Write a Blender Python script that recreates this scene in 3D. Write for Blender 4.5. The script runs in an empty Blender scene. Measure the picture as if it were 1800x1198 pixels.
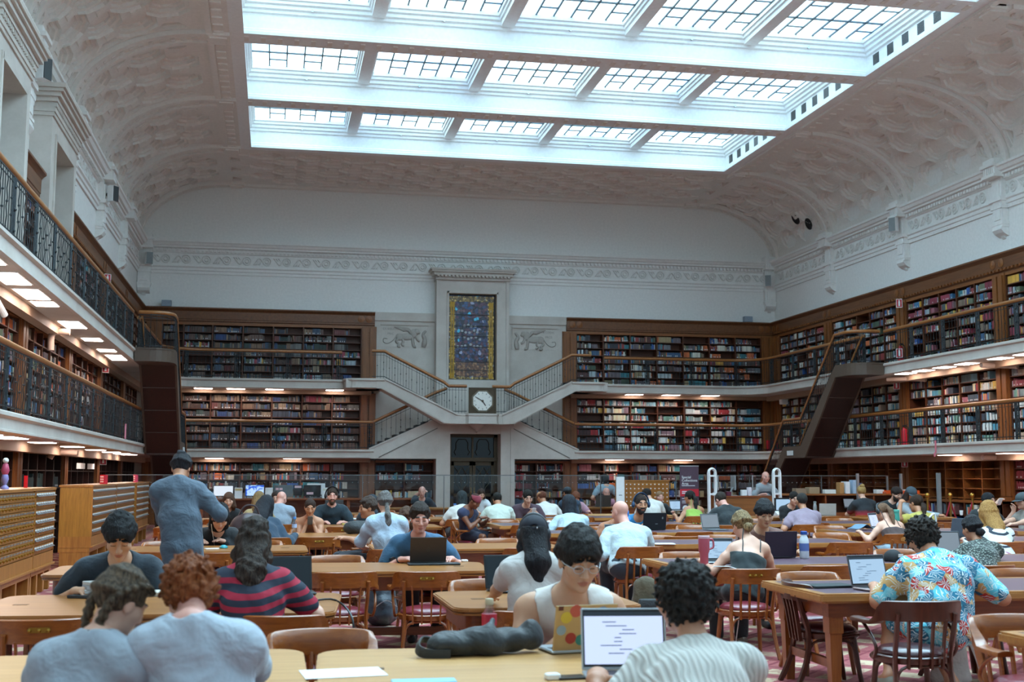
import bpy, math, random
import numpy as np
from mathutils import Vector, Matrix
from mathutils.geometry import delaunay_2d_cdt
C = bpy.context.scene.collection
sc = bpy.context.scene
PI = math.pi
R = math.radians

# ------------------------------------------------------------------ camera, world, exposure
CAMZ = 1.65
FZ = 0.09                               # height of the carpet
KS = (CAMZ-.735-FZ)/.915
F_PX = 2130.0
_vp = (479.0, 834.0)                    # vanishing point of the hall's long direction
def _cv(px, py): return Vector(((px-900.0)/F_PX, -(py-599.0)/F_PX, -1.0))
_y = _cv(*_vp).normalized()
_x = _cv(11830.0, 850.0); _x = (_x - _y*_x.dot(_y)).normalized()
_z = _x.cross(_y)
W2C = Matrix(((_x.x, _y.x, _z.x), (_x.y, _y.y, _z.y), (_x.z, _y.z, _z.z)))   # world -> camera
C2W = W2C.transposed()
cam_d = bpy.data.cameras.new('camera')
cam = bpy.data.objects.new('camera', cam_d); C.objects.link(cam)
cam.matrix_world = Matrix.Translation((0, 0, CAMZ)) @ C2W.to_4x4()
cam_d.sensor_width = 36.0
cam_d.lens = F_PX/1800.0*36.0
cam_d.clip_end = 200
cam_d.dof.use_dof = True
cam_d.dof.focus_distance = 15.0
cam_d.dof.aperture_fstop = 3.6
sc.camera = cam
def ray(px, py): return C2W @ _cv(px, py)
def onZ(px, py, z=0.735):
    r = ray(px, py); return Vector((0, 0, CAMZ)) + r*((z-CAMZ)/r.z)
def onY(px, py, Y):
    r = ray(px, py); return Vector((0, 0, CAMZ)) + r*(Y/r.y)
def onX(px, py, X):
    r = ray(px, py); return Vector((0, 0, CAMZ)) + r*(X/r.x)
def proj(p):
    c = W2C @ (Vector(p)-Vector((0, 0, CAMZ)))
    return (900+F_PX*c.x/-c.z, 599-F_PX*c.y/-c.z, -c.z)

world = bpy.data.worlds.new('world'); sc.world = world
world.use_nodes = True
world.node_tree.nodes['Background'].inputs[0].default_value = (0.52, 0.76, 0.90, 1)
world.node_tree.nodes['Background'].inputs[1].default_value = 0.22
sc.view_settings.view_transform = 'Standard'
sc.view_settings.look = 'None'
sc.view_settings.exposure = 1.72
sc.view_settings.gamma = 1.0
sc.view_settings.use_curve_mapping = False
SKYLIGHT = 1.4        # glow of the frosted laylight panes over the far half of the hall
SKYLIGHT_MID_FILL = 4.2    # unseen panes over the middle, glow boosted as added fill for the hall
SKYLIGHT_REAR = 1.3
sc.cycles.max_bounces = 10
sc.cycles.diffuse_bounces = 8
sc.cycles.glossy_bounces = 3
sc.cycles.transmission_bounces = 6
sc.cycles.transparent_max_bounces = 12
sc.cycles.caustics_reflective = False
sc.cycles.caustics_refractive = False
sc.cycles.sample_clamp_indirect = 6.0
sc.cycles.use_denoising = True

# ------------------------------------------------------------------ mesh helpers
class MB:
    """collects boxes, tubes, prisms ... and links them as ONE mesh object"""
    def __init__(s): s.v = []; s.f = []; s.m = []; s.c = []; s.col = None
    def add(s, vs, fs, mi=0):
        n = len(s.v); s.v.extend([tuple(p) for p in vs])
        for f in fs:
            s.f.append(tuple(i+n for i in f)); s.m.append(mi); s.c.append(s.col)
        return s
    def box(s, x0, x1, y0, y1, z0, z1, mi=0):
        return s.add([(x0,y0,z0),(x1,y0,z0),(x1,y1,z0),(x0,y1,z0),(x0,y0,z1),(x1,y0,z1),(x1,y1,z1),(x0,y1,z1)],
                     [(0,3,2,1),(4,5,6,7),(0,1,5,4),(1,2,6,5),(2,3,7,6),(3,0,4,7)], mi)
    def bbox(s, x0, x1, y0, y1, z0, z1, b=0.01, mi=0):
        """box with chamfered vertical and top edges"""
        def ring(i, z): return [(x0+i+b,y0+i,z),(x1-i-b,y0+i,z),(x1-i,y0+i+b,z),(x1-i,y1-i-b,z),(x1-i-b,y1-i,z),(x0+i+b,y1-i,z),(x0+i,y1-i-b,z),(x0+i,y0+i+b,z)]
        vs = ring(b*.6, z0)+ring(0, z0+b*.6)+ring(0, z1-b*.6)+ring(b*.6, z1)
        fs = [tuple(range(7,-1,-1)), tuple(range(24,32))]
        for k in range(3):
            for i in range(8):
                j = (i+1) % 8; fs.append((k*8+i, k*8+j, k*8+8+j, k*8+8+i))
        return s.add(vs, fs, mi)
    def obox(s, c, ax, ay, az, mi=0):
        """oriented box: centre and three half-axis vectors"""
        c, ax, ay, az = map(Vector, (c, ax, ay, az))
        vs = [c-ax-ay-az, c+ax-ay-az, c+ax+ay-az, c-ax+ay-az, c-ax-ay+az, c+ax-ay+az, c+ax+ay+az, c-ax+ay+az]
        return s.add(vs, [(0,3,2,1),(4,5,6,7),(0,1,5,4),(1,2,6,5),(2,3,7,6),(3,0,4,7)], mi)
    def tube(s, path, r, n=6, mi=0, cap=True, closed=False, sx=1.0, sy=1.0, rot=0.0, up=None):
        """round (or flattened) tube along a path; r a number or a list"""
        P = [Vector(p) for p in path]; m = len(P)
        rs = r if isinstance(r, (list, tuple)) else [r]*m
        vs = []; a = None
        for i, p in enumerate(P):
            if closed: t = P[(i+1) % m]-P[i-1]
            else: t = P[min(i+1, m-1)]-P[max(i-1, 0)]
            if t.length < 1e-9: t = Vector((0, 0, 1))
            t.normalize()
            if up is not None: b = Vector(up).cross(t)
            elif a is None: b = t.orthogonal()
            else: b = a - t*a.dot(t)
            if b.length < 1e-6: b = t.orthogonal()
            b.normalize(); a = b; d = t.cross(b)
            for k in range(n):
                th = 2*PI*k/n + rot
                vs.append(p + b*(math.cos(th)*rs[i]*sx) + d*(math.sin(th)*rs[i]*sy))
        fs = []
        for i in range(m if closed else m-1):
            i2 = (i+1) % m
            for k in range(n):
                k2 = (k+1) % n; fs.append((i*n+k, i*n+k2, i2*n+k2, i2*n+k))
        if cap and not closed:
            fs.append(tuple(range(n-1, -1, -1))); fs.append(tuple((m-1)*n+k for k in range(n)))
        return s.add(vs, fs, mi)
    def rod(s, a, b, r, n=6, mi=0): return s.tube([a, b], r, n, mi)
    def lathe(s, prof, n=16, c=(0, 0, 0), mi=0, axis='z'):
        vs = []
        for r, z in prof:
            for k in range(n):
                th = 2*PI*k/n; x, y = r*math.cos(th), r*math.sin(th)
                if axis == 'z': vs.append((c[0]+x, c[1]+y, c[2]+z))
                elif axis == 'y': vs.append((c[0]+x, c[1]-z, c[2]+y))
                else: vs.append((c[0]+z, c[1]+x, c[2]+y))
        fs = []
        for i in range(len(prof)-1):
            for k in range(n):
                k2 = (k+1) % n; fs.append((i*n+k, i*n+k2, (i+1)*n+k2, (i+1)*n+k))
        if prof[0][0] > 1e-6: fs.append(tuple(range(n-1, -1, -1)))
        if prof[-1][0] > 1e-6: fs.append(tuple((len(prof)-1)*n+k for k in range(n)))
        return s.add(vs, fs, mi)
    def prism(s, poly, axis, a, b, mi=0):
        """extrude a 2-D polygon along an axis from a to b ((y,z) for x, (x,z) for y, (x,y) for z)"""
        n = len(poly)
        ar = sum(poly[i][0]*poly[(i+1) % n][1]-poly[(i+1) % n][0]*poly[i][1] for i in range(n))
        if (ar > 0) == (axis == 'y'): poly = poly[::-1]
        def P(u, v, w): return {'x': (w, u, v), 'y': (u, w, v), 'z': (u, v, w)}[axis]
        vs = [P(u, v, a) for u, v in poly]+[P(u, v, b) for u, v in poly]
        fs = [tuple(range(n-1, -1, -1)), tuple(range(n, 2*n))]
        for i in range(n):
            j = (i+1) % n; fs.append((i, j, n+j, n+i))
        return s.add(vs, fs, mi)
    def sweep(s, path, prof, closed=False, mi=0, cap=True):
        """sweep a profile of (offset to the left of travel, z) along an XY path with mitres"""
        P = [Vector((p[0], p[1])) for p in path]; m = len(P); n = len(prof)
        zs = [p[2] if len(p) > 2 else 0.0 for p in path]
        vs = []
        for i in range(m):
            if closed: d0 = (P[i]-P[i-1]).normalized(); d1 = (P[(i+1) % m]-P[i]).normalized()
            else:
                d0 = (P[i]-P[i-1]).normalized() if i else (P[1]-P[0]).normalized()
                d1 = (P[i+1]-P[i]).normalized() if i < m-1 else d0
            n0 = Vector((-d0.y, d0.x)); n1 = Vector((-d1.y, d1.x)); nn = n0+n1
            if nn.length < 1e-6: nn = n0
            nn = nn.normalized(); nn = nn/max(.3, nn.dot(n0))
            for o, z in prof: vs.append((P[i].x+nn.x*o, P[i].y+nn.y*o, z+zs[i]))
        fs = []
        for i in range(m if closed else m-1):
            i2 = (i+1) % m
            for k in range(n):
                k2 = (k+1) % n; fs.append((i*n+k, i*n+k2, i2*n+k2, i2*n+k))
        if cap and not closed: fs.append(tuple(range(n-1, -1, -1))); fs.append(tuple((m-1)*n+k for k in range(n)))
        return s.add(vs, fs, mi)
    def ball(s, c, r, n=10, m=6, mi=0, sz=1.0):
        pr = [(max(1e-7, r*math.sin(PI*i/m)), -r*sz*math.cos(PI*i/m)) for i in range(m+1)]
        return s.lathe(pr, n, c, mi)
    def build(s, name, mats, parent=None, smooth=None, fix=False):
        me = bpy.data.meshes.new(name); me.from_pydata(s.v, [], s.f)
        if not isinstance(mats, (list, tuple)): mats = [mats]
        for m in mats: me.materials.append(m)
        if len(mats) > 1: me.polygons.foreach_set('material_index', s.m)
        if any(c is not None for c in s.c):
            at = me.attributes.new('Col', 'FLOAT_COLOR', 'FACE')
            at.data.foreach_set('color', np.array([list(c or (.2, .2, .2))+[1.0] for c in s.c], dtype=np.float32).ravel())
        if fix:
            import bmesh
            bm = bmesh.new(); bm.from_mesh(me); bmesh.ops.recalc_face_normals(bm, faces=bm.faces); bm.to_mesh(me); bm.free()
        if smooth is not None: shade(me, smooth)
        me.update()
        return link(name, me, parent)
def shade(me, ang=35):
    me.polygons.foreach_set('use_smooth', [True]*len(me.polygons))
    if ang < 179: me.set_sharp_from_angle(angle=R(ang))
def link(name, data, parent=None):
    o = bpy.data.objects.new(name, data); C.objects.link(o)
    if parent is not None: o.parent = parent
    return o
def tag(o, label=None, cat=None, group=None, kind=None):
    if label: o['label'] = label
    if cat: o['category'] = cat
    if group: o['group'] = group
    if kind: o['kind'] = kind
    return o
def thing(name, label, cat, loc=(0, 0, 0), rz=0.0, group=None):
    o = bpy.data.objects.new(name, None); C.objects.link(o)
    o.location = loc; o.rotation_euler = (0, 0, rz); o.empty_display_size = .1
    return tag(o, label, cat, group)
def struct(o): return tag(o, kind='structure')
_kids = {}
def kids(o):
    return [c for c in bpy.data.objects if c.parent == o] if o.name not in _kids else _kids[o.name]
def freeze(o):
    """remember a prototype's children, so copies need no search"""
    _kids[o.name] = [c for c in bpy.data.objects if c.parent == o]
    for c in _kids[o.name]: freeze(c)
    return o
def dup(root, loc=None, rz=None, label=None, group=None, cat=None):
    r = root.copy(); C.objects.link(r)
    if loc is not None: r.location = loc
    if rz is not None: r.rotation_euler = (0, 0, rz)
    tag(r, label, cat, group)
    for ch in kids(root):
        c = ch.copy(); C.objects.link(c); c.parent = r
        for g in kids(ch):
            d = g.copy(); C.objects.link(d); d.parent = c
    return r
def arc(cx, cy, r, a0, a1, n=8):
    return [(cx+r*math.cos(R(a0+(a1-a0)*i/n)), cy+r*math.sin(R(a0+(a1-a0)*i/n))) for i in range(n+1)]
def bez(p0, p1, p2, p3, n=10):
    p0, p1, p2, p3 = map(Vector, (p0, p1, p2, p3)); out = []
    for i in range(n+1):
        t = i/n; u = 1-t; out.append(p0*u**3+p1*3*u*u*t+p2*3*u*t*t+p3*t**3)
    return out
def smooth_path(pts, n=4):
    """Catmull-Rom through points"""
    P = [Vector(p) for p in pts]; out = []
    for i in range(len(P)-1):
        a, b, c, d = P[max(i-1, 0)], P[i], P[i+1], P[min(i+2, len(P)-1)]
        for k in range(n):
            t = k/n
            out.append(.5*((2*b)+(c-a)*t+(2*a-5*b+4*c-d)*t*t+(3*b-a-3*c+d)*t**3))
    out.append(P[-1]); return out
ORD = ['zeroth','first','second','third','fourth','fifth','sixth','seventh','eighth','ninth','tenth','eleventh','twelfth','thirteenth',
       'fourteenth','fifteenth','sixteenth','seventeenth','eighteenth','nineteenth','twentieth','twenty-first','twenty-second','twenty-third',
       'twenty-fourth','twenty-fifth','twenty-sixth','twenty-seventh','twenty-eighth','twenty-ninth','thirtieth']+['thirty-%s' % w for w in ('first','second','third','fourth','fifth','sixth','seventh','eighth','ninth')]+['fortieth']

# ------------------------------------------------------------------ materials
def rgb(h):
    h = h.lstrip('#'); c = [int(h[i:i+2], 16)/255 for i in (0, 2, 4)]
    return tuple(x/12.92 if x <= .04045 else ((x+.055)/1.055)**2.4 for x in c)
class NT:
    def __init__(s, name):
        s.m = bpy.data.materials.new(name); s.m.use_nodes = True
        s.t = s.m.node_tree; s.n = s.t.nodes; s.b = s.n['Principled BSDF']
    def new(s, t, **kw):
        n = s.n.new(t)
        for k, v in kw.items():
            if k.startswith('i_'):
                key = k[2:]; key = int(key) if key.isdigit() else key.replace('_', ' ')
                n.inputs[key].default_value = v
            else: setattr(n, k, v)
        return n
    def l(s, a, b): s.t.links.new(a, b)
    def pri(s, **kw):
        for k, v in kw.items():
            k = k.replace('_', ' ')
            if k in ('Base Color', 'Emission Color') and len(v) == 3: v = tuple(v)+(1,)
            s.b.inputs[k].default_value = v
        return s
    def coord(s, out='Object', scale=(1, 1, 1), rot=(0, 0, 0)):
        tc = s.new('ShaderNodeTexCoord'); mp = s.new('ShaderNodeMapping')
        mp.inputs['Scale'].default_value = scale; mp.inputs['Rotation'].default_value = rot
        s.l(tc.outputs[out], mp.inputs['Vector']); return mp.outputs[0]
    def wcoord(s, scale=(1, 1, 1)):
        g = s.new('ShaderNodeNewGeometry'); mp = s.new('ShaderNodeMapping'); mp.inputs['Scale'].default_value = scale
        s.l(g.outputs['Position'], mp.inputs['Vector']); return mp.outputs[0]
    def ramp(s, fac, stops, interp='LINEAR'):
        r = s.new('ShaderNodeValToRGB'); r.color_ramp.interpolation = interp
        e = r.color_ramp.elements
        while len(e) < len(stops): e.new(.5)
        for i, (p, c) in enumerate(stops): e[i].position = p; e[i].color = tuple(c)+((1,) if len(c) == 3 else ())
        s.l(fac, r.inputs[0]); return r.outputs[0]
    def noise(s, vec, scale=5, detail=3, rough=.5, dist=0.0):
        n = s.new('ShaderNodeTexNoise'); n.inputs['Scale'].default_value = scale; n.inputs['Detail'].default_value = detail
        n.inputs['Roughness'].default_value = rough; n.inputs['Distortion'].default_value = dist
        if vec is not None: s.l(vec, n.inputs['Vector'])
        return n.outputs['Fac']
    def mix(s, fac, a, b, mode='MIX'):
        n = s.new('ShaderNodeMix', data_type='RGBA', blend_type=mode)
        for k, v in ((0, fac), (6, a), (7, b)):
            if isinstance(v, (int, float)): n.inputs[k].default_value = v
            elif isinstance(v, tuple): n.inputs[k].default_value = tuple(v)+((1,) if len(v) == 3 else ())
            else: s.l(v, n.inputs[k])
        return n.outputs[2]
    def math(s, op, a, b=0.0):
        n = s.new('ShaderNodeMath', operation=op)
        for k, v in ((0, a), (1, b)):
            if isinstance(v, (int, float)): n.inputs[k].default_value = v
            else: s.l(v, n.inputs[k])
        return n.outputs[0]
    def base(s, c): s.l(c, s.b.inputs['Base Color']); return s
    def bump(s, h, strength=.3, dist=.01):
        b = s.new('ShaderNodeBump'); b.inputs['Strength'].default_value = strength; b.inputs['Distance'].default_value = dist
        s.l(h, b.inputs['Height']); s.l(b.outputs[0], s.b.inputs['Normal']); return s
_mc = {}
def plain(name, col, rough=.5, metal=0.0, **kw):
    key = (name, col, rough, metal, tuple(sorted(kw.items())))
    if key in _mc: return _mc[key]
    t = NT(name); c = rgb(col) if isinstance(col, str) else col
    t.pri(Base_Color=c, Roughness=rough, Metallic=metal, **kw)
    v = t.coord(); f = t.noise(v, 14, 2)
    t.base(t.mix(f, tuple(x*.9 for x in c), tuple(min(1, x*1.08) for x in c)))
    _mc[key] = t.m; return t.m
def emit(name, col, strength):
    t = NT(name); c = rgb(col) if isinstance(col, str) else col
    t.pri(Base_Color=(.02, .02, .02), Roughness=.4, Emission_Color=c, Emission_Strength=strength); return t.m
def wood(name, c0, c1, rough=.35, scale=1.0, axis='x', coat=0.0, w=False):
    t = NT(name); sc_ = {'x': (1.2, 14, 14), 'y': (14, 1.2, 14), 'z': (14, 14, 1.2)}[axis]
    v = t.wcoord(tuple(k*scale for k in sc_)) if w else t.coord('Object', tuple(k*scale for k in sc_))
    f = t.noise(v, 1.6, 5, .62, .6); g = t.noise(v, 9, 2)
    t.base(t.mix(t.math('MULTIPLY', g, .35), t.ramp(f, [(.28, rgb(c0)), (.72, rgb(c1))]), rgb(c0)))
    t.pri(Roughness=rough, Coat_Weight=coat, Coat_Roughness=.25); t.bump(f, .08, .004); return t.m
def cloth(name, col, rough=.85, sc_=60, var=.15, sheen=.15, folds=.5):
    t = NT(name); c = rgb(col) if isinstance(col, str) else col
    v = t.coord(); f = t.noise(v, 7, 3, .55, .4); g = t.noise(v, sc_, 2)
    t.base(t.mix(f, tuple(x*(1-var) for x in c), tuple(min(1, x*(1+var)) for x in c)))
    t.pri(Roughness=rough, Sheen_Weight=sheen)
    h = t.math('ADD', t.math('MULTIPLY', f, 1.0), t.math('MULTIPLY', g, .05)); t.bump(h, folds, .03); return t.m

M = {}
M['plaster'] = plain('white plaster', '#e9e9e6', .8)
M['frieze'] = plain('frieze relief', '#dcdcd8', .85)
M['ceiling'] = plain('ceiling plaster', '#e6e2dc', .85)
M['well'] = plain('skylight enamel', '#eef0f0', .6)
def _stone():
    t = NT('pale sandstone'); v = t.coord('Object', (1, 1, 1)); f = t.noise(v, 1.3, 5, .6); g = t.noise(v, 22, 3)
    c = t.ramp(f, [(.3, rgb('#bdb4ab')), (.7, rgb('#d2cbc3'))]); t.base(t.mix(t.math('MULTIPLY', g, .22), c, rgb('#9c938a')))
    t.pri(Roughness=.75); return t.m
M['stone'] = _stone()
M['oak'] = wood('oak', '#6d3f1e', '#945a28', .42, 1.0, 'z')
M['oak_x'] = wood('oak grain along', '#74431f', '#9c602c', .42, 1.0, 'x')
M['oak_y'] = wood('oak cornice', '#5c361d', '#80502c', .45, .6, 'y')
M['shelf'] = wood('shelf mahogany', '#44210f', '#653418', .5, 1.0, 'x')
M['darkwood'] = wood('stair soffit', '#24100a', '#38180e', .45, .8, 'y')
M['table_top'] = wood('table top', '#8c5626', '#b0763a', .32, .7, 'x', .15)
M['table_pale'] = wood('pale table top', '#b5844e', '#d2a266', .4, .7, 'x', .12)
M['table_body'] = wood('table body', '#6e3412', '#945024', .34, 1.0, 'x', .3)
M['leg_wood'] = wood('leg wood', '#7c4016', '#a86228', .34, 1.0, 'z', .3)
M['chair_wood'] = wood('chair wood', '#7a3d14', '#a85f22', .3, 1.6, 'x', .4)
M['chair_dark'] = wood('dark chair wood', '#3c1a0f', '#5b2a17', .3, 1.6, 'z', .4)
M['rail_wood'] = wood('handrail', '#8a5426', '#ad7238', .35, .6, 'y', .3)
M['cab_wood'] = wood('catalogue oak', '#8d551f', '#bb7c38', .38, 1.2, 'z', .2)
M['cab_side'] = wood('catalogue side', '#8a5a1c', '#b87e30', .36, 1.6, 'z', .3)
M['leather_red'] = plain('red leather', '#7b2432', .32, Coat_Weight=.3)
M['leather_dark'] = plain('dark leather', '#40161c', .28, Coat_Weight=.4)
M['inlay'] = plain('plum leather inlay', '#5d4652', .36)
M['iron'] = plain('wrought iron', '#33373a', .42, .6)
M['bronze'] = plain('dark bronze', '#4a3d2e', .4, .6)
M['brass'] = plain('brass', '#b08a3e', .3, .9)
M['steel'] = plain('steel', '#b9bec2', .3, .8)
M['white'] = plain('white plastic', '#e4e6e6', .45)
M['black'] = plain('black plastic', '#17181a', .4)
M['grey'] = plain('grey plastic', '#7f8688', .45)
M['paper'] = plain('paper', '#e6e8ea', .85)
M['red'] = plain('red enamel', '#b5152a', .45)
M['spandrel'] = plain('brown painted steel', '#5a4a3e', .5)
def _book():
    t = NT('book cloth'); a = t.new('ShaderNodeAttribute', attribute_name='Col'); v = t.coord(); f = t.noise(v, 40, 2)
    t.base(t.mix(t.math('MULTIPLY', f, .3), a.outputs['Color'], (.02, .015, .012))); t.pri(Roughness=.6); return t.m
M['book'] = _book()
def _glass(name, tint, mixf):
    t = NT(name); o = t.n['Material Output']; tr = t.new('ShaderNodeBsdfTransparent'); tr.inputs[0].default_value = tuple(tint)+(1,)
    gl = t.new('ShaderNodeBsdfGlossy'); gl.inputs['Roughness'].default_value = .03; mx = t.new('ShaderNodeMixShader')
    lw = t.new('ShaderNodeLayerWeight'); lw.inputs[0].default_value = .35
    t.l(t.math('ADD', t.math('MULTIPLY', lw.outputs['Fresnel'], .35), mixf), mx.inputs[0])
    t.l(tr.outputs[0], mx.inputs[1]); t.l(gl.outputs[0], mx.inputs[2]); t.l(mx.outputs[0], o.inputs[0]); t.n.remove(t.b); return t.m
M['glass'] = _glass('clear glass', (.95, .965, .965), .012)
M['bottle'] = _glass('clear bottle plastic', (.86, .9, .92), .08)
# ------------------------------------------------------------------ the hall: sizes in metres
WL, WR, WF = -4.4, 17.35, 40.0          # plaster wall faces
SL, SR, SF = -4.2, 17.15, 39.8          # bookcase faces
GL, GR, GF = -3.33, 16.2, 38.95         # gallery fronts
Z1, Z1B, Z2, Z2B = 2.45, 2.17, 4.67, 4.36
ZC = 11.1                               # underside of the skylight beams
XM = 6.45                               # centre of the far wall
Y0 = -2.0
PIL = [39.95, 35.4, 30.83, 26.17, 21.5, 16.85, 12.2]

def _carpet():
    t = NT('patterned carpet'); v = t.wcoord((1, 1, 1))
    s = t.new('ShaderNodeSeparateXYZ'); t.l(v, s.inputs[0]); P = .62
    a = t.math('FRACT', t.math('DIVIDE', t.math('ADD', s.outputs[0], s.outputs[1]), P)); b = t.math('FRACT', t.math('DIVIDE', t.math('SUBTRACT', t.math('ADD', s.outputs[0], 80.0), s.outputs[1]), P))
    da = t.math('ABSOLUTE', t.math('SUBTRACT', a, .5)); db = t.math('ABSOLUTE', t.math('SUBTRACT', b, .5))
    cream = t.math('LESS_THAN', t.math('MAXIMUM', da, db), .27)
    line = t.math('GREATER_THAN', t.math('MAXIMUM', da, db), .46)
    hatch = t.math('GREATER_THAN', t.math('FRACT', t.math('MULTIPLY', s.outputs[1], 16.0)), .62)
    n = t.noise(v, 60, 2); n2 = t.noise(v, 5, 3)
    hatch = t.math('MULTIPLY', hatch, t.math('GREATER_THAN', n2, .52))
    c = t.mix(line, rgb('#a35a5a'), rgb('#7c2b36'))
    c = t.mix(cream, c, rgb('#cdb595')); c = t.mix(hatch, c, rgb('#96404a'))
    c = t.mix(t.math('MULTIPLY', n, .35), c, rgb('#6e3a38'))
    t.base(c); t.pri(Roughness=.95); t.bump(n, .2, .005); return t.m
struct(MB().box(-4.8, 17.8, -3, 40.4, -.1, FZ).build('floor', _carpet()))

# ---- walls
w = MB()
w.box(-5.0, WL, Y0, 18.25, 6.6, 11.4); w.box(-5.0, WL, 20.05, 22.75, 6.6, 11.4); w.box(-5.0, WL, 24.75, 40.4, 6.6, 11.4)
for a, b in ((18.25, 20.05), (22.75, 24.75)): w.box(-5.0, WL, a, b, 7.75, 11.4)
for a, b in ((Y0, 18.25), (20.05, 22.75), (24.75, 40.4)): w.box(-5.0, -4.62, a, b, 0, 6.6)
for a, b in ((18.25, 20.05), (22.75, 24.75)): w.box(-5.0, -4.62, a, b, 0, 4.4)
struct(w.build('wall_left', M['plaster']))
struct(MB().box(WR, 18.0, Y0, 40.4, 6.6, 11.4).box(17.57, 18.0, Y0, 40.4, 0, 6.6).build('wall_right', M['plaster']))
w = MB().box(-5, 18, WF, 40.6, 6.6, 11.4).box(-5, 5.6, 40.25, 40.6, 0, 6.6).box(7.4, 18, 40.25, 40.6, 0, 6.6).box(5.6, 7.4, 40.25, 40.6, 3.3, 6.6).box(5.5, 7.5, 40.55, 40.65, 0, 3.4)
struct(w.build('wall_far', M['plaster']))

# ---- entablature round the hall: architrave, frieze, dentil cornice
def along(path):
    """(point, direction, left normal, length) for each straight leg"""
    for a, b in zip(path[:-1], path[1:]):
        A, B = Vector((a[0], a[1], 0)), Vector((b[0], b[1], 0)); d = (B-A); L = d.length; d.normalize()
        yield A, d, Vector((-d.y, d.x, 0)), L
WALLP = [(WR, 8.0), (WR, WF), (WL, WF), (WL, 8.0)]
prof = [(-.1, 8.1), (.04, 8.1), (.04, 8.19), (.07, 8.21), (.07, 8.29), (.11, 8.32), (.11, 8.37), (.03, 8.39), (.03, 8.76), (.07, 8.78), (.07, 8.90),
        (.19, 8.93), (.19, 8.98), (.25, 9.0), (.29, 9.07), (.33, 9.09), (.33, 9.15), (-.1, 9.17)]
struct(MB().sweep(WALLP, prof).build('trim_1', M['plaster']))
dn = MB(); fr = MB()
for A, d, n, L in along(WALLP):
    k = int(L/.13)
    for i in range(k):
        p = A+d*(.1+i*.13)+n*.11
        if p.y < 15: continue
        dn.obox((p.x, p.y, 8.855), d*.036, n*.045, (0, 0, .04))
    k = int(L/.64)
    for i in range(k):
        p = A+d*(.4+i*.64)+n*.03
        if p.y < 16 or min(abs(p.y-q) for q in PIL) < .3 and abs(n.x) > .5: continue
        sgn = 1 if i % 2 else -1
        c = Vector((p.x, p.y, 8.575)); z = Vector((0, 0, 1))
        c -= n*-.01
        fr.tube([c+d*(.13*math.cos(t*PI/5))+z*(.13*math.sin(t*PI/5)) for t in range(10)], .03, 5, closed=True)
        fr.tube([c+d*(.065*math.cos(t*PI/3))+z*(.065*math.sin(t*PI/3)) for t in range(6)], .028, 4, closed=True)
        fr.tube([c+d*(.15+.18*t/6)+z*(sgn*.11*math.sin(PI*t/6)*(1-.3*t/6)) for t in range(7)]+[c+d*(.40)-z*sgn*.06], [.032]*7+[.008], 5)
        for q in (.2, .28, .35): fr.tube([c+d*q+z*sgn*-.02, c+d*(q+.05)-z*sgn*.1, c+d*(q+.1)-z*sgn*.12], [.01, .036, .006], 5)
struct(dn.build('trim_2', M['plaster'])); struct(fr.build('trim_3', M['frieze'], smooth=60))
# lunette moulding on the far wall
CL, CR, CA, CB, CZ = -1.6, 14.44, 2.8, 1.95, 9.15
def cove(side, t, y, off=0.0):
    """point on the cove at angle t (0 = wall, 90 = crown); off > 0 pushes into the plaster"""
    c, s_ = math.cos(R(t)), math.sin(R(t)); a, b = (CA if side < 0 else WR-CR)+off, CB+off
    return ((CL if side < 0 else CR)+side*a*c, y, CZ+b*s_)
# ---- brackets that carry the ribs
def bracket():
    b = MB()
    b.box(-.24, .24, 0, .36, 8.93, 9.32); b.box(-.29, .29, 0, .43, 9.12, 9.2); b.box(-.27, .27, 0, .4, 8.86, 8.93)
    for i in range(5): b.box(-.2+i*.086, -.15+i*.086, .36, .385, 8.95, 9.1)
    b.box(-.2, .2, 0, .17, 7.74, 8.86); b.box(-.13, .13, .17, .195, 7.82, 8.78)
    b.box(-.25, .25, 0, .24, 8.28, 8.38); b.box(-.23, .23, 0, .21, 8.1, 8.16)
    b.box(-.23, .23, 0, .2, 7.70, 7.76); b.box(-.21, .21, 0, .185, 7.64, 7.7)
    b.prism([(0, 7.64), (.2, 7.64), (.21, 7.58), (.15, 7.5), (.05, 7.44), (0, 7.42)], 'x', -.19, .19)
    b.prism([(0, 7.44), (.08, 7.44), (.03, 7.38), (0, 7.36)], 'x', -.06, .06)
    return b
br = bracket()
o = br.build('trim_4', M['plaster']); o.location = (WR, PIL[1], 0); o.rotation_euler = (0, 0, PI/2); struct(o); tr_n = 5
for sx, x, ys in ((1, WR, PIL[2:6]), (-1, WL, PIL[1:6])):
    for y in ys:
        q = o.copy(); C.objects.link(q); q.name = 'trim_%d' % tr_n; tr_n += 1
        q.location = (x, y, 0); q.rotation_euler = (0, 0, PI/2 if sx > 0 else -PI/2)
for x in (WR-.22, WL+.22):
    q = o.copy(); C.objects.link(q); q.name = 'trim_%d' % tr_n; tr_n += 1; q.location = (x, WF, 0); q.rotation_euler = (0, 0, PI)

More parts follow.
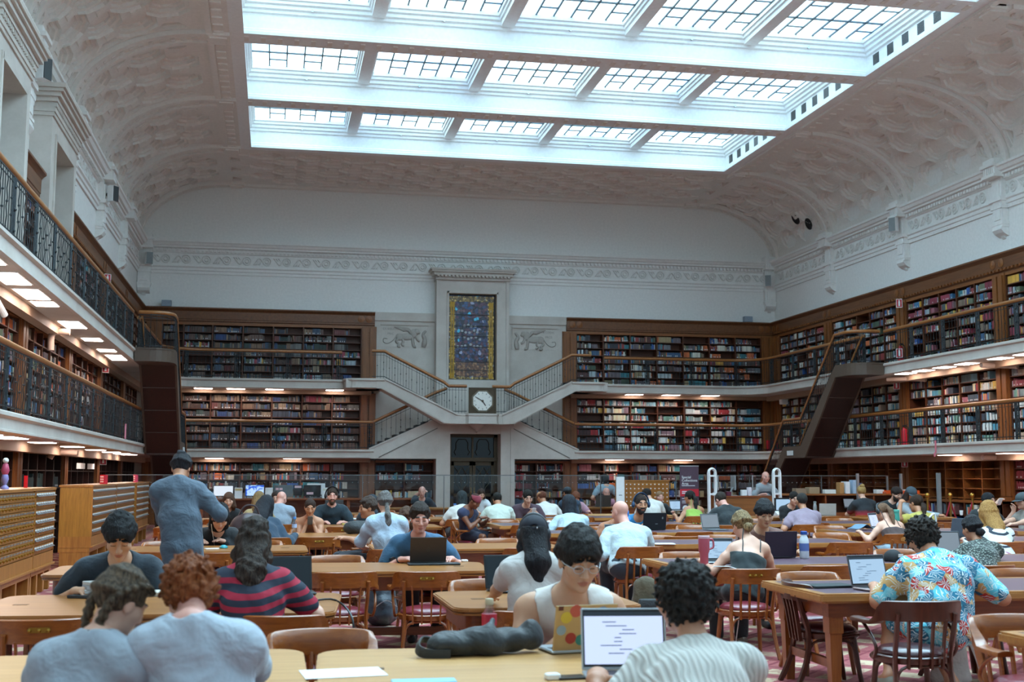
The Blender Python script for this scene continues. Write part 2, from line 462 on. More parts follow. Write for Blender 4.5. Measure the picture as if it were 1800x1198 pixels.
# ---- coffered vault
def coffer_sheet(W, L, fn, pu=1.36, pv=1.02, r=(.52, .40)):
    """plaster sheet W x L with staggered stepped octagonal coffers, mapped into the hall by fn(u, v, depth)"""
    octs = []; nv = int(round(L/(pv*.62)))
    for j in range(1, nv):
        v = j*L/nv; n = int(W/pu)+2
        for i in range(-1, n+1):
            u = W/2+(i-n/2+(.5 if j % 2 else 0))*pu
            if u-r[0] > .08 and u+r[0] < W-.08 and v-r[1] > .02 and v+r[1] < L-.02:
                octs.append([(u+r[0]*sx, v+r[1]*sy) for sx, sy in ((1,-.45),(1,.45),(.5,1),(-.5,1),(-1,.45),(-1,-.45),(-.5,-1),(.5,-1))])
            elif v-r[1] > .02 and v+r[1] < L-.02:
                if -.1 < u < r[0]+.1: octs.append([(.1, v-r[1]*.8), (r[0]*.8, v-r[1]*.35), (r[0]*.8, v+r[1]*.35), (.1, v+r[1]*.8)])
                elif W-r[0]-.1 < u < W+.1: octs.append([(W-.1, v+r[1]*.8), (W-r[0]*.8, v+r[1]*.35), (W-r[0]*.8, v-r[1]*.35), (W-.1, v-r[1]*.8)])
    keep = []
    for o_ in octs:
        c = (sum(p[0] for p in o_)/len(o_), sum(p[1] for p in o_)/len(o_))
        if all(abs(c[0]-k[0])+abs(c[1]-k[1]) > .5 for k in [q[1] for q in keep]): keep.append((o_, c))
    pts = []; edges = []
    nu, nw = max(2, int(W/.5)), max(2, int(L/.25))
    ring = [(W*i/nu, 0) for i in range(nu)]+[(W, L*i/nw) for i in range(nw)]+[(W-W*i/nu, L) for i in range(nu)]+[(0, L-L*i/nw) for i in range(nw)]
    for i in range(len(ring)): edges.append((i, (i+1) % len(ring)))
    pts += ring
    for o_, c in keep:
        b = len(pts); pts += o_; edges += [(b+i, b+(i+1) % len(o_)) for i in range(len(o_))]
    def inside(p, poly, e=.01):
        n = len(poly); s_ = [(poly[(i+1) % n][0]-poly[i][0])*(p[1]-poly[i][1])-(poly[(i+1) % n][1]-poly[i][1])*(p[0]-poly[i][0]) for i in range(n)]
        return all(x > -e for x in s_) or all(x < e for x in s_)
    for i in range(1, int(W/.3)):
        for j in range(1, int(L/.24)):
            p = (i*.3, j*.24)
            if p[0] < W-.1 and p[1] < L-.1 and not any(inside(p, q[0]) for q in keep): pts.append(p)
    vo, eo, fo, *_ = delaunay_2d_cdt([Vector(p) for p in pts], edges, [], 0, 1e-5)
    mb = MB(); tris = []
    for f in fo:
        cx = sum(vo[i].x for i in f)/len(f); cy = sum(vo[i].y for i in f)/len(f)
        if not any(inside((cx, cy), q[0], 1e-7) for q in keep): tris.append(tuple(f))
    mb.add([fn(p.x, p.y, 0) for p in vo], tris)
    for o_, c in keep:
        def rg(s_, dep): return [fn(c[0]+(p[0]-c[0])*s_, c[1]+(p[1]-c[1])*s_, dep) for p in o_]
        rings = [rg(1, 0), rg(.97, .07), rg(.80, .075), rg(.78, .14), rg(.62, .145), rg(.60, .19)]; n = len(o_)
        vs = [p for r_ in rings for p in r_]; fs = []
        for k in range(5):
            for i in range(n): j = (i+1) % n; fs.append((k*n+i, k*n+j, (k+1)*n+j, (k+1)*n+i))
        fs.append(tuple(5*n+i for i in range(n))); mb.add(vs, fs)
    # small relief plaques between the coffers
    for j in range(1, nv):
        v = j*L/nv; n = int(W/pu)+2
        for i in range(-1, n+1):
            u = W/2+(i-n/2+(0 if j % 2 else .5))*pu
            if .25 < u < W-.25:
                a = [fn(u+x*.13, v+y*.05, dd) for dd in (0.0, -.03) for x, y in ((-1,-1),(1,-1),(1,1),(-1,1))]
                mb.add(a, [(4,5,6,7),(0,1,5,4),(1,2,6,5),(2,3,7,6),(3,0,4,7)])
    return mb
RIBW = .36
XL, XR = -.82, 13.66                    # sides of the skylight
LARC = 3.85
ceil_root = None
for side in (-1, 1):
    W = 4.66-2*RIBW
    mb = coffer_sheet(W, LARC, lambda u, v, dp: cove(side, 3+87*v/LARC, u, dp))
    first = None
    for k in range(5):
        ya = PIL[k+1]+RIBW
        if k == 0:
            first = mb.build('ceiling', M['ceiling'], fix=True); first.location = (0, ya, 0); struct(first)
        else:
            q = first.copy(); C.objects.link(q); q.location = (0, ya, 0)
    rb = MB()                                        # rib: raised band with a sunk panel of small blocks
    def band(y0, y1, o0, o1, n=20):
        vs = []; fs = []
        for i in range(n+1):
            t = 90*i/n
            vs += [cove(side, t, y0, o1), cove(side, t, y0, o0), cove(side, t, y1, o0), cove(side, t, y1, o1)]
        for i in range(n):
            for j in range(3): fs.append((i*4+j, i*4+j+1, i*4+5+j, i*4+4+j))
        fs.append((n*4, n*4+1, n*4+2, n*4+3))
        rb.add(vs, fs)
    band(-RIBW, -.17, -.10, .05); band(.17, RIBW, -.10, .05); band(-.17, .17, -.04, .05)
    for i in range(17):
        t = 6+i*4.9
        for dy in (-.09, .03): 
            a = [cove(side, t+x, y, dd) for dd in (-.03, -.085) for x, y in ((-1.1, dy), (1.1, dy), (1.1, dy+.07), (-1.1, dy+.07))]
            rb.add(a, [(4,5,6,7),(0,1,5,4),(1,2,6,5),(2,3,7,6),(3,0,4,7)])
    x0, x1 = sorted((CL if side < 0 else CR, XL-.3 if side < 0 else XR+.3))
    rb.box(x0, x1, -.3, .3, ZC-.085, ZC); rb.box(x0+.06, x1-.06, -.2, .2, ZC-.12, ZC-.085)
    ro = None
    for y in PIL[1:6]:
        if ro is None: ro = rb.build('ceiling', M['ceiling'], fix=True); struct(ro)
        else: q = ro.copy(); C.objects.link(q); ro2 = q; q.location = (0, y, 0); continue
        ro.location = (0, y, 0)
    q = ro.copy(); C.objects.link(q); q.location = (0, WF-.15, 0); q.scale = (1, .8, 1)
    pl = MB()                                        # unseen backing shell, added to stop light leaking through the coffers
    vs = [cove(side, -4+98*i/10, y, .26) for i in range(11) for y in (Y0, WF)]
    pl.add(vs, [(2*i, 2*i+1, 2*i+3, 2*i+2) for i in range(10)]); struct(pl.build('ceiling', M['ceiling']))
    pl = MB()                                        # plain cove towards the camera, out of the picture
    vs = [cove(side, 90*i/8, y) for i in range(9) for y in (Y0, PIL[5]-RIBW)]
    pl.add(vs, [(2*i, 2*i+1, 2*i+3, 2*i+2) for i in range(8)]); struct(pl.build('ceiling', M['ceiling']))
YFAR = 35.16
BEAM = [30.83, 26.17, 21.5, 16.85, 12.2, 7.55, 2.9, -1.75]
mb = coffer_sheet(CR-CL, WF-.2-(YFAR+.35), lambda u, v, dp: (CL+u, YFAR+.35+v, ZC+dp), 1.36, 1.0, (.52, .40))
struct(mb.build('ceiling', M['ceiling'], fix=True))
fl = MB()
for x0, x1 in ((CL, XL-.3), (XR+.3, CR)):
    fl.box(x0, x1, Y0, YFAR+.35, ZC, ZC+.1)
    fl.box(x0-.02, x0+.12, Y0, YFAR+.35, ZC-.06, ZC)
    y = 17.0
    while y < YFAR+.2:
        fl.box((x0+x1)/2-.1, (x0+x1)/2+.12, y, y+.16, ZC-.035, ZC); y += .42
fl.box(XL-.3, XR+.3, YFAR+.3, YFAR+.36, ZC, ZC+.1); fl.box(CL, CR, WF-.22, WF, ZC-.08, ZC+.1)
struct(fl.build('ceiling', M['ceiling']))
struct(MB().box(CL, CR, YFAR+.4, WF, ZC+.26, ZC+.3).build('ceiling', M['ceiling']))
struct(MB().box(-5, 18, Y0, 40.6, 12.6, 12.7).build('ceiling', M['ceiling']))
# ---- skylight wells
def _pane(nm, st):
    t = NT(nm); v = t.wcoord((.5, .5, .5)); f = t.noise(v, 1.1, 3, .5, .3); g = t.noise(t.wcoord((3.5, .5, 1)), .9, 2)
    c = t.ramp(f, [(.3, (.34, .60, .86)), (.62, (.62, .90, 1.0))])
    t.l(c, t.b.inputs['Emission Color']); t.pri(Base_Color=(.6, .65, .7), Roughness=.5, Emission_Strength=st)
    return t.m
PANE = _pane('frosted laylight glass', SKYLIGHT); PANE_REAR = _pane('frosted laylight glass, rear', SKYLIGHT_REAR); PANE_MID_FILL = _pane('frosted laylight glass, middle', SKYLIGHT_MID_FILL); BAR = plain('glazing bar', '#4d5a62', .5)
ys = [YFAR]+[b for b in BEAM]
wi = 1
wellp = [(0, ZC), (0, 11.17), (-.05, 11.2), (-.05, 11.245), (-.1, 11.28), (-.1, 11.6), (-.05, 11.62), (-.05, 11.68), (0, 11.71), (0, 11.78), (.05, 11.81), (.05, 11.87), (.09, 11.89), (.09, 11.98), (-.3, 11.98), (-.3, ZC)]
for i in range(len(ys)-1):
    y1 = ys[i]-(.3 if i else 0); y0 = ys[i+1]+.3
    path = [(XL, y0), (XR, y0), (XR, y1), (XL, y1)]
    wl = MB().sweep(path, wellp, closed=True)
    for k in range(1, 5):
        x = XL+(XR-XL)*k/5
        wl.box(x-.15, x+.15, y0-.08, y1+.08, 11.68, 12.05); wl.box(x-.19, x+.19, y0-.08, y1+.08, 11.8, 12.05); wl.box(x-.23, x+.23, y0-.08, y1+.08, 11.88, 12.05)
    so = wl.build('ceiling', M['well']); struct(so)
    if i < 4:
        vt = MB()
        for xx, sg in ((XR+.1, -1), (XL-.1, 1)):
            for q in range(6):
                yy = y0+.35+q*(y1-y0-.7)/5
                for zz in range(8): vt.box(xx-.012, xx+.012, yy-.14, yy+.14, 11.31+zz*.032, 11.328+zz*.032)
        struct(vt.build('trim_%d' % tr_n, M['black'])); tr_n += 1
        sp = MB()
        for k in range(5):
            xx = XL+(XR-XL)*(k+.5)/5
            sp.lathe([(.025, 0), (.025, .03), (.012, .04), (.03, .06)], 8, (xx, y1+.02, 11.7), axis='y')
        struct(sp.build('trim_%d' % tr_n, M['steel'])); tr_n += 1
    for k in range(5):
        xa = XL+(XR-XL)*k/5+(.23 if k else .08); xb = XL+(XR-XL)*(k+1)/5-(.23 if k < 4 else .08)
        wo = MB().box(xa, xb, y0-.06, y1+.06, 12.0, 12.03).build('window_%d' % wi, PANE if i < 4 else PANE_MID_FILL if i < 6 else PANE_REAR); struct(wo)
        if i < 4:
            g = MB(); nc = 6
            for c in range(nc+1):
                x = xa+(xb-xa)*c/nc; g.box(x-.018, x+.018, y0-.05, y1+.05, 11.965, 12.0)
            L = y1-y0
            for fy in (0, .42, .74, 1): y = y0+L*fy; g.box(xa, xb, y-.02, y+.02, 11.965, 12.0)
            for c in range(nc):
                for fy, par in ((.87, 1), (.2, 0), (.56, 1)):
                    if c % 2 == par: y = y0+L*fy; x = xa+(xb-xa)*c/nc; g.box(x, x+(xb-xa)/nc, y-.014, y+.014, 11.97, 12.0)
            struct(g.build('window_frame', BAR, wo))
        wi += 1
bs = MB()                                            # small relief bosses under the beams
for b in BEAM[:4]:
    x = XL
    while x < XR: bs.box(x, x+.1, b-.13, b+.13, ZC-.02, ZC); x += .36
struct(bs.build('trim_%d' % tr_n, M['ceiling'])); tr_n += 1
# air grilles high in the right-hand vault
for q, t in ((0, 22), (1, 31)):
    p = Vector(cove(1, t, 36.6+q*.55)); n = Vector((-math.cos(R(t)), 0, -math.sin(R(t))))
    g = MB().lathe([(.2, 0), (.2, .03), (.17, .035), (.165, .0)], 16)
    for k in range(6): g.box(-.14, .14, -.13+k*.05, -.115+k*.05, .0, .03)
    o = g.build('air_grille', M['black']); o.location = p; o.rotation_euler = n.to_track_quat('Z', 'Y').to_euler()
    tag(o, ['round dark air grille low in the right-hand vault, lower one', 'round dark air grille in the right-hand vault, upper one'][q], 'vent')

# ---- galleries
def rail_path(kind):
    r = 1.05
    if kind == 'right': return [(GR, 8.0)]+[(GR, y) for y in (14, 20, 26, 32)]+arc(GR-r, GF-r, r, 0, 90, 8)
    return [p for p in arc(GL+r, GF-r, r, 90, 180, 8)]+[(GL, y) for y in (32, 26, 20, 14)]+[(GL, 8.0)]
def fascia(zt, zb):
    return [(-1.45, zb), (-.04, zb), (0, zb+.02), (0, zb+.05), (-.015, zb+.055), (-.015, zt-.09), (0, zt-.085), (.035, zt-.06), (.035, zt-.015), (.02, zt), (-1.45, zt)]
s1 = MB(); s2 = MB()
pr = rail_path('right'); plft = rail_path('left')
s1.sweep(pr+[(9.75, GF)], fascia(Z1, Z1B)); s1.sweep([(3.15, GF)]+plft, fascia(Z1, Z1B))
s2.sweep(pr+[(10.7, GF)], fascia(Z2, Z2B)); s2.sweep([(2.2, GF)]+plft, fascia(Z2, Z2B))
for s_, zt, zb in ((s1, Z1, Z1B), (s2, Z2, Z2B)):
    s_.box(16.0, 17.6, 38.6, 40.2, zb+.01, zt-.01); s_.box(-4.65, -3.1, 38.6, 40.2, zb+.01, zt-.01)
# rounded heads of the upper flights
for sg in (1, -1):
    X = lambda x: XM+sg*(x-XM)
    pth = [(X(10.75), GF)]+[(X(10.75-.35+.35*math.cos(a)), 38.55-.35*math.sin(a)) for a in np.linspace(0, PI/2, 6)]+[(X(9.5), 38.2)]
    if sg < 0: pth = pth[::-1]
    s2.sweep(pth, fascia(Z2, Z2B))
    a, b = sorted((X(9.5), X(10.7))); s2.box(a, b, 38.25, 40.2, Z2B+.01, Z2-.01)
struct(s1.build('trim_gallery_lower', M['stone'])).name = 'trim_%d' % tr_n; tr_n += 1
struct(s2.build('trim_gallery_upper', M['stone'])).name = 'trim_%d' % tr_n; tr_n += 1
# painted soffit beams under the galleries
sf = MB()
for zb in (Z1B, Z2B):
    for x0, x1 in ((-4.1, -3.9), (16.75, 16.95)): sf.box(x0, x1, 10, 39.5, zb-.16, zb)
    sf.box(-4.2, 3.1, 39.55, 39.75, zb-.12, zb); sf.box(9.8, 17.2, 39.55, 39.75, zb-.12, zb)
struct(sf.build('trim_%d' % tr_n, plain('soffit paint', '#a58a74', .6))); tr_n += 1
# ------------------------------------------------------------------ iron railings with oak handrails
def resample(path, step):
    P = [Vector(p) for p in path]; out = [P[0].copy()]; acc = 0.0; ds = [0.0]; tot = 0.0
    for a, b in zip(P[:-1], P[1:]):
        L = (b-a).length
        k = step-acc
        while k <= L+1e-9:
            out.append(a+(b-a)*(k/L)); ds.append(tot+k); k += step
        acc = L-(k-step); tot += L
    return out
def cut(path, s0, s1):
    """the part of a polyline between two lengths along it"""
    P = [Vector(p) for p in path]; out = []; s = 0.0
    for a, b in zip(P[:-1], P[1:]):
        L = (b-a).length
        if L < 1e-9: continue
        if s+L > s0 and s < s1:
            if not out: out.append(a+(b-a)*max(0, (s0-s)/L))
            out.append(a+(b-a)*min(1, (s1-s)/L))
        s += L
    return out
def plen(path): return sum((Vector(b)-Vector(a)).length for a, b in zip(path[:-1], path[1:]))
def railing(name, label, cat, path, h=.88, plan=1.55, gap=.132, posts=True, group=None, rails=None, parent=None, dark=None):
    path = [Vector(p) for p in path]; p0 = path[0]
    root = thing(name, label, cat, p0, 0, group) if parent is None else parent
    if parent is not None: p0 = parent.location
    Z = Vector((0, 0, 1)); rel = [p-p0 for p in path]
    MB().tube([p+Z*h for p in rel], .042, 8, sx=.75, sy=1.05, up=(0, 0, 1)).build('handrail', dark or M['rail_wood'], root, smooth=50)
    L = plen(path); n = max(1, round(L/plan))
    for i in range(n):
        seg = cut(rel, L*i/n, L*(i+1)/n); m = MB(); near = min(p.y for p in seg)+p0.y < 27
        for hh, r_ in ((h-.055, .013), (h-.13, .009), (.07, .014)): m.tube([p+Z*hh for p in seg], r_, 4)
        pts = resample(seg, gap)
        for k, p in enumerate(pts[:-1] if i < n-1 else pts):
            a, b = p+Z*.0, p+Z*(h-.06)
            if k % 3 == 1 and near:
                tw = [a+(b-a)*(q/14)+Vector((math.cos(q*1.6), math.sin(q*1.6), 0))*.006 for q in range(15)]
                m.tube(tw, .009, 4)
            else: m.tube([a, b], .0072, 4)
            if k % 2 == 0:
                for zz in ((.3, .52) if k % 4 else (.42,)): m.ball(p+Z*zz, .019, 6, 4)
        m.build('baluster_panel', M['iron'], root)
        if posts:
            d = (seg[-1]-seg[0]); d.z = 0; d.normalize(); b = seg[0]+Z*.0; m = MB()
            for o in (.035, .10, .165):
                q = b+d*o; m.tube([q, q+Z*(h-.05)], .013 if o != .1 else .018, 5)
                if o == .1:
                    for zz in (.12, .4, .7): m.ball(q+Z*zz, .034, 6, 4)
            for zz in (.14, .28, .55, .69):
                for s_ in (-1, 1):
                    c = b+d*(.1+s_*.033)+Z*zz
                    m.tube([c+d*(.028*(1-t/9)*math.cos(t*.9)*s_)+Z*(.06*(1-t/12)*math.sin(t*.9)) for t in range(8)], .008, 4)
            m.build('scroll_post', M['iron'], root)
    return root
zp = lambda pts, z: [(p[0], p[1], z) for p in pts]
inset = lambda pts, d: pts
RO = .05
def off_path(kind):
    r = 1.0; gr, gl, gf = GR+RO, GL-RO, GF+RO
    if kind == 'right': return [(gr, 15.0)]+arc(gr-r-.1, gf-r-.1, r+.1, 0, 90, 8)
    return arc(gl+r+.1, gf-r-.1, r+.1, 90, 180, 8)+[(gl, 13.5)]
GRP = 'iron gallery railings'
def trim_y(pts, a, b):
    return pts
ro, lo_ = off_path('right'), off_path('left')
railing('gallery_railing', 'iron railing of the lower gallery along the right wall, nearer than its stair', 'railing', zp([ro[0], (ro[0][0], 33.5)], Z1), group=GRP)
railing('gallery_railing', 'iron railing of the lower gallery curving right of the far doors', 'railing', zp([(ro[0][0], 34.85)]+ro[1:]+[(9.78, GF+RO)], Z1), group=GRP)
railing('gallery_railing', 'iron railing of the upper gallery along the right wall, nearer than its landing', 'railing', zp([ro[0], (ro[0][0], 30.2)], Z2), group=GRP)
railing('gallery_railing', 'iron railing of the upper gallery curving to the right-hand far shelves', 'railing', zp([(ro[0][0], 31.3)]+ro[1:]+[(10.8, GF+RO)], Z2), group=GRP)
railing('gallery_railing', 'iron railing of the lower gallery below the left-hand far shelves', 'railing', zp([(3.12, GF+RO)]+lo_[:-1]+[(lo_[-1][0], 34.85)], Z1), group=GRP)
railing('gallery_railing', 'dark scrolled iron railing of the lower left gallery, above the card catalogues', 'railing', zp([(lo_[-1][0], 33.5), lo_[-1]], Z1), group=GRP)
railing('gallery_railing', 'iron railing of the upper gallery before the left-hand far shelves', 'railing', zp([(2.1, GF+RO)]+lo_[:-1]+[(lo_[-1][0], 31.3)], Z2), group=GRP)
railing('gallery_railing', 'dark scrolled iron railing of the upper left gallery, below the stone portals', 'railing', zp([(lo_[-1][0], 30.2), lo_[-1]], Z2), group=GRP)

# ------------------------------------------------------------------ steel stairs in the two far corners
def side_stair(sg, label):
    X = (lambda x: x) if sg > 0 else (lambda x: 2*6.435-x)
    xa, xb = sorted((X(15.28), X(16.19))); g = 0
    t = thing('gallery_stair', label, 'stairs', (X(15.73), 32.0, 0)); ox, oy = X(15.73), 32.0
    st = M['spandrel']
    def bx(m, x0, x1, *a): x0, x1 = sorted((x0, x1)); m.box(x0-ox, x1-ox, a[0]-oy, a[1]-oy, a[2], a[3])
    # landing with its rounded near corner
    r = .55; xo, xi = X(15.28), X(16.19)
    pts = [(xi, 30.15)]+[(X(15.28+r-r*math.sin(a)), 30.15+r-r*math.cos(a)) for a in np.linspace(0, PI/2, 7)]+[(xo, 31.25), (xi, 31.25)]
    m = MB().prism([(p[0]-ox, p[1]-oy) for p in pts], 'z', Z2B, Z2-.02); m.build('landing', st, t, fix=True)
    m = MB().prism([(p[0]-ox, p[1]-oy+ -.02) for p in pts], 'z', Z2-.02, Z2+.02); m.build('landing_edge', M['spandrel'], t, fix=True)
    y1, y2, y3, y4 = 31.25, 33.6, 34.85, 37.3
    f = lambda y: y-oy
    poly = [(f(y1), Z2), (f(y2), Z1+.06), (f(y3), Z1+.06), (f(y4), .05), (f(y4), 0), (f(y4-.3), 0), (f(y3-.1), Z1B), (f(y2-.28), Z1B), (f(y1-.02), Z2B)]
    for x0 in (xa, xb-.05):
        MB().prism(poly, 'x', x0-ox, x0+.05-ox).build('stringer', st, t, fix=True)
    for (ya, za), (yb, zb) in (((y1-.02, Z2B+.02), (y2-.28, Z1B+.02)), ((y3-.1, Z1B+.02), (y4-.3, .02))):
        m = MB()
        m.prism([(f(ya), za), (f(yb), zb), (f(yb), zb+.04), (f(ya), za+.04)], 'x', xa+.05-ox, xb-.05-ox)
        for k in range(1, 4):
            q = k/4; yy, zz = f(ya+(yb-ya)*q), za+(zb-za)*q; m.box(xa+.06-ox, xb-.06-ox, yy-.012, yy+.012, zz-.008, zz+.01)
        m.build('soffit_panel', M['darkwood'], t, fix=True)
    m = MB(); bx(m, xa+.05, xb-.05, y2-.3, y3, Z1B, Z1B+.06); m.build('platform', M['darkwood'], t)
    for (ya, za, yb, zb) in ((y1, Z2, y2, Z1), (y3, Z1, y4, 0)):
        n = 12; m = MB()
        for k in range(n):
            yy = ya+(yb-ya)*k/n; zz = za+(zb-za)*(k+1)/n; bx(m, xa+.04, xb-.04, yy, yy+(yb-ya)/n+.03, zz, zz+.035)
        m.build('steps', M['darkwood'], t)
    # railings on both strings; the outer one sweeps round the landing
    xo2 = X(15.31)
    outer = [(X(16.12), 30.2, Z2)]+[(X(15.31+.5-.5*math.sin(a)), 30.2+.5-.5*math.cos(a), Z2) for a in np.linspace(0, PI/2, 6)]+[(xo2, y1, Z2), (xo2, y2, Z1), (xo2, y3, Z1), (xo2, y4-.1, .0)]
    railing('', '', '', outer, parent=t, posts=False, gap=.14, dark=M['rail_wood'])
    railing('', '', '', [(X(16.16), y1, Z2), (X(16.16), y2, Z1)], parent=t, posts=False, gap=.14, dark=M['rail_wood'])
    railing('', '', '', [(X(16.16), y3, Z1), (X(16.16), y4-.1, 0)], parent=t, posts=False, gap=.14, dark=M['rail_wood'])
    s = MB(); q = (xa if sg > 0 else xb)
    s.box(X(15.26)-ox-.012, X(15.26)-ox+.012, f(34.1), f(34.5), Z1B+.08, Z1B+.22); s.build('notice', M['white'], t)
side_stair(1, 'brown steel stair with rounded landing descending beside the right-hand galleries')
side_stair(-1, 'brown steel stair with dark soffit in the far left corner')

# ------------------------------------------------------------------ the stone centre of the far wall
st = MB()
st.box(3.2, 9.7, 39.85, 40.1, 2.2, 6.97)
for x0, x1 in ((3.2, 5.3), (7.6, 9.7)):
    st.box(x0, x1, 39.80, 39.85, 6.72, 6.97); st.box(x0, x1, 39.82, 39.85, 6.9, 7.0)
struct(st.build('wall_stone_bay', M['stone'])).name = 'wall_centre'
fm = MB()
fm.box(5.25, 5.62, 39.5, 39.9, 3.4, 8.15); fm.box(7.23, 7.6, 39.5, 39.9, 3.4, 8.15); fm.box(5.62, 7.23, 39.5, 39.9, 7.66, 8.15); fm.box(5.62, 7.23, 39.5, 39.9, 3.4, 4.78)
fm.box(5.2, 5.3, 39.46, 39.9, 3.4, 8.12); fm.box(7.55, 7.65, 39.46, 39.9, 3.4, 8.12)
fm.box(5.56, 5.62, 39.47, 39.5, 4.74, 7.72); fm.box(7.23, 7.29, 39.47, 39.5, 4.74, 7.72); fm.box(5.56, 7.29, 39.47, 39.5, 7.66, 7.72)
for i, (z0, z1, e) in enumerate(((8.1, 8.17, .05), (8.17, 8.24, .03), (8.24, 8.34, .12), (8.34, 8.4, .2), (8.4, 8.46, .24))): fm.box(5.22-e, 7.63+e, 39.46-e, 40, z0, z1)
for i in range(20): x = 5.2+i*.125; fm.box(x, x+.07, 39.30, 39.42, 8.18, 8.24)
struct(fm.build('trim_%d' % tr_n, M['stone'])); tr_n += 1
# stained glass: a generic mosaic with gold borders
def _stained(kind):
    t = NT('stained glass '+kind); v = t.coord('Object', (1, 1, 1))
    vo = t.new('ShaderNodeTexVoronoi'); vo.inputs['Scale'].default_value = {'field': 11, 'gold': 17, 'base': 15}[kind]; t.l(v, vo.inputs['Vector'])
    w_ = t.new('ShaderNodeSeparateColor'); t.l(vo.outputs['Color'], w_.inputs[0])
    st_ = {'field': [(0, rgb('#161a2c')), (.3, rgb('#28304e')), (.52, rgb('#3a2638')), (.7, rgb('#243a5e')), (.84, rgb('#4a3a44')), (.93, rgb('#6a7490')), (.975, rgb('#2c86a8'))],
           'gold': [(0, rgb('#40361c')), (.35, rgb('#6a5c30')), (.65, rgb('#948652')), (.85, rgb('#3c3624')), (.94, rgb('#6a7478'))],
           'base': [(0, rgb('#4a3428')), (.4, rgb('#6a5440')), (.75, rgb('#3a3030'))]}[kind]
    c = t.ramp(w_.outputs[0], st_, 'CONSTANT'); e = t.new('ShaderNodeTexVoronoi', feature='DISTANCE_TO_EDGE'); e.inputs['Scale'].default_value = vo.inputs['Scale'].default_value
    t.l(v, e.inputs['Vector']); ln = t.math('LESS_THAN', e.outputs['Distance'], .05)
    c = t.mix(ln, c, (.01, .01, .012)); t.base(c); t.l(c, t.b.inputs['Emission Color']); t.pri(Emission_Strength=.18, Roughness=.25); return t.m
wr = MB().box(5.62, 7.23, 39.78, 39.8, 4.78, 7.66).build('window_glass', _stained('field')); wr.name = 'window_%d' % wi; wi += 1; struct(wr)
MB().box(5.67, 5.87, 39.75, 39.78, 4.82, 7.6).box(6.98, 7.18, 39.75, 39.78, 4.82, 7.6).box(5.87, 6.98, 39.75, 39.78, 7.42, 7.6).box(5.87, 6.98, 39.75, 39.78, 4.82, 4.9).build('gold_border', _stained('gold'), wr)
MB().box(5.87, 6.98, 39.755, 39.78, 4.92, 5.38).build('base_panel', _stained('base'), wr)
cm = MB()
for x in (5.73, 5.81, 7.04, 7.12): cm.lathe([(.035, 4.84), (.035, 5.0), (.022, 5.02), (.022, 7.2), (.035, 7.24), (.035, 7.4)], 8, (x, 39.745, 0))
cm.build('gold_columns', plain('gold glass', '#6a5c2c', .3, .3, Emission_Color=rgb('#a08a3c')+(1,), Emission_Strength=.12), wr)
fgm = MB(); rnd = random.Random(4)
for row, zz in ((0, 5.95), (1, 6.2), (2, 6.42), (3, 6.6)):
    for k in range(7-row):
        x = 5.98+.13*k+row*.06+rnd.uniform(-.03, .03); z = zz+rnd.uniform(-.05, .05)
        fgm.lathe([(.001, 0), (.045, .004), (.045, .012)], 8, (x, 39.775, z), axis='y')
fgm.build('pale_roundels', plain('pale glass', '#6f7a80', .3, Emission_Color=rgb('#7d8890')+(1,), Emission_Strength=.1), wr)
mb = MB()
for z in (5.12, 5.4, 5.9, 6.26, 6.6, 6.98): mb.box(5.62, 7.23, 39.73, 39.76, z-.012, z+.012)
mb.box(5.62, 5.66, 39.72, 39.8, 4.78, 7.66).box(7.19, 7.23, 39.72, 39.8, 4.78, 7.66).box(5.62, 7.23, 39.72, 39.8, 7.62, 7.66).box(5.62, 7.23, 39.72, 39.8, 4.78, 4.82)
mb.build('saddle_bars', M['black'], wr)

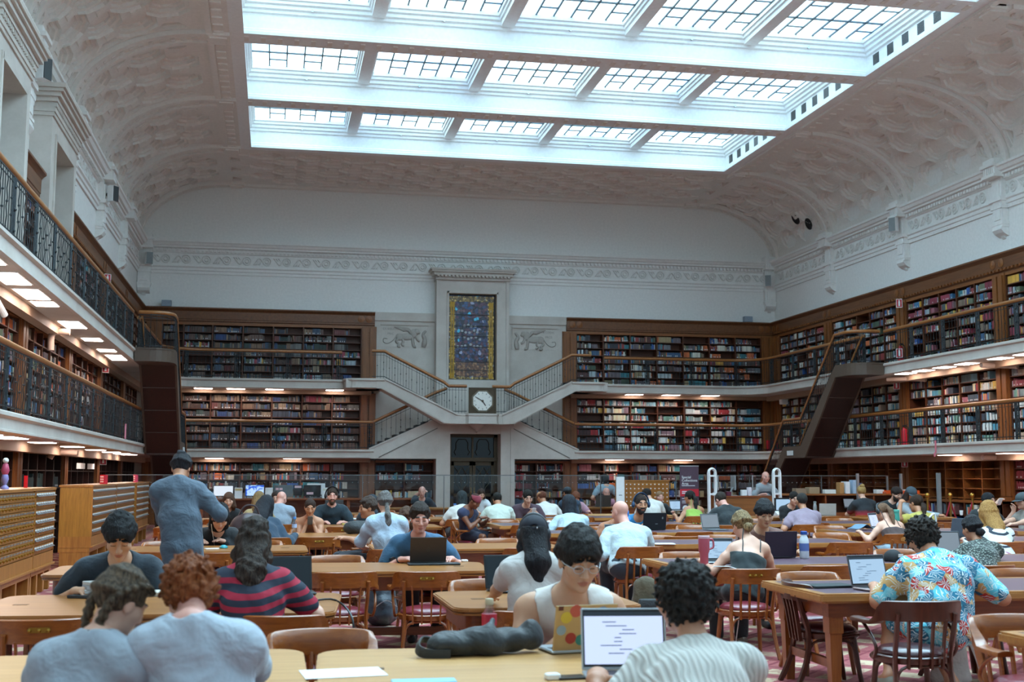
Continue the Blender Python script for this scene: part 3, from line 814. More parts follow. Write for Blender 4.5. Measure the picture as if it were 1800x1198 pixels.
# ---- winged-lion reliefs
def relief(sg, cx, label, lines, tx):
    t = thing('lion_relief', label, 'relief', (cx, 39.85, 6.22))
    stn = plain('relief stone', '#aba49c', .8)
    b = MB().box(-.78, .78, -.012, 0, -.36, .36); b.box(-.8, .8, -.05, 0, .36, .4); b.box(-.8, -.76, -.03, 0, -.36, .36) if sg < 0 else b.box(.76, .8, -.03, 0, -.36, .36)
    b.build('panel', M['stone'], t)
    f = lambda pts: [(sg*x, -.02, z) for x, z in pts]
    m = MB()
    def bl(x, z, rx, rz, ry=.05):
        n, k = 14, 6; vs = []; fs = []
        for i in range(k+1):
            a = PI*i/k
            for j in range(n): th = 2*PI*j/n; vs.append((sg*x+rx*math.sin(a)*math.cos(th), -.012-ry*math.sin(a)*max(0, math.sin(th))*1.0, z-rz*math.cos(a)))
        for i in range(k):
            for j in range(n): j2 = (j+1) % n; fs.append((i*n+j, i*n+j2, (i+1)*n+j2, (i+1)*n+j))
        m.add(vs, fs)
    bl(.05, -.02, .3, .12); bl(-.17, -.03, .14, .13); bl(.3, .1, .13, .16, .06); bl(.4, .16, .1, .11, .07); bl(.46, .12, .06, .05, .08)
    for pts, r_ in (([(-.2, -.05), (-.28, -.18), (-.2, -.26), (-.22, -.34), (-.15, -.345)], .045), ([(-.08, -.1), (-.05, -.2), (-.1, -.27), (-.02, -.33)], .04),
                    ([(.25, -.05), (.27, -.2), (.3, -.33), (.37, -.34)], .05), ([(.36, .0), (.42, -.12), (.5, -.16)], .04)):
        m.tube(f(smooth_path([(x, 0, z) for x, z in pts]) and [(p.x, p.z) for p in smooth_path([(x, 0, z) for x, z in pts])]), r_, 8)
    m.tube([(sg*p.x, -.02, p.z) for p in smooth_path([(-.28, 0, 0), (-.4, 0, -.16), (-.56, 0, -.25), (-.7, 0, -.2), (-.69, 0, -.08), (-.58, 0, -.1)])], .017, 6)
    for k in range(5):
        m.tube([(sg*p.x, -.025, p.z) for p in smooth_path([(.2, 0, .08), (.1, 0, .2+.012*k), (-.08-.07*k, 0, .16+.036*k)])], [.05-.004*k]*5+[.03]*3+[.012], 6)
    m.tube([(sg*p.x, -.02, p.z) for p in smooth_path([(.62, 0, -.35), (.66, 0, -.1), (.6, 0, .06), (.7, 0, .2)])], [.07, .08, .09, .08, .07, .07, .07, .06, .05, .05, .05, .04, .03], 7)
    m.build('lion', stn, t, smooth=60)
    for k, s_ in enumerate(lines):
        o = text('inscription', s_, .1, plain('incised letters', '#8c857e', .9), t); o.location = (sg*tx, -.014, .2-.16*k)
def text(name, s_, size, mat, parent=None, align='CENTER', ext=.002, vertical=True):
    cu = bpy.data.curves.new(name, 'FONT'); cu.body = s_; cu.size = size; cu.align_x = align; cu.extrude = ext; cu.resolution_u = 2
    tmp = bpy.data.objects.new('tmp', cu); C.objects.link(tmp)
    dg = bpy.context.evaluated_depsgraph_get(); me = bpy.data.meshes.new_from_object(tmp.evaluated_get(dg))
    bpy.data.objects.remove(tmp); bpy.data.curves.remove(cu); me.materials.clear(); me.materials.append(mat)
    o = link(name, me, parent)
    if vertical: o.rotation_euler = (PI/2, 0, 0)
    return o
relief(1, 4.2, 'carved winged lion relief facing right, left of the stained glass window', ['EX BIBLIOC', 'PRIC'], -.47)
relief(-1, 8.62, 'carved winged lion relief facing left, right of the stained glass window', ['A CODIC', 'PRCIS'], -.47)

# ---- double stair below the window
dst = thing('double_staircase', 'pale stone double staircase crossing in front of the far doors', 'stairs', (XM, 38.6, 0))
off = (-XM, -38.6)
def sub(mb): mb.v = [(x+off[0], y+off[1], z) for x, y, z in mb.v]; return mb
pl = [(5.5, 39.85), (5.5, 38.22), (6.0, 38.22), (6.08, 38.1), (6.98, 38.1), (7.06, 38.22), (7.4, 38.22), (7.4, 39.85)]
sub(MB().prism(pl, 'z', 3.28, 3.58)).build('landing', M['stone'], dst, fix=True)
sub(MB().prism([(XM+(x-XM)*1.03, 38.6+(y-38.6)*1.05 if y < 39 else y) for x, y in pl], 'z', 3.54, 3.6).prism([(XM+(x-XM)*1.02, 38.6+(y-38.6)*1.04 if y < 39 else y) for x, y in pl], 'z', 3.27, 3.31)).build('landing_moulding', M['stone'], dst, fix=True)
sub(MB().lathe([(.001, 3.0), (.05, 3.04), (.03, 3.08), (.12, 3.14), (.22, 3.22), (.24, 3.28)], 16, (XM, 38.75, 0))).build('boss', M['stone'], dst, smooth=50)
stepmat = plain('dark tread', '#2e2c2c', .6)
for sg in (1, -1):
    X = lambda x: XM+sg*(x-XM)
    up = [(5.7, 3.58), (3.4, 4.67), (3.15, 4.67), (3.15, 4.36), (3.28, 4.36), (5.3, 3.28), (5.7, 3.28)]
    sub(MB().prism([(X(x), z) for x, z in up], 'y', 38.2, 39.0)).build('upper_flight', M['stone'], dst, fix=True)
    ln = [(5.72, 3.60), (3.41, 4.69), (3.41, 4.64), (5.72, 3.545)]
    l2 = [(5.34, 3.32), (3.3, 4.40), (3.3, 4.37), (5.34, 3.29)]
    sub(MB().prism([(X(x), z) for x, z in ln], 'y', 38.16, 38.22).prism([(X(x), z) for x, z in l2], 'y', 38.185, 38.21)).build('string_moulding', M['stone'], dst, fix=True)
    lw = [(5.2, 3.45), (3.03, 2.47), (3.03, 2.17), (5.2, 2.17)]
    sub(MB().prism([(X(x), z) for x, z in lw], 'y', 38.95, 39.85)).build('lower_flight', M['stone'], dst, fix=True)
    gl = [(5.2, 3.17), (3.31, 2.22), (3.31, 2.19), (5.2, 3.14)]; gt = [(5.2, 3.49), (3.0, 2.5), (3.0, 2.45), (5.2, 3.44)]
    sub(MB().prism([(X(x), z) for x, z in gl], 'y', 38.935, 38.96)).build('groove_shade', plain('painted groove shade', '#6f675f', .9), dst, fix=True)  # dark strip laid on the string, a groove's shade put into its colour
    sub(MB().prism([(X(x), z) for x, z in gt], 'y', 38.92, 39.02)).build('string_moulding', M['stone'], dst, fix=True)
    m = MB()
    for k in range(8):
        x = X(3.35+k*.235); z = 2.62+k*.107; a, b = sorted((x, x+sg*-.25)); m.box(a, b, 39.05, 39.8, z-.14, z)
    sub(m).build('treads', stepmat, dst)
    m = MB()
    for k in range(9):
        x = X(5.55-k*.235); z = 3.6+k*.109; a, b = sorted((x, x+sg*-.26)); m.box(a, b, 38.3, 38.95, z-.1, z+.02)
    sub(m).build('treads', stepmat, dst)
    # piers beside the doors
    m = MB(); a, b = sorted((X(5.2), X(5.62))); m.box(a, b, 38.97, 40.2, 0, 3.28); a, b = sorted((X(5.16), X(5.3))); m.box(a, b, 38.94, 39.0, 0, 3.2)
    sub(m).build('pier', M['stone'], dst)
    hp = [(X(5.48), 38.26, 3.58), (X(5.3), 38.26, 3.72), (X(3.62), 38.26, 4.55), (X(3.4), 38.26, 4.67), (X(2.75 if sg < 0 else 3.0), 38.28, 4.67)]
    railing('stair_railing', 'iron stair railing with oak handrail rising %s to the upper gallery' % ('left' if sg > 0 else 'right'), 'railing', hp, posts=False, gap=.1, plan=1.3, group='stair railings')
    hp = [(X(5.5), 39.02, 3.58), (X(5.1), 39.02, 3.42), (X(3.15), 39.02, 2.47)]
    railing('stair_railing', 'iron stair railing descending to the lower gallery on the %s of the doors' % ('left' if sg > 0 else 'right'), 'railing', hp, posts=False, gap=.17, plan=1.3, group='stair railings')
    a = sorted((X(5.48), X(6.04)))
    railing('stair_railing', 'short landing railing immediately %s of the clock' % ('left' if sg > 0 else 'right'), 'railing', [(a[0], 38.26, 3.6), (a[1], 38.26, 3.6)] if True else 0, posts=False, gap=.1, plan=1.3, group='stair railings')
m = MB().box(5.62, 7.28, 39.0, 40.2, 2.98, 3.28); sub(m).build('lintel', M['stone'], dst)

ck = thing('wall_clock', 'square bronze clock with white octagonal face on the stair landing', 'clock', (6.53, 38.16, 4.0))
b = MB().box(-.42, .42, 0, .1, -.42, .42); b.box(-.45, .45, -.02, 0, .38, .43).box(-.45, .45, -.02, 0, -.43, -.38).box(-.45, -.4, -.02, 0, -.4, .4).box(.4, .45, -.02, 0, -.4, .4); b.build('case', M['bronze'], ck)
octa = lambda r_: [(r_*math.cos(R(22.5+45*i))/math.cos(R(22.5)), r_*math.sin(R(22.5+45*i))/math.cos(R(22.5))) for i in range(8)]
MB().prism(octa(.345), 'y', -.025, 0).build('bezel', plain('bezel bronze', '#6a6050', .4, .5), ck, fix=True)
MB().prism(octa(.3), 'y', -.035, -.02).build('dial', plain('clock dial', '#e6e4dc', .5), ck, fix=True)
h = MB()
for k in range(12):
    a = PI*k/6; h.obox((.255*math.sin(a), -.04, .255*math.cos(a)), (.007*math.cos(a), 0, -.007*math.sin(a)), (0, .004, 0), (.025*math.sin(a), 0, .025*math.cos(a)))
h.build('hour_marks', M['black'], ck)
for nm, a, ln_, wd in (('hour_hand', R(147), .16, .014), ('minute_hand', R(-60), .24, .009)):
    d = Vector((math.sin(a), 0, math.cos(a))); MB().obox(d*(ln_/2)+Vector((0, -.046, 0)), d*(ln_/2+.02), (0, .004, 0), d.cross(Vector((0, 1, 0)))*wd).build(nm, M['black'], ck)
MB().lathe([(.035, 0), (.035, .012)], 12, (0, -.045, 0), axis='y').build('hub', M['bronze'], ck)

# ---- bronze doors
dr = MB().box(5.62, 5.74, 39.55, 39.7, 0, 2.98).box(7.28-.12, 7.28, 39.55, 39.7, 0, 2.98).box(5.62, 7.28, 39.55, 39.7, 2.88, 2.98).box(5.62, 7.28, 39.5, 39.7, 2.1, 2.22).build('door_1', M['bronze']); struct(dr)
for sg in (1, -1):
    x0, x1 = (5.74, 6.44) if sg > 0 else (6.46, 7.16)
    lf = MB(); 
    for a, b, c, d in ((x0, x0+.09, 0, 2.1), (x1-.09, x1, 0, 2.1), (x0, x1, 1.96, 2.1), (x0, x1, 0, .5), (x0, x1, .95, 1.05)): lf.box(a, b, 39.58, 39.64, c, d)
    lo = lf.build('door_leaf', M['bronze'], dr)
    MB().box(x0+.09, x1-.09, 39.61, 39.62, .5, 1.96).build('pane', plain('dark glass', '#10141a', .12), lo)
    cx = (x0+x1)/2; tr = MB()
    for s_ in (-1, 1):
        tr.tube(smooth_path([(cx+s_*.02, 39.57, 1.9), (cx+s_*.1, 39.57, 1.75), (cx+s_*.19, 39.57, 1.62), (cx+s_*.19, 39.57, 1.4), (cx+s_*.08, 39.57, 1.25), (cx+s_*.02, 39.57, 1.1)]), .012, 5)
        tr.tube(smooth_path([(cx+s_*.24, 39.57, 1.9), (cx+s_*.14, 39.57, 1.78), (cx+s_*.05, 39.57, 1.62), (cx, 39.57, 1.5), (cx, 39.57, 1.1)]), .01, 5)
    tr.tube([(cx+.05*math.cos(a), 39.57, 1.45+.05*math.sin(a)) for a in np.linspace(0, 2*PI, 10)[:-1]], .012, 5, closed=True)
    tr.build('tracery', M['bronze'], lo)
    MB().lathe([(.02, 0), (.03, .03), (.02, .05)], 8, (x1-.045 if sg > 0 else x0+.045, 39.57, 1.1), axis='y').rod((x1-.045 if sg > 0 else x0+.045, 39.54, .95), (x1-.045 if sg > 0 else x0+.045, 39.54, 1.25), .012).build('handle', M['brass'], lo)
tm = MB().box(5.74, 7.16, 39.63, 39.64, 2.22, 2.88).build('transom_pane', plain('dark glass', '#10141a', .12), dr)
tr = MB()
for cx in (6.1, 6.8):
    pts = [(cx-.2, 2.3), (cx-.26, 2.4), (cx-.2, 2.5), (cx-.2, 2.7), (cx-.12, 2.82), (cx+.12, 2.82), (cx+.2, 2.7), (cx+.2, 2.5), (cx+.26, 2.4), (cx+.2, 2.3)]
    tr.tube([(x, 39.6, z) for x, z in pts], .012, 5)
tr.box(6.42, 6.48, 39.58, 39.63, 2.22, 2.88); tr.build('transom_tracery', M['bronze'], dr)

# ---- stone portals of the upper left gallery
for n_, (a, b) in enumerate(((18.25, 20.05), (22.75, 24.75))):
    p = MB(); xf = -4.02
    p.box(-4.45, xf, a-.36, a, Z2, 8.05); p.box(-4.45, xf, b, b+.36, Z2, 8.05); p.box(-4.45, xf, a, b, 7.75, 8.05)
    p.box(-5.7, -4.35, a-.3, a+.03, Z2, 8.0); p.box(-5.7, -4.35, b-.03, b+.3, Z2, 8.0); p.box(-5.7, -4.35, a-.3, b+.3, 7.71, 8.0); p.box(-5.9, -5.7, a-.3, b+.3, Z2, 8.0); p.box(-5.7, -4.4, a, b, Z2-.3, Z2)
    p.box(-4.45, xf+.03, a-.05, a+.04, Z2, 7.8); p.box(-4.45, xf+.03, b-.04, b+.05, Z2, 7.8); p.box(-4.45, xf+.03, a, b, 7.70, 7.8)
    struct(p.build('door_%d' % (n_+2), M['stone']))
    c = MB()
    for z0, z1, e in ((8.05, 8.12, .03), (8.12, 8.2, .05), (8.2, 8.3, .03), (8.3, 8.38, .09), (8.38, 8.46, .15), (8.46, 8.52, .2), (8.52, 8.6, .24)): c.box(-4.45, xf+e, a-.36-e, b+.36+e, z0, z1)
    y = a-.4
    while y < b+.4: c.box(xf+.02, xf+.075, y, y+.06, 8.21, 8.29); y += .12
    struct(c.build('trim_%d' % tr_n, M['stone'])); tr_n += 1

# ------------------------------------------------------------------ lamps under the galleries
LAMP = emit('downlight', '#ffe6d8', 6.0)
def downlight():
    t = thing('ceiling_light', None, 'light')
    MB().box(-.2, .2, -.3, .3, -.012, 0).build('housing', M['white'], t)
    MB().box(-.17, .17, -.27, .27, -.02, -.012).build('diffuser', LAMP, t)
    return t
proto = freeze(downlight()); used = False
def place_light(loc, rz, label, group):
    global used
    if not used: proto.location = loc; proto.rotation_euler = (0, 0, rz); tag(proto, label, None, group); used = True
    else: dup(proto, loc, rz, label, group)
WHERE = {('L', 2): 'soffit of the upper left gallery', ('L', 1): 'soffit of the lower left gallery', ('R', 2): 'soffit of the upper right gallery', ('R', 1): 'soffit of the lower right gallery', ('F', 2): 'soffit of the upper far gallery', ('F', 1): 'soffit of the lower far gallery'}
for key, vals in {('L', 2): [16.2, 17.4, 17.9, 18.9, 19.4, 20.2, 22.7, 23.2, 25.4, 27.6, 28.9, 29.6], ('L', 1): [16.5, 17.6, 18.2, 20.5, 23.5, 26.5, 29.0, 31.0, 32.5],
                  ('R', 2): [23.2, 24.2, 25.2, 26.6, 27.6, 28.6, 29.5], ('R', 1): [22.5, 25.0, 27.5], ('F', 2): [-2.2, -1.2, 0.0, 1.9, 11.9, 13.2, 14.6], ('F', 1): [-1.8, .6, 11.2, 13.6]}.items():
    for i, q in enumerate(vals):
        z = (Z2B if key[1] == 2 else Z1B)-.001
        loc = (-3.62, q, z) if key[0] == 'L' else (16.46, q, z) if key[0] == 'R' else (q, 39.24, z)
        place_light(loc, 0 if key[0] != 'F' else PI/2, '%s lit panel from the %s in the %s' % (ORD[i+1], 'left' if key[0] == 'F' else 'near end', WHERE[key]), 'lit panels in the '+WHERE[key])
# ------------------------------------------------------------------ bookcases
PALS = {
 'dark': [('#3a2a24','dark brown'),('#4a3a34','brown'),('#5a4640','grey brown'),('#2e3440','slate'),('#34465c','dusty blue'),('#5c5a58','grey'),('#3a3a3c','charcoal'),('#6a5444','tan brown'),('#2f3c3a','dark green'),('#283c66','navy'),('#5e3434','maroon'),('#7a6a58','beige'),('#2c2a2c','black'),('#46566a','steel blue')],
 'mixed': [('#4a3a34','brown'),('#2c6a74','teal'),('#34506e','blue'),('#7c3030','red'),('#a8562c','orange'),('#6a5a4a','khaki'),('#3a4a3c','green'),('#9aa4a8','pale grey'),('#2a2c34','black'),('#5c5258','mauve'),('#8a7a5c','ochre'),('#b8b4a8','cream'),('#24467e','royal blue'),('#60646a','grey'),('#4a2c2c','maroon')],
 'pale': [('#aab8bc','pale grey'),('#7fa8b8','sky blue'),('#3c7c94','teal blue'),('#c4c8c4','white'),('#8c9498','grey'),('#34586e','blue'),('#c8b89a','cream'),('#2c3440','slate'),('#6a7a7c','grey green'),('#902830','red'),('#3a2c30','dark'),('#b89a4a','yellow'),('#527a70','green'),('#74606c','mauve'),('#9c8878','tan')],
 'crimson': [('#6e2434','crimson'),('#7c2c3c','wine'),('#4a3a3a','brown'),('#88505a','rose'),('#3c4a4c','slate'),('#8a949a','pale grey'),('#b88a34','yellow'),('#2c5a7c','blue'),('#58604c','olive'),('#6a5a4c','khaki'),('#34404a','charcoal')],
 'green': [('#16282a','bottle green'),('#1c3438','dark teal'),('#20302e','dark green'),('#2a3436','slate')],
 'wine': [('#6a1c26','wine'),('#7a222c','crimson'),('#601a24','dark red')],
 'redset': [('#8a1c26','red'),('#5a1a20','dark red'),('#3a2024','maroon'),('#a8a49c','white'),('#2c4a5e','blue')],
}
BOOKS = []
ALLC = []
rnd = random.Random(11)
def bookcase(label, org, u, n, W, z0, z1, cols, rows, pal, bay, fill=.93, empty=.06, pil=(1, 1), depth=.33, skip=None, wood_=None, group='oak bookcases'):
    """org = left end of the face at floor level (as seen from the hall); u = along the wall to the right, n = out into the hall"""
    u, n = Vector(u), Vector(n); o = Vector((org[0], org[1], z0)); H = z1-z0
    rz = math.atan2(u.y, u.x)
    t = thing('bookcase', label, 'bookcase', o, rz, group)
    wd = wood_ or M['shelf']
    # local frame: +x along u, -y towards the hall
    MB().box(0, W, depth, depth+.03, 0, H).build('back_panel', wd, t)
    ws = [W*c/cols for c in range(cols+1)] if isinstance(cols, int) else cols
    for x in ws: MB().box(max(0, x-.02), min(W, x+.02), .0, depth, 0, H).build('upright', wd, t)
    rh = (H-.1)/rows
    for r in range(rows): MB().box(0, W, .005, depth, .05+r*rh-.02, .05+r*rh).build('shelf', wd, t)
    MB().box(0, W, -.01, depth, H-.07, H).build('head_rail', M['oak_x'], t)
    for k, on in enumerate(pil):
        if not on: continue
        x = -.25 if k == 0 else W+.25; m = MB()
        m.box(x-.24, x+.24, -.03, depth, 0, H); m.box(x-.2, x-.03, -.07, -.03, .12, H-.06); m.box(x+.03, x+.2, -.07, -.03, .12, H-.06); m.box(x-.24, x+.24, -.08, -.03, 0, .1)
        for q in range(9): m.lathe([(.018, 0), (.001, .012)], 6, (x, -.03, H-.2-q*.085), axis='y')
        m.build('pilaster', M['oak'], t)
    # books
    for r in range(rows):
        zb = .05+r*rh
        for c in range(len(ws)-1):
            if skip and skip(r, c, rows, len(ws)-1): continue
            xa, xb = ws[c]+.03, ws[c+1]-.03
            if rnd.random() < empty: continue
            end = xb if rnd.random() < .6 else xa+(xb-xa)*rnd.uniform(.45, fill)
            x = xa; run = 0; lean = 0; k = 0; cl = None; sticker = rnd.random() < .55
            palc = PALS[pal] if rnd.random() > .06 else PALS['crimson' if pal != 'crimson' else 'mixed']
            while True:
                if run <= 0:
                    cl = rnd.choice(palc); run = 1 if rnd.random() < .8 else rnd.randint(3, 9)
                    hh = rnd.uniform(.6, .93)*(rh-.03); tt = rnd.uniform(.022, .055); dp = rnd.uniform(.15, .22)
                    if rnd.random() < .06: lean = rnd.uniform(.1, .25)
                    else: lean = 0
                run -= 1
                if x+tt+lean*hh > end: break
                v = rnd.uniform(1.2, 1.9); col = tuple(min(.85, q*v+.006) for q in rgb(cl[0]))
                BOOKS.append((t, bay, r, c, k, x+lean*hh*.5, tt, zb, hh*(1-lean*.15), dp, lean, col, cl[1], sticker and rnd.random() < .5, rows))
                x += tt+.002+(lean*.02); k += 1
    return t
RB = [(26.17, 30.83), (30.83, 35.4), (35.4, 39.95), (21.5, 26.17)]
NM = {21.5: 'nearest', 26.17: 'second', 30.83: 'third', 35.4: 'farthest'}
empt = lambda r, c, R_, C_: True
for a, b in ((21.5, 26.17), (26.17, 30.83), (30.83, 35.4), (35.4, 39.95)):
    nm = NM[a]; end = .5 if a > 35 else 0
    W = b-a-.5-end; org = (SR, b-.25-end)
    bookcase('oak bookcase on the upper right gallery, %s bay from the near end' % nm, org, (0, -1, 0), (-1, 0, 0), W, Z2, 6.5, 5, 7, 'crimson' if a in (26.17, 21.5) else 'mixed', '%s upper right bay' % nm, pil=(1 if a > 35 else 0, 1), group='upper right bookcases')
    bookcase('oak bookcase on the lower right gallery, %s bay from the near end' % nm, org, (0, -1, 0), (-1, 0, 0), W, Z1, 4.3, 5, 7, 'pale', '%s middle right bay' % nm, pil=(1 if a > 35 else 0, 1), group='lower right bookcases')
    bookcase('bare oak bookcase on the floor below the right galleries, %s bay from the near end' % nm if a != 21.5 else 'oak bookcase of wine-red volumes at the near end of the right-hand floor', org, (0, -1, 0), (-1, 0, 0), W, 1.05, 2.12, 5, 4, 'wine', '%s ground right bay' % nm, pil=(1 if a > 35 else 0, 1), skip=None if a == 21.5 else empt, group='floor bookcases right', wood_=M['shelf'] if a == 21.5 else M['oak_x'])
    bookcase('low bookcase under the bare shelves, %s bay of the right wall' % nm, org, (0, -1, 0), (-1, 0, 0), W, 0, 1.05, 5, 3, 'wine' if a == 21.5 else 'mixed', '%s low right bay' % nm, pil=(0, 0), group='low bookcases right')
LN = {16.85: 'nearest', 21.5: 'second', 26.17: 'third', 30.83: 'fourth', 35.4: 'farthest'}
for a, b in ((16.85, 21.5), (21.5, 26.17), (26.17, 30.83), (30.83, 35.4), (35.4, 39.95)):
    nm = LN[a]; end = .5 if a > 35 else 0; W = b-a-.5-end; org = (SL, a+.25)
    if a > 26: bookcase('oak bookcase on the upper left gallery, %s bay from the near end' % nm, org, (0, 1, 0), (1, 0, 0), W, Z2, 6.5, 5, 7, 'mixed', '%s upper left bay' % nm, pil=(1, 0), group='upper left bookcases')
    bookcase('oak bookcase on the lower left gallery, %s bay from the near end' % nm, org, (0, 1, 0), (1, 0, 0), W, Z1, 4.3, 5, 7, 'mixed' if a < 30 else 'dark', '%s middle left bay' % nm, pil=(1, 0), group='lower left bookcases')
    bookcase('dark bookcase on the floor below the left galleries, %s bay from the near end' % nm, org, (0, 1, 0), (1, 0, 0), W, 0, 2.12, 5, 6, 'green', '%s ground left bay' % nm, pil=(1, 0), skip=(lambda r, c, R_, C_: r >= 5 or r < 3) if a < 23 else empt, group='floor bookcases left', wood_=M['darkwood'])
bookcase('oak bookcase between the two stone portals', (SL, 20.5), (0, 1, 0), (1, 0, 0), 1.8, Z2, 6.5, 2, 7, 'mixed', 'portal case', pil=(0, 0), group='upper left bookcases')
bookcase('oak bookcase just beyond the far stone portal', (SL, 25.2), (0, 1, 0), (1, 0, 0), .95, Z2, 6.5, 1, 7, 'mixed', 'case beyond portal', pil=(0, 0), group='upper left bookcases')
fl = [0, .66, 1.56, 2.52, 3.48, 4.44, 5.4, 6.32]
for z0, z1, rows, pal, nm in ((Z2, 6.5, 7, 'dark', 'upper'), (Z1, 4.3, 7, 'dark', 'middle'), (0, 2.12, 7, 'mixed', 'ground')):
    bookcase('wide oak bookcase on the far wall left of the stone centre, %s storey' % nm, (-3.55, SF), (1, 0, 0), (0, -1, 0), 6.32, z0, z1, fl, rows, pal, 'far left %s case' % nm, pil=(1, 1), group='far wall bookcases')
fr_ = [0]+[.94+.955*i for i in range(7)]
for z0, z1, rows, pal, nm in ((Z2, 6.5, 7, 'mixed', 'upper'), (Z1, 4.3, 7, 'pale', 'middle'), (0, 2.12, 7, 'mixed', 'ground')):
    bookcase('wide oak bookcase on the far wall right of the stone centre, %s storey' % nm, (10.05, SF), (1, 0, 0), (0, -1, 0), 6.67, z0, z1, fr_, rows, pal, 'far right %s case' % nm, pil=(1, 1), group='far wall bookcases')
bookcase('bookcase of blue and grey books left of the far doors', (3.28, SF), (1, 0, 0), (0, -1, 0), 1.9, 0, 2.12, 2, 7, 'pale', 'case left of doors', pil=(0, 0), empty=.15, group='far wall bookcases')
bookcase('bookcase of red volumes right of the far doors', (7.7, SF), (1, 0, 0), (0, -1, 0), 1.9, 0, 2.12, 2, 7, 'redset', 'case right of doors', pil=(0, 0), empty=.12, group='far wall bookcases')
# ---- oak cornice over the upper cases
cp = [(-.42, 6.48), (.0, 6.48), (.0, 6.53), (.03, 6.55), (.03, 6.6), (.045, 6.61), (.045, 6.86), (.08, 6.9), (.13, 6.94), (.13, 6.98), (-.42, 6.99)]
for pth in ([(SR, 14), (SR, SF), (9.7, SF)], [(3.2, SF), (SL, SF), (SL, 25.15)], [(SL, 22.36), (SL, 20.44)]):
    struct(MB().sweep(pth, cp).build('trim_%d' % tr_n, M['oak_y'])); tr_n += 1
rs = MB(); dn = MB()
for sx, x in ((-1, SR-.045), (1, SL+.045)):
    for y in PIL[0:5]:
        if sx > 0 and y < 25: continue
        for dy in (-.17, .17): rs.lathe([(.001, 0), (.1, 0), (.115, sx*.012), (.08, sx*.02), (.001, sx*.03)], 12, (x, min(y, 39.4)+dy, 6.74), axis='x')
    y = 15.0
    while y < 39.5:
        if sx < 0 or y > 25.3: dn.box(x-.01, x+.03, y, y+.07, 6.555, 6.605) if sx > 0 else dn.box(x-.03, x+.01, y, y+.07, 6.555, 6.605)
        y += .15
for x in (2.75, 3.0, 9.9, 10.15, 16.7, 16.95, -3.4, -3.7): rs.lathe([(.001, 0), (.1, 0), (.115, .012), (.08, .02), (.001, .03)], 12, (x, SF-.045, 6.74), axis='y')
struct(rs.build('trim_%d' % tr_n, M['oak'], fix=True)); tr_n += 1
struct(dn.build('trim_%d' % tr_n, M['oak'])); tr_n += 1
# ---- books: the 300 that show largest are things of their own
bpy.context.view_layer.update()
def bverts(b, world=True):
    t, bay, r, c, k, x, w, z, h, d, lean, col, cn, stk, rows = b; f = .035
    L = lean
    def p(px, y, pz): return (x+px-L*(pz-h/2), y, z+pz)
    vs = [p(0, f+d, 0), p(0, f+.006, 0), p(w/2, f, 0), p(w, f+.006, 0), p(w, f+d, 0), p(0, f+d, h), p(0, f+.006, h), p(w/2, f, h), p(w, f+.006, h), p(w, f+d, h)]
    fs = [(0,1,6,5), (1,2,7,6), (2,3,8,7), (3,4,9,8), (4,0,5,9), (5,6,7,8,9)]
    if stk:
        vs += [p(w*.2, f-.002, .02), p(w*.8, f-.002, .02), p(w*.8, f-.002, .055), p(w*.2, f-.002, .055)]
        fs.append((10, 11, 12, 13))
    return vs, fs
sc_l = []
for i, b in enumerate(BOOKS):
    t = b[0]; mw = t.matrix_world
    p = mw @ Vector((b[5]+b[6]/2, .03, b[7]+b[8]/2)); n = (mw.to_3x3() @ Vector((0, -1, 0)))
    x, y, dz = proj(p)
    vd = (Vector((0, 0, CAMZ))-p).normalized(); a = b[6]*b[8]*(F_PX/dz)**2*max(0, n.dot(vd))
    ok = 4 < x < 1796
    if n.x > .5: # left wall: hidden by the gallery floor or the catalogues
        lim = {Z2: 5.52, Z1: 2.75, 0: 1.55}[round(t.location.z, 2) if t.location.z else 0]
        ok = ok and p.z-b[8]/2 > lim-.1
    elif n.x < -.5: ok = ok and not (4.3 < p.z < 4.95) and p.z > .7
    sc_l.append((a if ok else 0, i))
sc_l.sort(reverse=True); solo = set(i for a, i in sc_l[:290])
stuff = MB()
for i, b in enumerate(BOOKS):
    t = b[0]; vs, fs = bverts(b)
    if i in solo:
        m = MB(); m.col = b[11]; m.add(vs, fs[:6])
        o = m.build('book', M['book'])
        o.matrix_world = t.matrix_world.copy()
        if b[13]:
            m = MB(); m.col = (.75, .76, .76); m.add(vs[10:], [(0, 1, 2, 3)]); m.build('label_sticker', M['book'], o)
        tag(o, '%s book, %s from left, %s shelf down, %s column, %s' % (b[12], ORD[b[4]+1], ORD[b[14]-b[2]], ORD[b[3]+1], b[1]), 'book', 'books in the '+b[1])
    else:
        mw = t.matrix_world; vs = [mw @ Vector(v) for v in vs]
        stuff.col = b[11]; stuff.add(vs, fs[:6])
        if b[13]: stuff.col = (.75, .76, .76); stuff.add(vs[10:], [(0, 1, 2, 3)])
o = stuff.build('shelved_books', M['book']); tag(o, 'all the smaller books filling the far and gallery shelves', 'books', None, 'stuff')
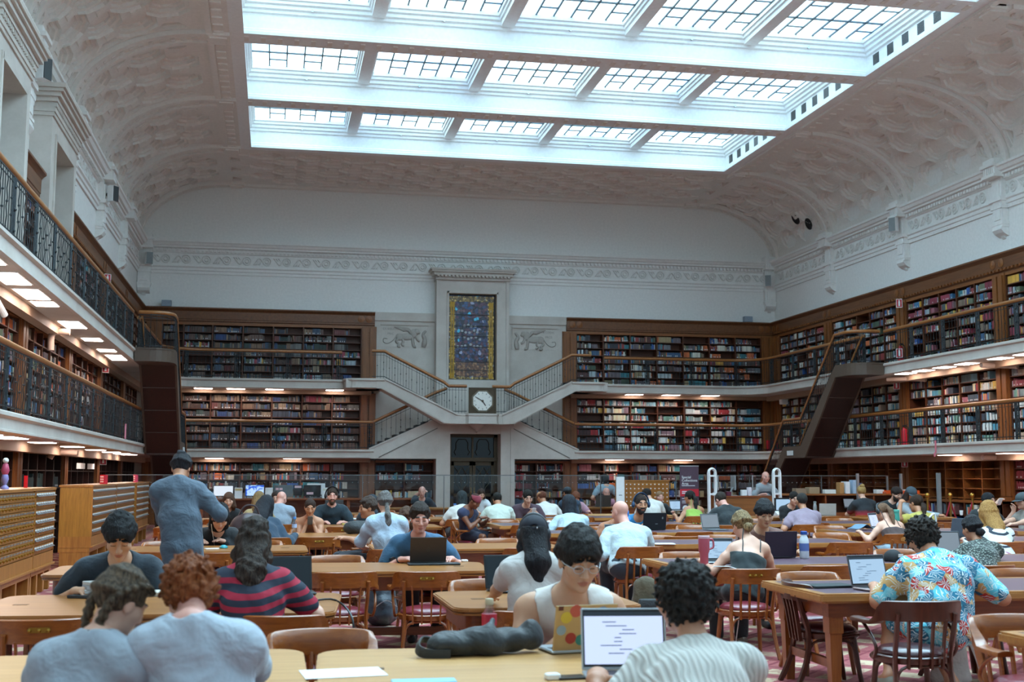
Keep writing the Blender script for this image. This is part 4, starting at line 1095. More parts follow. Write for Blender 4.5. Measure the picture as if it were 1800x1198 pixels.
# ------------------------------------------------------------------ reading tables
TT = .735
def rrect(x0, x1, y0, y1, r, n=5):
    return arc(x1-r, y0+r, r, -90, 0, n)+arc(x1-r, y1-r, r, 0, 90, n)+arc(x0+r, y1-r, r, 90, 180, n)+arc(x0+r, y0+r, r, 180, 270, n)
def wooden_table(W, D, pale=False):
    t = thing('reading_table', None, 'table'); w, d = W/2, D/2; r = .13
    top = M['table_pale'] if pale else M['table_top']
    m = MB()
    for e, z0, z1 in ((0, TT-.022, TT-.006), (-.012, TT-.006, TT), (-.02, TT-.034, TT-.022), (-.008, TT-.046, TT-.034)):
        m.prism(rrect(-w-e, w+e, -d-e, d+e, r), 'z', z0, z1)
    m.build('tabletop', top, t, fix=True)
    m = MB(); m.prism(rrect(-w+.09, w-.09, -d+.09, d-.09, .08), 'z', TT-.17, TT-.046); m.build('apron', M['table_body'], t, fix=True)
    for sx in (-1, 1):
        for sy in (-1, 1):
            x, y = sx*(w-.24), sy*(d-.2); m = MB().box(x-.075, x+.075, y-.06, y+.06, .05, TT-.17)
            for q in (-.05, -.025, 0, .025, .05): m.box(x+q-.008, x+q+.008, y-.068, y+.068, .16, TT-.2)
            m.box(x-.09, x+.09, y-.08, y+.08, 0, .05); m.build('leg', M['leg_wood'], t)
        x = sx*(w-.24); MB().box(x-.04, x+.04, -d+.2, d-.2, .12, .2).build('foot_rail', M['table_body'], t)
    MB().box(-w+.3, w-.3, -.03, .03, .13, .2).build('stretcher', M['table_body'], t)
    for a in (-w+.2, w-.29): MB().box(a, a+.09, -.025, .025, TT, TT+.002).build('number_plate', plain('worn plate', '#6b4a2a', .4, .5), t)
    return t
def leather_table(W, D):
    t = thing('reading_table', None, 'table'); w, d = W/2, D/2
    m = MB(); r = .02
    for e, z0, z1 in ((0, TT-.05, TT-.012), (-.01, TT-.012, TT-.004), (-.03, TT-.068, TT-.05)): m.prism(rrect(-w-e, w+e, -d-e, d+e, r, 2), 'z', z0, z1)
    m.box(-w+.01, w-.01, -d+.01, -d+.075, TT-.004, TT).box(-w+.01, w-.01, d-.075, d-.01, TT-.004, TT).box(-w+.01, -w+.075, -d+.075, d-.075, TT-.004, TT).box(w-.075, w-.01, -d+.075, d-.075, TT-.004, TT)
    m.build('tabletop', M['oak_lt'], t, fix=True)
    MB().box(-w+.075, w-.075, -d+.075, d-.075, TT-.006, TT-.001).build('leather_inlay', M['inlay'], t)
    MB().box(-w+.1, w-.1, -d+.1, d-.1, TT-.17, TT-.068).build('apron', M['table_body'], t)
    for sx in (-1, 0, 1):
        for sy in (-1, 1):
            x, y = sx*(w-.16), sy*(d-.16); b = .045; m = MB()
            m.add([(x-b, y-b, .45), (x+b, y-b, .45), (x+b, y+b, .45), (x-b, y+b, .45), (x-b*.7, y-b*.7, 0), (x+b*.7, y-b*.7, 0), (x+b*.7, y+b*.7, 0), (x-b*.7, y+b*.7, 0)],
                  [(0,1,5,4),(1,2,6,5),(2,3,7,6),(3,0,4,7),(4,5,6,7)]).box(x-b-.008, x+b+.008, y-b-.008, y+b+.008, .45, TT-.07)
            m.build('leg', M['leg_wood'], t)
    for sx in (-1, 1): x = sx*(w-.16); MB().box(x-.02, x+.02, -d+.2, d-.2, .2, .26).build('foot_rail', M['table_body'], t)
    return t
M['oak_lt'] = wood('light oak edge', '#a06a34', '#c08a4c', .34, 1.0, 'x', .3)
TABLES = []   # (x0, x1, y0, y1, rot, thing)
_tp = {}
def place_table(kind, x0, x1, y0, y1, label, rot=0.0, pale=False):
    x0, x1, y0, y1 = x0*KS, x1*KS, y0*KS, y1*KS
    key = (kind, round(x1-x0, 2), round(y1-y0, 2), pale); loc = ((x0+x1)/2, (y0+y1)/2, FZ)
    if key not in _tp:
        t = (leather_table if kind == 'L' else wooden_table)(*((x1-x0, y1-y0) if kind == 'L' else (x1-x0, y1-y0, pale))); _tp[key] = freeze(t); t.location = loc; t.rotation_euler = (0, 0, R(rot)); tag(t, label, 'table', 'reading tables')
    else: t = dup(_tp[key], loc, R(rot), label, 'reading tables')
    TABLES.append((x0, x1, y0, y1, rot, t)); return t
ROWS = {1: (5.33, 6.68), 2: (8.45, 9.83), 3: (11.85, 13.1), 4: (15.1, 16.4), 5: (18.35, 19.8), 6: (21.75, 23.2), 7: (25.45, 26.9), 8: (28.4, 29.7)}
place_table('W', -2.4, .18, 5.33, 6.68, 'pale wooden reading table under the two grey-shirted students in front', 0, True)
place_table('W', .22, 2.09, 5.2, 6.55, 'pale wooden reading table carrying the black bag and sticker-covered laptop', -3, True)
place_table('W', -2.0, .5, 8.42, 9.86, 'brown wooden table where the man in the navy printed tee studies', -5)
place_table('W', 1.25, 2.62, 8.4, 9.7, 'brown wooden table in front of the person in cap and headphones')
place_table('W', -2.08, -.78, 11.85, 13.1, 'small wooden table end beside the card catalogues, behind the navy tee')
place_table('W', -.3, 2.14, 11.75, 13.0, 'brown wooden table where the man in blue works at a dark laptop', -5)
place_table('W', -1.95, .45, 15.1, 16.4, 'wooden table with the teal mouse and the black-haired reader')
place_table('W', 1.25, 3.7, 15.1, 16.4, 'wooden table end just behind the man in the blue tee')
place_table('W', -.3, 2.1, 18.35, 19.75, 'wooden table with the woman in black strapless top and her water bottle')
place_table('W', -2.0, -.5, 21.75, 23.2, 'wooden table under the pinkish laptop near the catalogues')
place_table('W', .6, 3.0, 21.6, 22.9, 'wooden table in front of the bearded man with the grey laptop')
place_table('W', -1.6, .8, 25.4, 26.8, 'far wooden table behind the pinkish laptop, left side')
place_table('W', 1.5, 3.9, 25.4, 26.8, 'far wooden table with the white bottle and name card, left of centre')
place_table('W', .9, 3.4, 29.0, 30.2, 'far wooden table before the bald man behind the glass')
place_table('W', 4.2, 6.9, 28.6, 29.9, 'far wooden table beneath the bronze doors')
place_table('L', 4.24, 8.1, 5.35, 6.65, 'leather-topped table whose corner enters at the right edge')
place_table('L', 4.2, 8.1, 8.85, 10.12, 'leather-topped table where the person in the tropical shirt sits', -1.5)
place_table('L', 4.03, 8.9, 11.85, 13.1, 'leather-topped table with the pink tumbler and milk bottle')
place_table('L', 4.4, 8.1, 15.6, 16.9, 'leather-topped table where the bald man in pale linen sits')
place_table('L', 4.2, 8.0, 18.8, 20.0, 'leather-topped table with the headphoned bearded man’s dark laptop')
place_table('L', 4.05, 7.9, 21.8, 23.3, 'leather-topped table behind the black cap, under the bob-haired reader')
place_table('L', 4.0, 7.9, 25.55, 26.95, 'leather-topped table with the teal flask and red-headband reader')
place_table('L', 9.25, 13.1, 15.5, 16.9, 'leather-topped table in front of the grey open-knit sweater')
place_table('L', 9.2, 13.0, 18.3, 19.7, 'leather-topped table where the reader in the brown camisole leans')
place_table('L', 9.2, 13.0, 21.8, 23.2, 'leather-topped table by the mauve tee and silver laptop')
place_table('W', 12.6, 14.9, 24.6, 25.7, 'wooden table end with the paper cup by the brass posts')
place_table('W', 6.7, 9.15, 27.0, 28.3, 'round-cornered pale wooden table with two laptops and a dark cap', 0, True)
place_table('W', 10.3, 12.7, 25.2, 26.4, 'wooden table end before the service counter')
place_table('W', 2.4/KS, 5.3/KS, 30.35/KS, 31.4/KS, 'wooden table of the bald man behind the glass barrier')
place_table('W', 7.1/KS, 10.3/KS, 30.35/KS, 31.4/KS, 'wooden table of the man in pink behind the glass barrier')
# ------------------------------------------------------------------ bentwood armchairs
def armchair(dark=False, plate=True, stool=False):
    t = thing('armchair', None, 'chair')
    wd = M['chair_dark'] if dark else M['chair_wood']; lw = M['chair_dark'] if dark else M['leg_wood']
    MB().lathe([(.001, .425), (.2, .425), (.222, .44), (.222, .45), (.19, .478), (.12, .492), (.001, .496)], 20).build('seat', M['leather_dark'] if dark else M['leather_red'], t, smooth=50)
    MB().lathe([(.19, .385), (.235, .385), (.24, .395), (.24, .428), (.23, .436), (.19, .436), (.19, .385)], 20).build('seat_rim', wd, t, smooth=40)
    for sx in (-1, 1):
        m = MB(); m.tube(smooth_path([(sx*.17, .15, .40), (sx*.185, .17, .2), (sx*.2, .2, 0)], 3), [.021]*4+[.019]*2+[.016], 8); m.build('front_leg', lw, t, smooth=50)
        m = MB(); m.tube(smooth_path([(sx*.19, -.275, .74), (sx*.188, -.24, .6), (sx*.182, -.19, .42), (sx*.19, -.22, .2), (sx*.205, -.3, 0)], 3), .02, 6, sx=1.15, sy=.8, up=(1, 0, 0)); m.build('rear_leg', lw, t, smooth=50)
        m = MB(); m.tube(smooth_path([(sx*.28, .12, .655), (sx*.285, .0, .6), (sx*.272, -.1, .5), (sx*.262, -.04, .415), (sx*.235, .08, .41), (sx*.17, .19, .415)], 4), .012, 6); m.build('arm_loop', wd, t, smooth=60)
    m = MB()
    # yoke: arms flowing into the crest board
    S = []
    for i in range(29):
        s_ = i/28*2-1; a = abs(s_); sg = 1 if s_ > 0 else -1
        if a > .55: q = (a-.55)/.45; x = .255+.035*math.sin(q*PI*.6); y = -.13+.31*q
        else: q = a/.55; x = .255*math.sin(q*PI/2); y = -.13-.165*math.cos(q*PI/2)
        k = min(1, max(0, (.66-a)/.26)); k = k*k*(3-2*k)
        zt = .676+.145*k+(.006*math.cos(s_*3) if k > .9 else 0); zb = .645+.04*k
        wdt = .017+.022*(1-k)+(.008 if a > .9 else 0)
        S.append((sg*x if a > 1e-6 else 0, y, zb, zt, wdt))
    vs = []; n = len(S)
    for i, (x, y, zb, zt, wdt) in enumerate(S):
        x0, y0 = S[max(i-1, 0)][:2]; x1, y1 = S[min(i+1, n-1)][:2]; d = Vector((x1-x0, y1-y0, 0)).normalized(); nn = Vector((-d.y, d.x, 0))
        tilt = -.012 if zt > .75 else 0
        for o, z in ((-wdt, zb), (wdt, zb), (wdt, (zb+zt)/2), (wdt*.9+tilt, zt-.006), (wdt*.4+tilt, zt), (-wdt*.4+tilt, zt), (-wdt*.9+tilt, zt-.006), (-wdt, (zb+zt)/2)):
            vs.append((x+nn.x*o, y+nn.y*o, z))
    fs = []
    for i in range(n-1):
        for k in range(8): k2 = (k+1) % 8; fs.append((i*8+k, i*8+k2, i*8+8+k2, i*8+8+k))
    fs += [tuple(range(7, -1, -1)), tuple((n-1)*8+k for k in range(8))]
    m.add(vs, fs); m.build('crest_rail', wd, t, smooth=45, fix=True)
    for x in (-.112, -.038, .038, .112):
        MB().tube(smooth_path([(x*1.1, -.285, .70), (x*1.05, -.262, .58), (x, -.232, .36)], 3), .016, 4, sx=1.25, sy=.6, up=(1, 0, 0), rot=PI/4).build('spindle', wd, t)
    # bent braces under the seat
    for a, b in (((-.18, .16), (.18, .16)), ((-.185, -.2), (.185, -.2)), ((-.18, .16), (-.185, -.2)), ((.18, .16), (.185, -.2))):
        A, B = Vector((a[0], a[1], .2)), Vector((b[0], b[1], .2)); mid = (A+B)/2; cc = Vector((0, 0, .385))
        m = MB(); pts = bez(A, A+Vector((0, 0, .17)), A*.75+mid*.25+Vector((0, 0, .185)), mid*.92+Vector((0, 0, .185)), 6)+bez(mid*.92+Vector((0, 0, .185)), B*.75+mid*.25+Vector((0, 0, .185)), B+Vector((0, 0, .17)), B, 6)[1:]
        m.tube(pts, .0115, 5); m.build('brace', wd, t, smooth=60)
    if plate: 
        m = MB()
        for x in (-.05, 0, .05): m.ball((x, -.318, .765), .013, 6, 4)
        m.box(-.055, .055, -.316, -.309, .75, .782); m.build('brass_plate', M['brass'], t)
    return t
_ch = {}
CHAIRS = []
def chair(loc, rz, label, dark=False, plate=False, group='bentwood armchairs'):
    key = (dark, plate)
    if key not in _ch:
        t = armchair(dark, plate); t.location = loc; t.rotation_euler = (0, 0, rz); t.scale = (1, 1, .93); tag(t, label, 'chair', group); _ch[key] = freeze(t)
    else: t = dup(_ch[key], loc, rz, label, group)
    CHAIRS.append((loc[0], loc[1])); return t
def chair_px(px, py, face, label, dy=0.0, tw=0, **kw):
    p = onZ(px, py, .762+FZ); s_ = 1 if face == 'n' else -1; y = p.y+s_*.285+dy
    for x0, x1, y0, y1, r_, t in TABLES:                       # a chair is tucked in, never through, its table
        if x0-.1 < p.x < x1+.1 and y0-.1 < y < y1+.12: y = y0-.14 if s_ > 0 else y1+.16
    chair((p.x, y, FZ), (0 if face == 'n' else PI)+R(tw), label, **kw)
for a in ((72, 1086, 'n', 'empty armchair with brass plate at the left edge, before the navy tee', 0, 3, dict(plate=True)),
          (498, 1083, 'n', 'armchair the person in the red and navy stripes sits on', 0, -8, {}),
          (563, 1106, 'f', 'armchair facing us at the far edge of the pale front table, behind the paper'),
          (603, 1005, 'n', 'armchair with no plate, back to us, right of the striped shirt', 0, 4, {}),
          (757, 1005, 'n', 'armchair with brass plate, back to us, before the man in blue', 0, -6, dict(plate=True)),
          (848, 1018, 'f', 'pale-rimmed armchair facing us left of the cap wearer'),
          (590, 976, 'f', 'armchair with pale rim facing us behind the table of the man in blue'),
          (559, 944, 'n', 'empty plated armchair in front of the woman in the strapless top', 0, 3, dict(plate=True)),
          (668, 941, 'n', 'armchair with plate under the grey-ponytailed man', 0, -6, dict(plate=True)),
          (692, 950, 'f', 'armchair facing us with its rim just left of the man in blue'),
          (375, 972, 'n', 'armchair right of the standing man, before the black-haired reader', 0, -10, {}),
          (1130, 961, 'n', 'armchair the bald man in pale linen sits on', 0, 4, {}),
          (1203, 971, 'f', 'pale-rimmed armchair facing us behind the pink tumbler'),
          (1206, 943, 'n', 'plated armchair, back to us, right of the bald man in linen', 0, 0, dict(plate=True)),
          (1160, 943, 'f', 'armchair facing us just right of the bald man in linen'),
          (1262, 940, 'f', 'armchair facing us between the pink tumbler and the black tee'),
          (1213, 923, 'f', 'armchair facing us right of the dark laptop with the white mark'),
          (1330, 1000, 'n', 'armchair the blonde woman in black camisole sits on', 0, -4, dict(plate=True)),
          (1432, 1009, 'f', 'pale-rimmed armchair facing us behind the big leather table’s left end'),
          (1462, 994, 'n', 'empty armchair, back to us, right of the blonde woman’s chair', 0, 6, {}),
          (1637, 1057, 'n', 'dark armchair under the person in the tropical shirt', 0, -6, dict(dark=True)),
          (1795, 1087, 'f', 'armchair facing us at the right edge, cut by the frame'),
          (1748, 994, 'n', 'plated armchair, back to us, right of the tropical shirt', 0, 2, dict(plate=True)),
          (1800, 1003, 'f', 'armchair facing us, cut by the right edge'),
          (1778, 953, 'n', 'armchair, back to us, under the reader in the striped jumper'),
          (1568, 965, 'f', 'armchair facing us with its back behind the black baseball cap'),
          (1575, 934, 'n', 'armchair the reader in the brown camisole sits on', 0, 4, {}),
          (1412, 917, 'n', 'plated armchair the man in the mauve tee sits on', 0, 0, dict(plate=True)),
          (1455, 936, 'f', 'armchair facing us beyond the milk bottle')):
    kw = a[6] if len(a) > 6 else {}
    chair_px(a[0], a[1], a[2], a[3], a[4] if len(a) > 4 else 0, a[5] if len(a) > 5 else 0, **kw)
chair((onZ(1452, 1100, .43+FZ).x, onZ(1452, 1100, .43+FZ).y, FZ), R(-97), 'dark maroon-seated armchair turned sideways left of the tropical shirt', dark=True)
chair((onZ(1700, 1092, .43+FZ).x, onZ(1700, 1092, .43+FZ).y, FZ), R(-84), 'dark maroon-seated armchair turned sideways right of the tropical shirt', dark=True)
# ------------------------------------------------------------------ card catalogues on the left
def catalogue(label, y0, y1, nc, nr, kind, xf=-2.95, dep=.52, z0=.62, z1=1.44):
    t = thing('card_catalogue', label, 'cabinet', (xf, (y0+y1)/2, 0), 0, 'card catalogues'); W = y1-y0; h = W/2
    wd, sd = M['cab_wood'], M['cab_side']
    MB().box(-dep, -.02, -h, h, z0, z1).build('body', sd, t)
    MB().box(-dep-.02, .01, -h-.01, h+.01, z1, z1+.035).build('top', wd, t)
    MB().box(-dep, .0, -h, h, z0-.16, z0-.0).build('base_board', wd, t)
    MB().box(-dep, .03, -h-.005, h+.005, z0-.185, z0-.16).build('ledge', wd, t)
    MB().box(-dep, -.02, -h, h, .36, z0-.185).build('frieze', wd, t)
    for y in (-h+.05, -h/3, h/3, h-.05): MB().box(-dep+.02, -.03, y-.045, y+.045, .1, .36).box(-dep+.03, -.04, y-.04, y+.04, 0, .1, 0).build('leg', wd, t)
    MB().box(-.02, .004, -h, -h+.03, z0, z1).box(-.02, .004, h-.03, h, z0, z1).build('stile', wd, t)
    cw, rh = (W-.06)/nc, (z1-z0-.02)/nr
    def proto():
        d = MB().box(-.02, 0, -cw/2+.004, cw/2-.004, -rh/2+.006, rh/2-.006).build('drawer', wd, t)
        if kind == 'knob':
            MB().lathe([(.008, 0), (.007, .015), (.018, .022), (.019, .03), (.01, .036), (.001, .037)], 8, (0, 0, -.01), axis='x').build('knob', M['brass'], d, smooth=60)
            MB().box(0, .004, -cw*.36, cw*.36, .018, .04).build('label_holder', M['steel'], d)
        else:
            MB().add([(0, -cw*.36, .012), (0, cw*.36, .012), (.035, cw*.33, -.006), (.035, -cw*.33, -.006), (0, -cw*.36, .0), (0, cw*.36, .0)], [(0, 3, 2, 1), (4, 5, 2, 3)]).build('pull', M['steel'], d)
            MB().box(0, .003, -cw*.4, cw*.4, .016, .034).build('label_holder', M['white'], d)
        return d
    d0 = proto(); kd = [c for c in C.objects if c.parent == d0]
    for r in range(nr):
        for c in range(nc):
            loc = (0, -h+.03+cw*(c+.5), z0+.01+rh*(r+.5))
            if r == 0 and c == 0: d0.location = loc; continue
            d = d0.copy(); C.objects.link(d); d.location = loc; d.parent = t
            for k in kd: g = k.copy(); C.objects.link(g); g.parent = d
catalogue('nearest oak card catalogue with round brass knobs at the left edge', 13.95, 16.4, 14, 7, 'knob')
catalogue('narrow card catalogue with silver pulls right after the brass-knobbed one', 16.43, 17.85, 8, 7, 'pull')
catalogue('card catalogue with plain oak end panel and rows of silver pulls', 21.45, 24.6, 16, 6, 'pull')
catalogue('card catalogue with silver pulls just left of the standing man', 24.65, 27.75, 16, 6, 'pull')
catalogue('farthest card catalogue, partly hidden by the standing man', 28.2, 30.9, 14, 6, 'pull')
def item(name, label, cat, mb, mats, loc=(0, 0, 0), rz=0.0, group=None, smooth=None, fix=False):
    o = mb.build(name, mats, None, smooth, fix); o.location = loc; o.rotation_euler = (0, 0, rz); return tag(o, label, cat, group)
# leaflets and ornaments on top of them
for nm, px, lb, cl in (('leaflet_box', 182, 'red and white leaflet box on the oak-ended catalogue', 0), ('leaflet_box', 238, 'small pink sign box on the catalogue left of the standing man', 1)):
    p = onX(px, 852, -3.1); b = thing(nm, lb, 'sign', (p.x, p.y, 1.475), R(-60))
    MB().box(-.11 if not cl else -.06, .11 if not cl else .06, -.03, .03, 0, .17).build('box', M['red'] if not cl else plain('pink card', '#c8405e', .6), b)
    m = MB()
    for r in range(3):
        for q in range(4): m.box(-.085+q*.04 if not cl else -.05+q*.022, -.06+q*.04 if not cl else -.036+q*.022, -.033, -.03, .03+r*.045, .055+r*.045)
    m.build('print', M['white'], b)
p = onX(8, 857, -3.15); v = thing('figurine', 'slender pink and lilac figurine on the nearest catalogue', 'ornament', (p.x, p.y, 1.475))
MB().lathe([(.05, 0), (.05, .02), (.02, .05), (.045, .12), (.03, .18), (.001, .19)], 10).build('lower_body', plain('lilac', '#8f84b8', .5), v, smooth=60)
MB().lathe([(.03, .17), (.05, .22), (.03, .3), (.001, .31)], 10).build('upper_body', plain('rose', '#c04a68', .5), v, smooth=60)
MB().ball((0, 0, .34), .035, 8, 6).build('head', M['white'], v, smooth=60)
p = onX(45, 855, -3.2); item('leaflet', 'small red leaflet standing on the nearest catalogue', 'leaflet', MB().box(-.04, .04, -.005, .005, 0, .16).box(-.03, .03, -.008, -.005, .05, .08), M['red'], (p.x, p.y, 1.475), R(-50))

# ------------------------------------------------------------------ glass barrier before the far shelves
M['rail_steel'] = plain('dull steel', '#6c6f70', .4, .6)
gb = thing('glass_barrier', 'long clear glass barrier with steel rail before the far shelves', 'barrier', (6.0, 29.6, 0))
MB().box(-9.8, 9.9, -.012, .012, 1.635, 1.655).build('top_rail', M['rail_steel'], gb)
m = MB(); x = -9.7
while x < 9.85: m.box(x, x+.015, -.008, .008, 1.462, 1.477); x += .13
m.build('frosted_dots', plain('frosted dot', '#8d9292', .6), gb)
k = 0; x = -9.8
while x < 9.8:
    MB().box(x+.02, min(9.88, x+1.96), -.006, .006, .12, 1.63).build('pane', M['glass'], gb)
    MB().box(x-.01, x+.01, -.012, .012, 0, 1.63).build('post', M['rail_steel'], gb); x += 1.98
MB().box(9.86, 9.9, -.02, .02, 0, 1.63).build('post', M['steel'], gb)
gs = thing('glass_screen', 'free-standing glass screen with steel posts behind the capped reader', 'screen', (14.6, 27.6, 0), R(4))
MB().box(-.6, .6, -.006, .006, .15, 1.68).build('pane', M['glass'], gs)
for x in (-.6, .6): MB().box(x-.025, x+.025, -.03, .03, 0, 1.7).box(x-.06, x+.06, -.2, .2, 0, .03).build('post', M['steel'], gs)
tag(MB().box(-.04, .04, -.04, .04, 0, 1.72).box(-.15, .15, -.15, .15, 0, .03).build('steel_post', M['grey']), 'plain grey steel post in front of the bare shelves', 'post').location = (15.95, 27.2, 0)

# ------------------------------------------------------------------ public computers at the back left
cd = thing('computer_desk', 'long wooden computer desk at the back left carrying monitors', 'desk', (1.0, 33.1, 0))
MB().box(-2.9, 2.9, -.4, .4, .99, 1.03).build('worktop', M['table_body'], cd)
MB().box(-2.9, 2.9, .3, .34, .2, .99).build('modesty_panel', M['table_body'], cd)
for x in (-2.8, -1, 1, 2.8): MB().box(x-.04, x+.04, -.35, .3, 0, .99).build('leg', M['table_body'], cd)
scr_w = emit('white document screen', '#dfe6f2', .35)
def _flow():
    t = NT('blue flower screen'); v = t.coord('Object', (1, 1, 1)); n = t.noise(v, 7, 2, .5, 1.4)
    c = t.ramp(n, [(.35, rgb('#bcd6f0')), (.5, rgb('#a8c8ee')), (.52, rgb('#2a62d8')), (.7, rgb('#123fae'))])
    t.l(c, t.b.inputs['Emission Color']); t.pri(Base_Color=(.02, .02, .02), Emission_Strength=.4); return t.m
def monitor(label, x0, x1, z0, z1, y, back=None, face=None, sticker=None, rz=0):
    w, h = (x1-x0)/2, (z1-z0)/2; t = thing('monitor', label, 'monitor', ((x0+x1)/2, y, 1.03), R(rz), 'public monitors'); zc = (z0+z1)/2-1.03
    MB().bbox(-w, w, -.02, .02, zc-h, zc+h, .006).build('case', back or M['black'], t)
    if face: MB().box(-w+.015, w-.015, -.024, -.02, zc-h+.02, zc+h-.015).build('screen', face, t)
    MB().box(-.03, .03, .0, .03, .01, zc).box(-.12, .12, -.08, .1, 0, .012).build('stand', M['grey'], t)
    if sticker: MB().box(sticker[0], sticker[0]+.18, -.023, -.02, zc+sticker[1], zc+sticker[1]+.06).build('sticker', plain('pink sticker', '#d8b4bc', .6), t)
monitor('monitor showing a white document at the back left', -1.52, -1.0, 1.08, 1.37, 33.0, face=scr_w)
monitor('monitor with a blue abstract flower picture', -.70, -.2, 1.08, 1.39, 33.0, face=_flow())
monitor('grey monitor back with a pale sticker, behind the bald grey-shirted man', .04, .54, 1.07, 1.38, 33.0, back=plain('slate plastic', '#596468', .5), sticker=(-.2, .02))
monitor('black monitor back with pink sticker left of the bearded man', .82, 1.28, 1.08, 1.38, 33.0, sticker=(-.15, -.1))
monitor('second black monitor between the grey one and the pink-stickered one', .56, .8, 1.1, 1.38, 33.15, sticker=(-.09, .06))
monitor('white-backed monitor above the black one at the back left', .92, 1.4, 1.12, 1.42, 33.3, back=M['white'])
for i, (x, lb, c) in enumerate(((-.87, 'tan-headed notice sheet between the two lit monitors', '#c9b27c'), (-.08, 'white notice sheet right of the blue flower screen', '#dfe4e6'), (1.42, 'small notice in a holder beside the white-backed monitor', '#d8d8c8'))):
    n = thing('notice', lb, 'notice', (x, 33.0, 1.03), 0, 'desk notices'); MB().box(-.1, .1, 0, .01, .03, .28).box(-.1, .1, -.04, .05, 0, .03).build('sheet', M['paper'], n); MB().box(-.09, .09, -.004, 0, .2, .26).build('heading', plain('notice head %d' % i, c, .7), n)

# ------------------------------------------------------------------ service counter at the back right
ct = thing('service_counter', 'polished wooden service counter between the white security gates', 'counter', (11.0, 27.6, 0))
MB().box(-.72, .72, -.3, .3, 1.13, 1.17).build('worktop', M['table_body'], ct); MB().box(-.7, .7, -.28, .28, 0, 1.13).build('front', M['oak_x'], ct)
ct2 = thing('service_desk', 'long dark wooden desk right of the counter, piled with papers', 'desk', (14.2, 28.6, 0))
MB().box(-2.0, 2.0, -.35, .35, 1.16, 1.2).build('worktop', M['oak_x'], ct2); MB().box(-1.95, 1.95, -.3, .0, 0, .74).build('front', M['table_body'], ct2); MB().box(-1.95, 1.95, .28, .32, 0, 1.16).build('back', M['shelf'], ct2)
for x in (-1.95, -.7, .6, 1.92): MB().box(x-.02, x+.02, -.32, .28, .74, 1.16).build('upright', M['table_body'], ct2)
def gate(label, x, y):
    t = thing('security_gate', label, 'security gate', (x, y, 0), R(8), 'security gates')
    for s_ in (-1, 1): MB().bbox(s_*.085-.022, s_*.085+.022, -.05, .05, 0, 1.72, .012).build('upright', M['white'], t)
    MB().tube([(.085*math.cos(a), 0, 1.72+.085*math.sin(a)) for a in np.linspace(0, PI, 9)], .028, 8, sy=1.6, up=(0, 1, 0)).build('arch', M['white'], t, smooth=60)
    for z in (.3, .75, 1.2, 1.62): MB().box(-.07, .07, -.03, .03, z, z+.04).build('rung', M['white'], t)
    MB().box(-.2, .2, -.25, .25, 0, .02).build('foot', M['grey'], t)
gate('white security gate left of the service counter', 10.02, 26.9)
gate('white security gate right of the service counter', 11.66, 27.0)
imac = plain('silver computer', '#b4babd', .35, .5)
def desktop(label, x, y, rz, z=1.17):
    t = thing('desktop_computer', label, 'computer', (x, y, z), R(rz), 'silver desktop computers')
    MB().bbox(-.26, .26, -.012, .012, .13, .48, .008).build('case', imac, t); MB().box(-.24, .24, -.015, -.012, .2, .46).build('screen', M['black'], t)
    MB().add([(-.09, .01, .2), (.09, .01, .2), (.09, .1, 0), (-.09, .1, 0), (-.09, .02, .2), (.09, .02, .2), (.09, .115, 0), (-.09, .115, 0)], [(0,1,2,3),(7,6,5,4),(0,3,7,4),(1,5,6,2)]).box(-.1, .1, -.08, .115, 0, .01).build('stand', imac, t)
desktop('silver desktop computer, leftmost on the service counter', 10.45, 27.65, 68)
desktop('silver desktop computer seen edge-on, middle of the service counter', 10.85, 27.7, 80)
desktop('silver desktop computer before the staff member at the counter’s right', 11.38, 27.7, 60)
rnd = random.Random(5)
for i, (x, w, h, c, lb) in enumerate(((10.62, .1, .1, '#5a1c34', 'small maroon box on the service counter'), (11.0, .13, .14, '#e2e4e6', 'white card holder on the service counter, left of the edge-on leaflet'), (11.14, .09, .2, '#d9d2da', 'tall leaflet stand on the service counter'), (10.3, .12, .08, '#dcdcd8', 'low white tape dispenser on the service counter'))):
    item('desk_item', lb, 'stationery', MB().bbox(-w/2, w/2, -.05, .05, 0, h, .01), plain('desk item %d' % i, c, .6), (x, 27.42, 1.17), R(rnd.uniform(-10, 10)), 'counter stationery')
for i, (x, w, h, c, lb) in enumerate(((12.95, .3, .13, '#8a7560', 'brown carton on the long desk, behind the mauve tee'), (13.3, .3, .16, '#9a8468', 'second brown carton right beside the first'), (13.75, .28, .1, '#d9dcd8', 'white file tray left of the tall files'), (14.05, .12, .28, '#a87c4a', 'tan file box among the white files'), (14.2, .13, .3, '#dfe2e6', 'white file box right of the tan one'),
     (14.42, .14, .34, '#9fb6cc', 'tall pale blue file box on the long desk'), (14.55, .09, .26, '#2e4c80', 'blue and yellow file folder on the long desk'), (15.1, .2, .1, '#d8dcde', 'stack of white paper behind the blond reader'), (15.75, .26, .1, '#b4bcc0', 'grey box right of the orange tray'))):
    item('file_box', lb, 'box', MB().bbox(-w/2, w/2, -.1, .1, 0, h, .006), plain('file %d' % i, c, .7), (x, 28.6, 1.2), R(rnd.uniform(-8, 8)), 'boxes on the long desk')
item('orange_tray', 'bright orange tray on the long desk', 'tray', MB().bbox(-.45, .45, -.15, .15, 0, .05, .01).box(-.46, .46, -.16, -.14, 0, .08).box(-.46, .46, .14, .16, 0, .08), plain('orange plastic', '#d0501c', .4), (15.6, 28.45, 1.2))
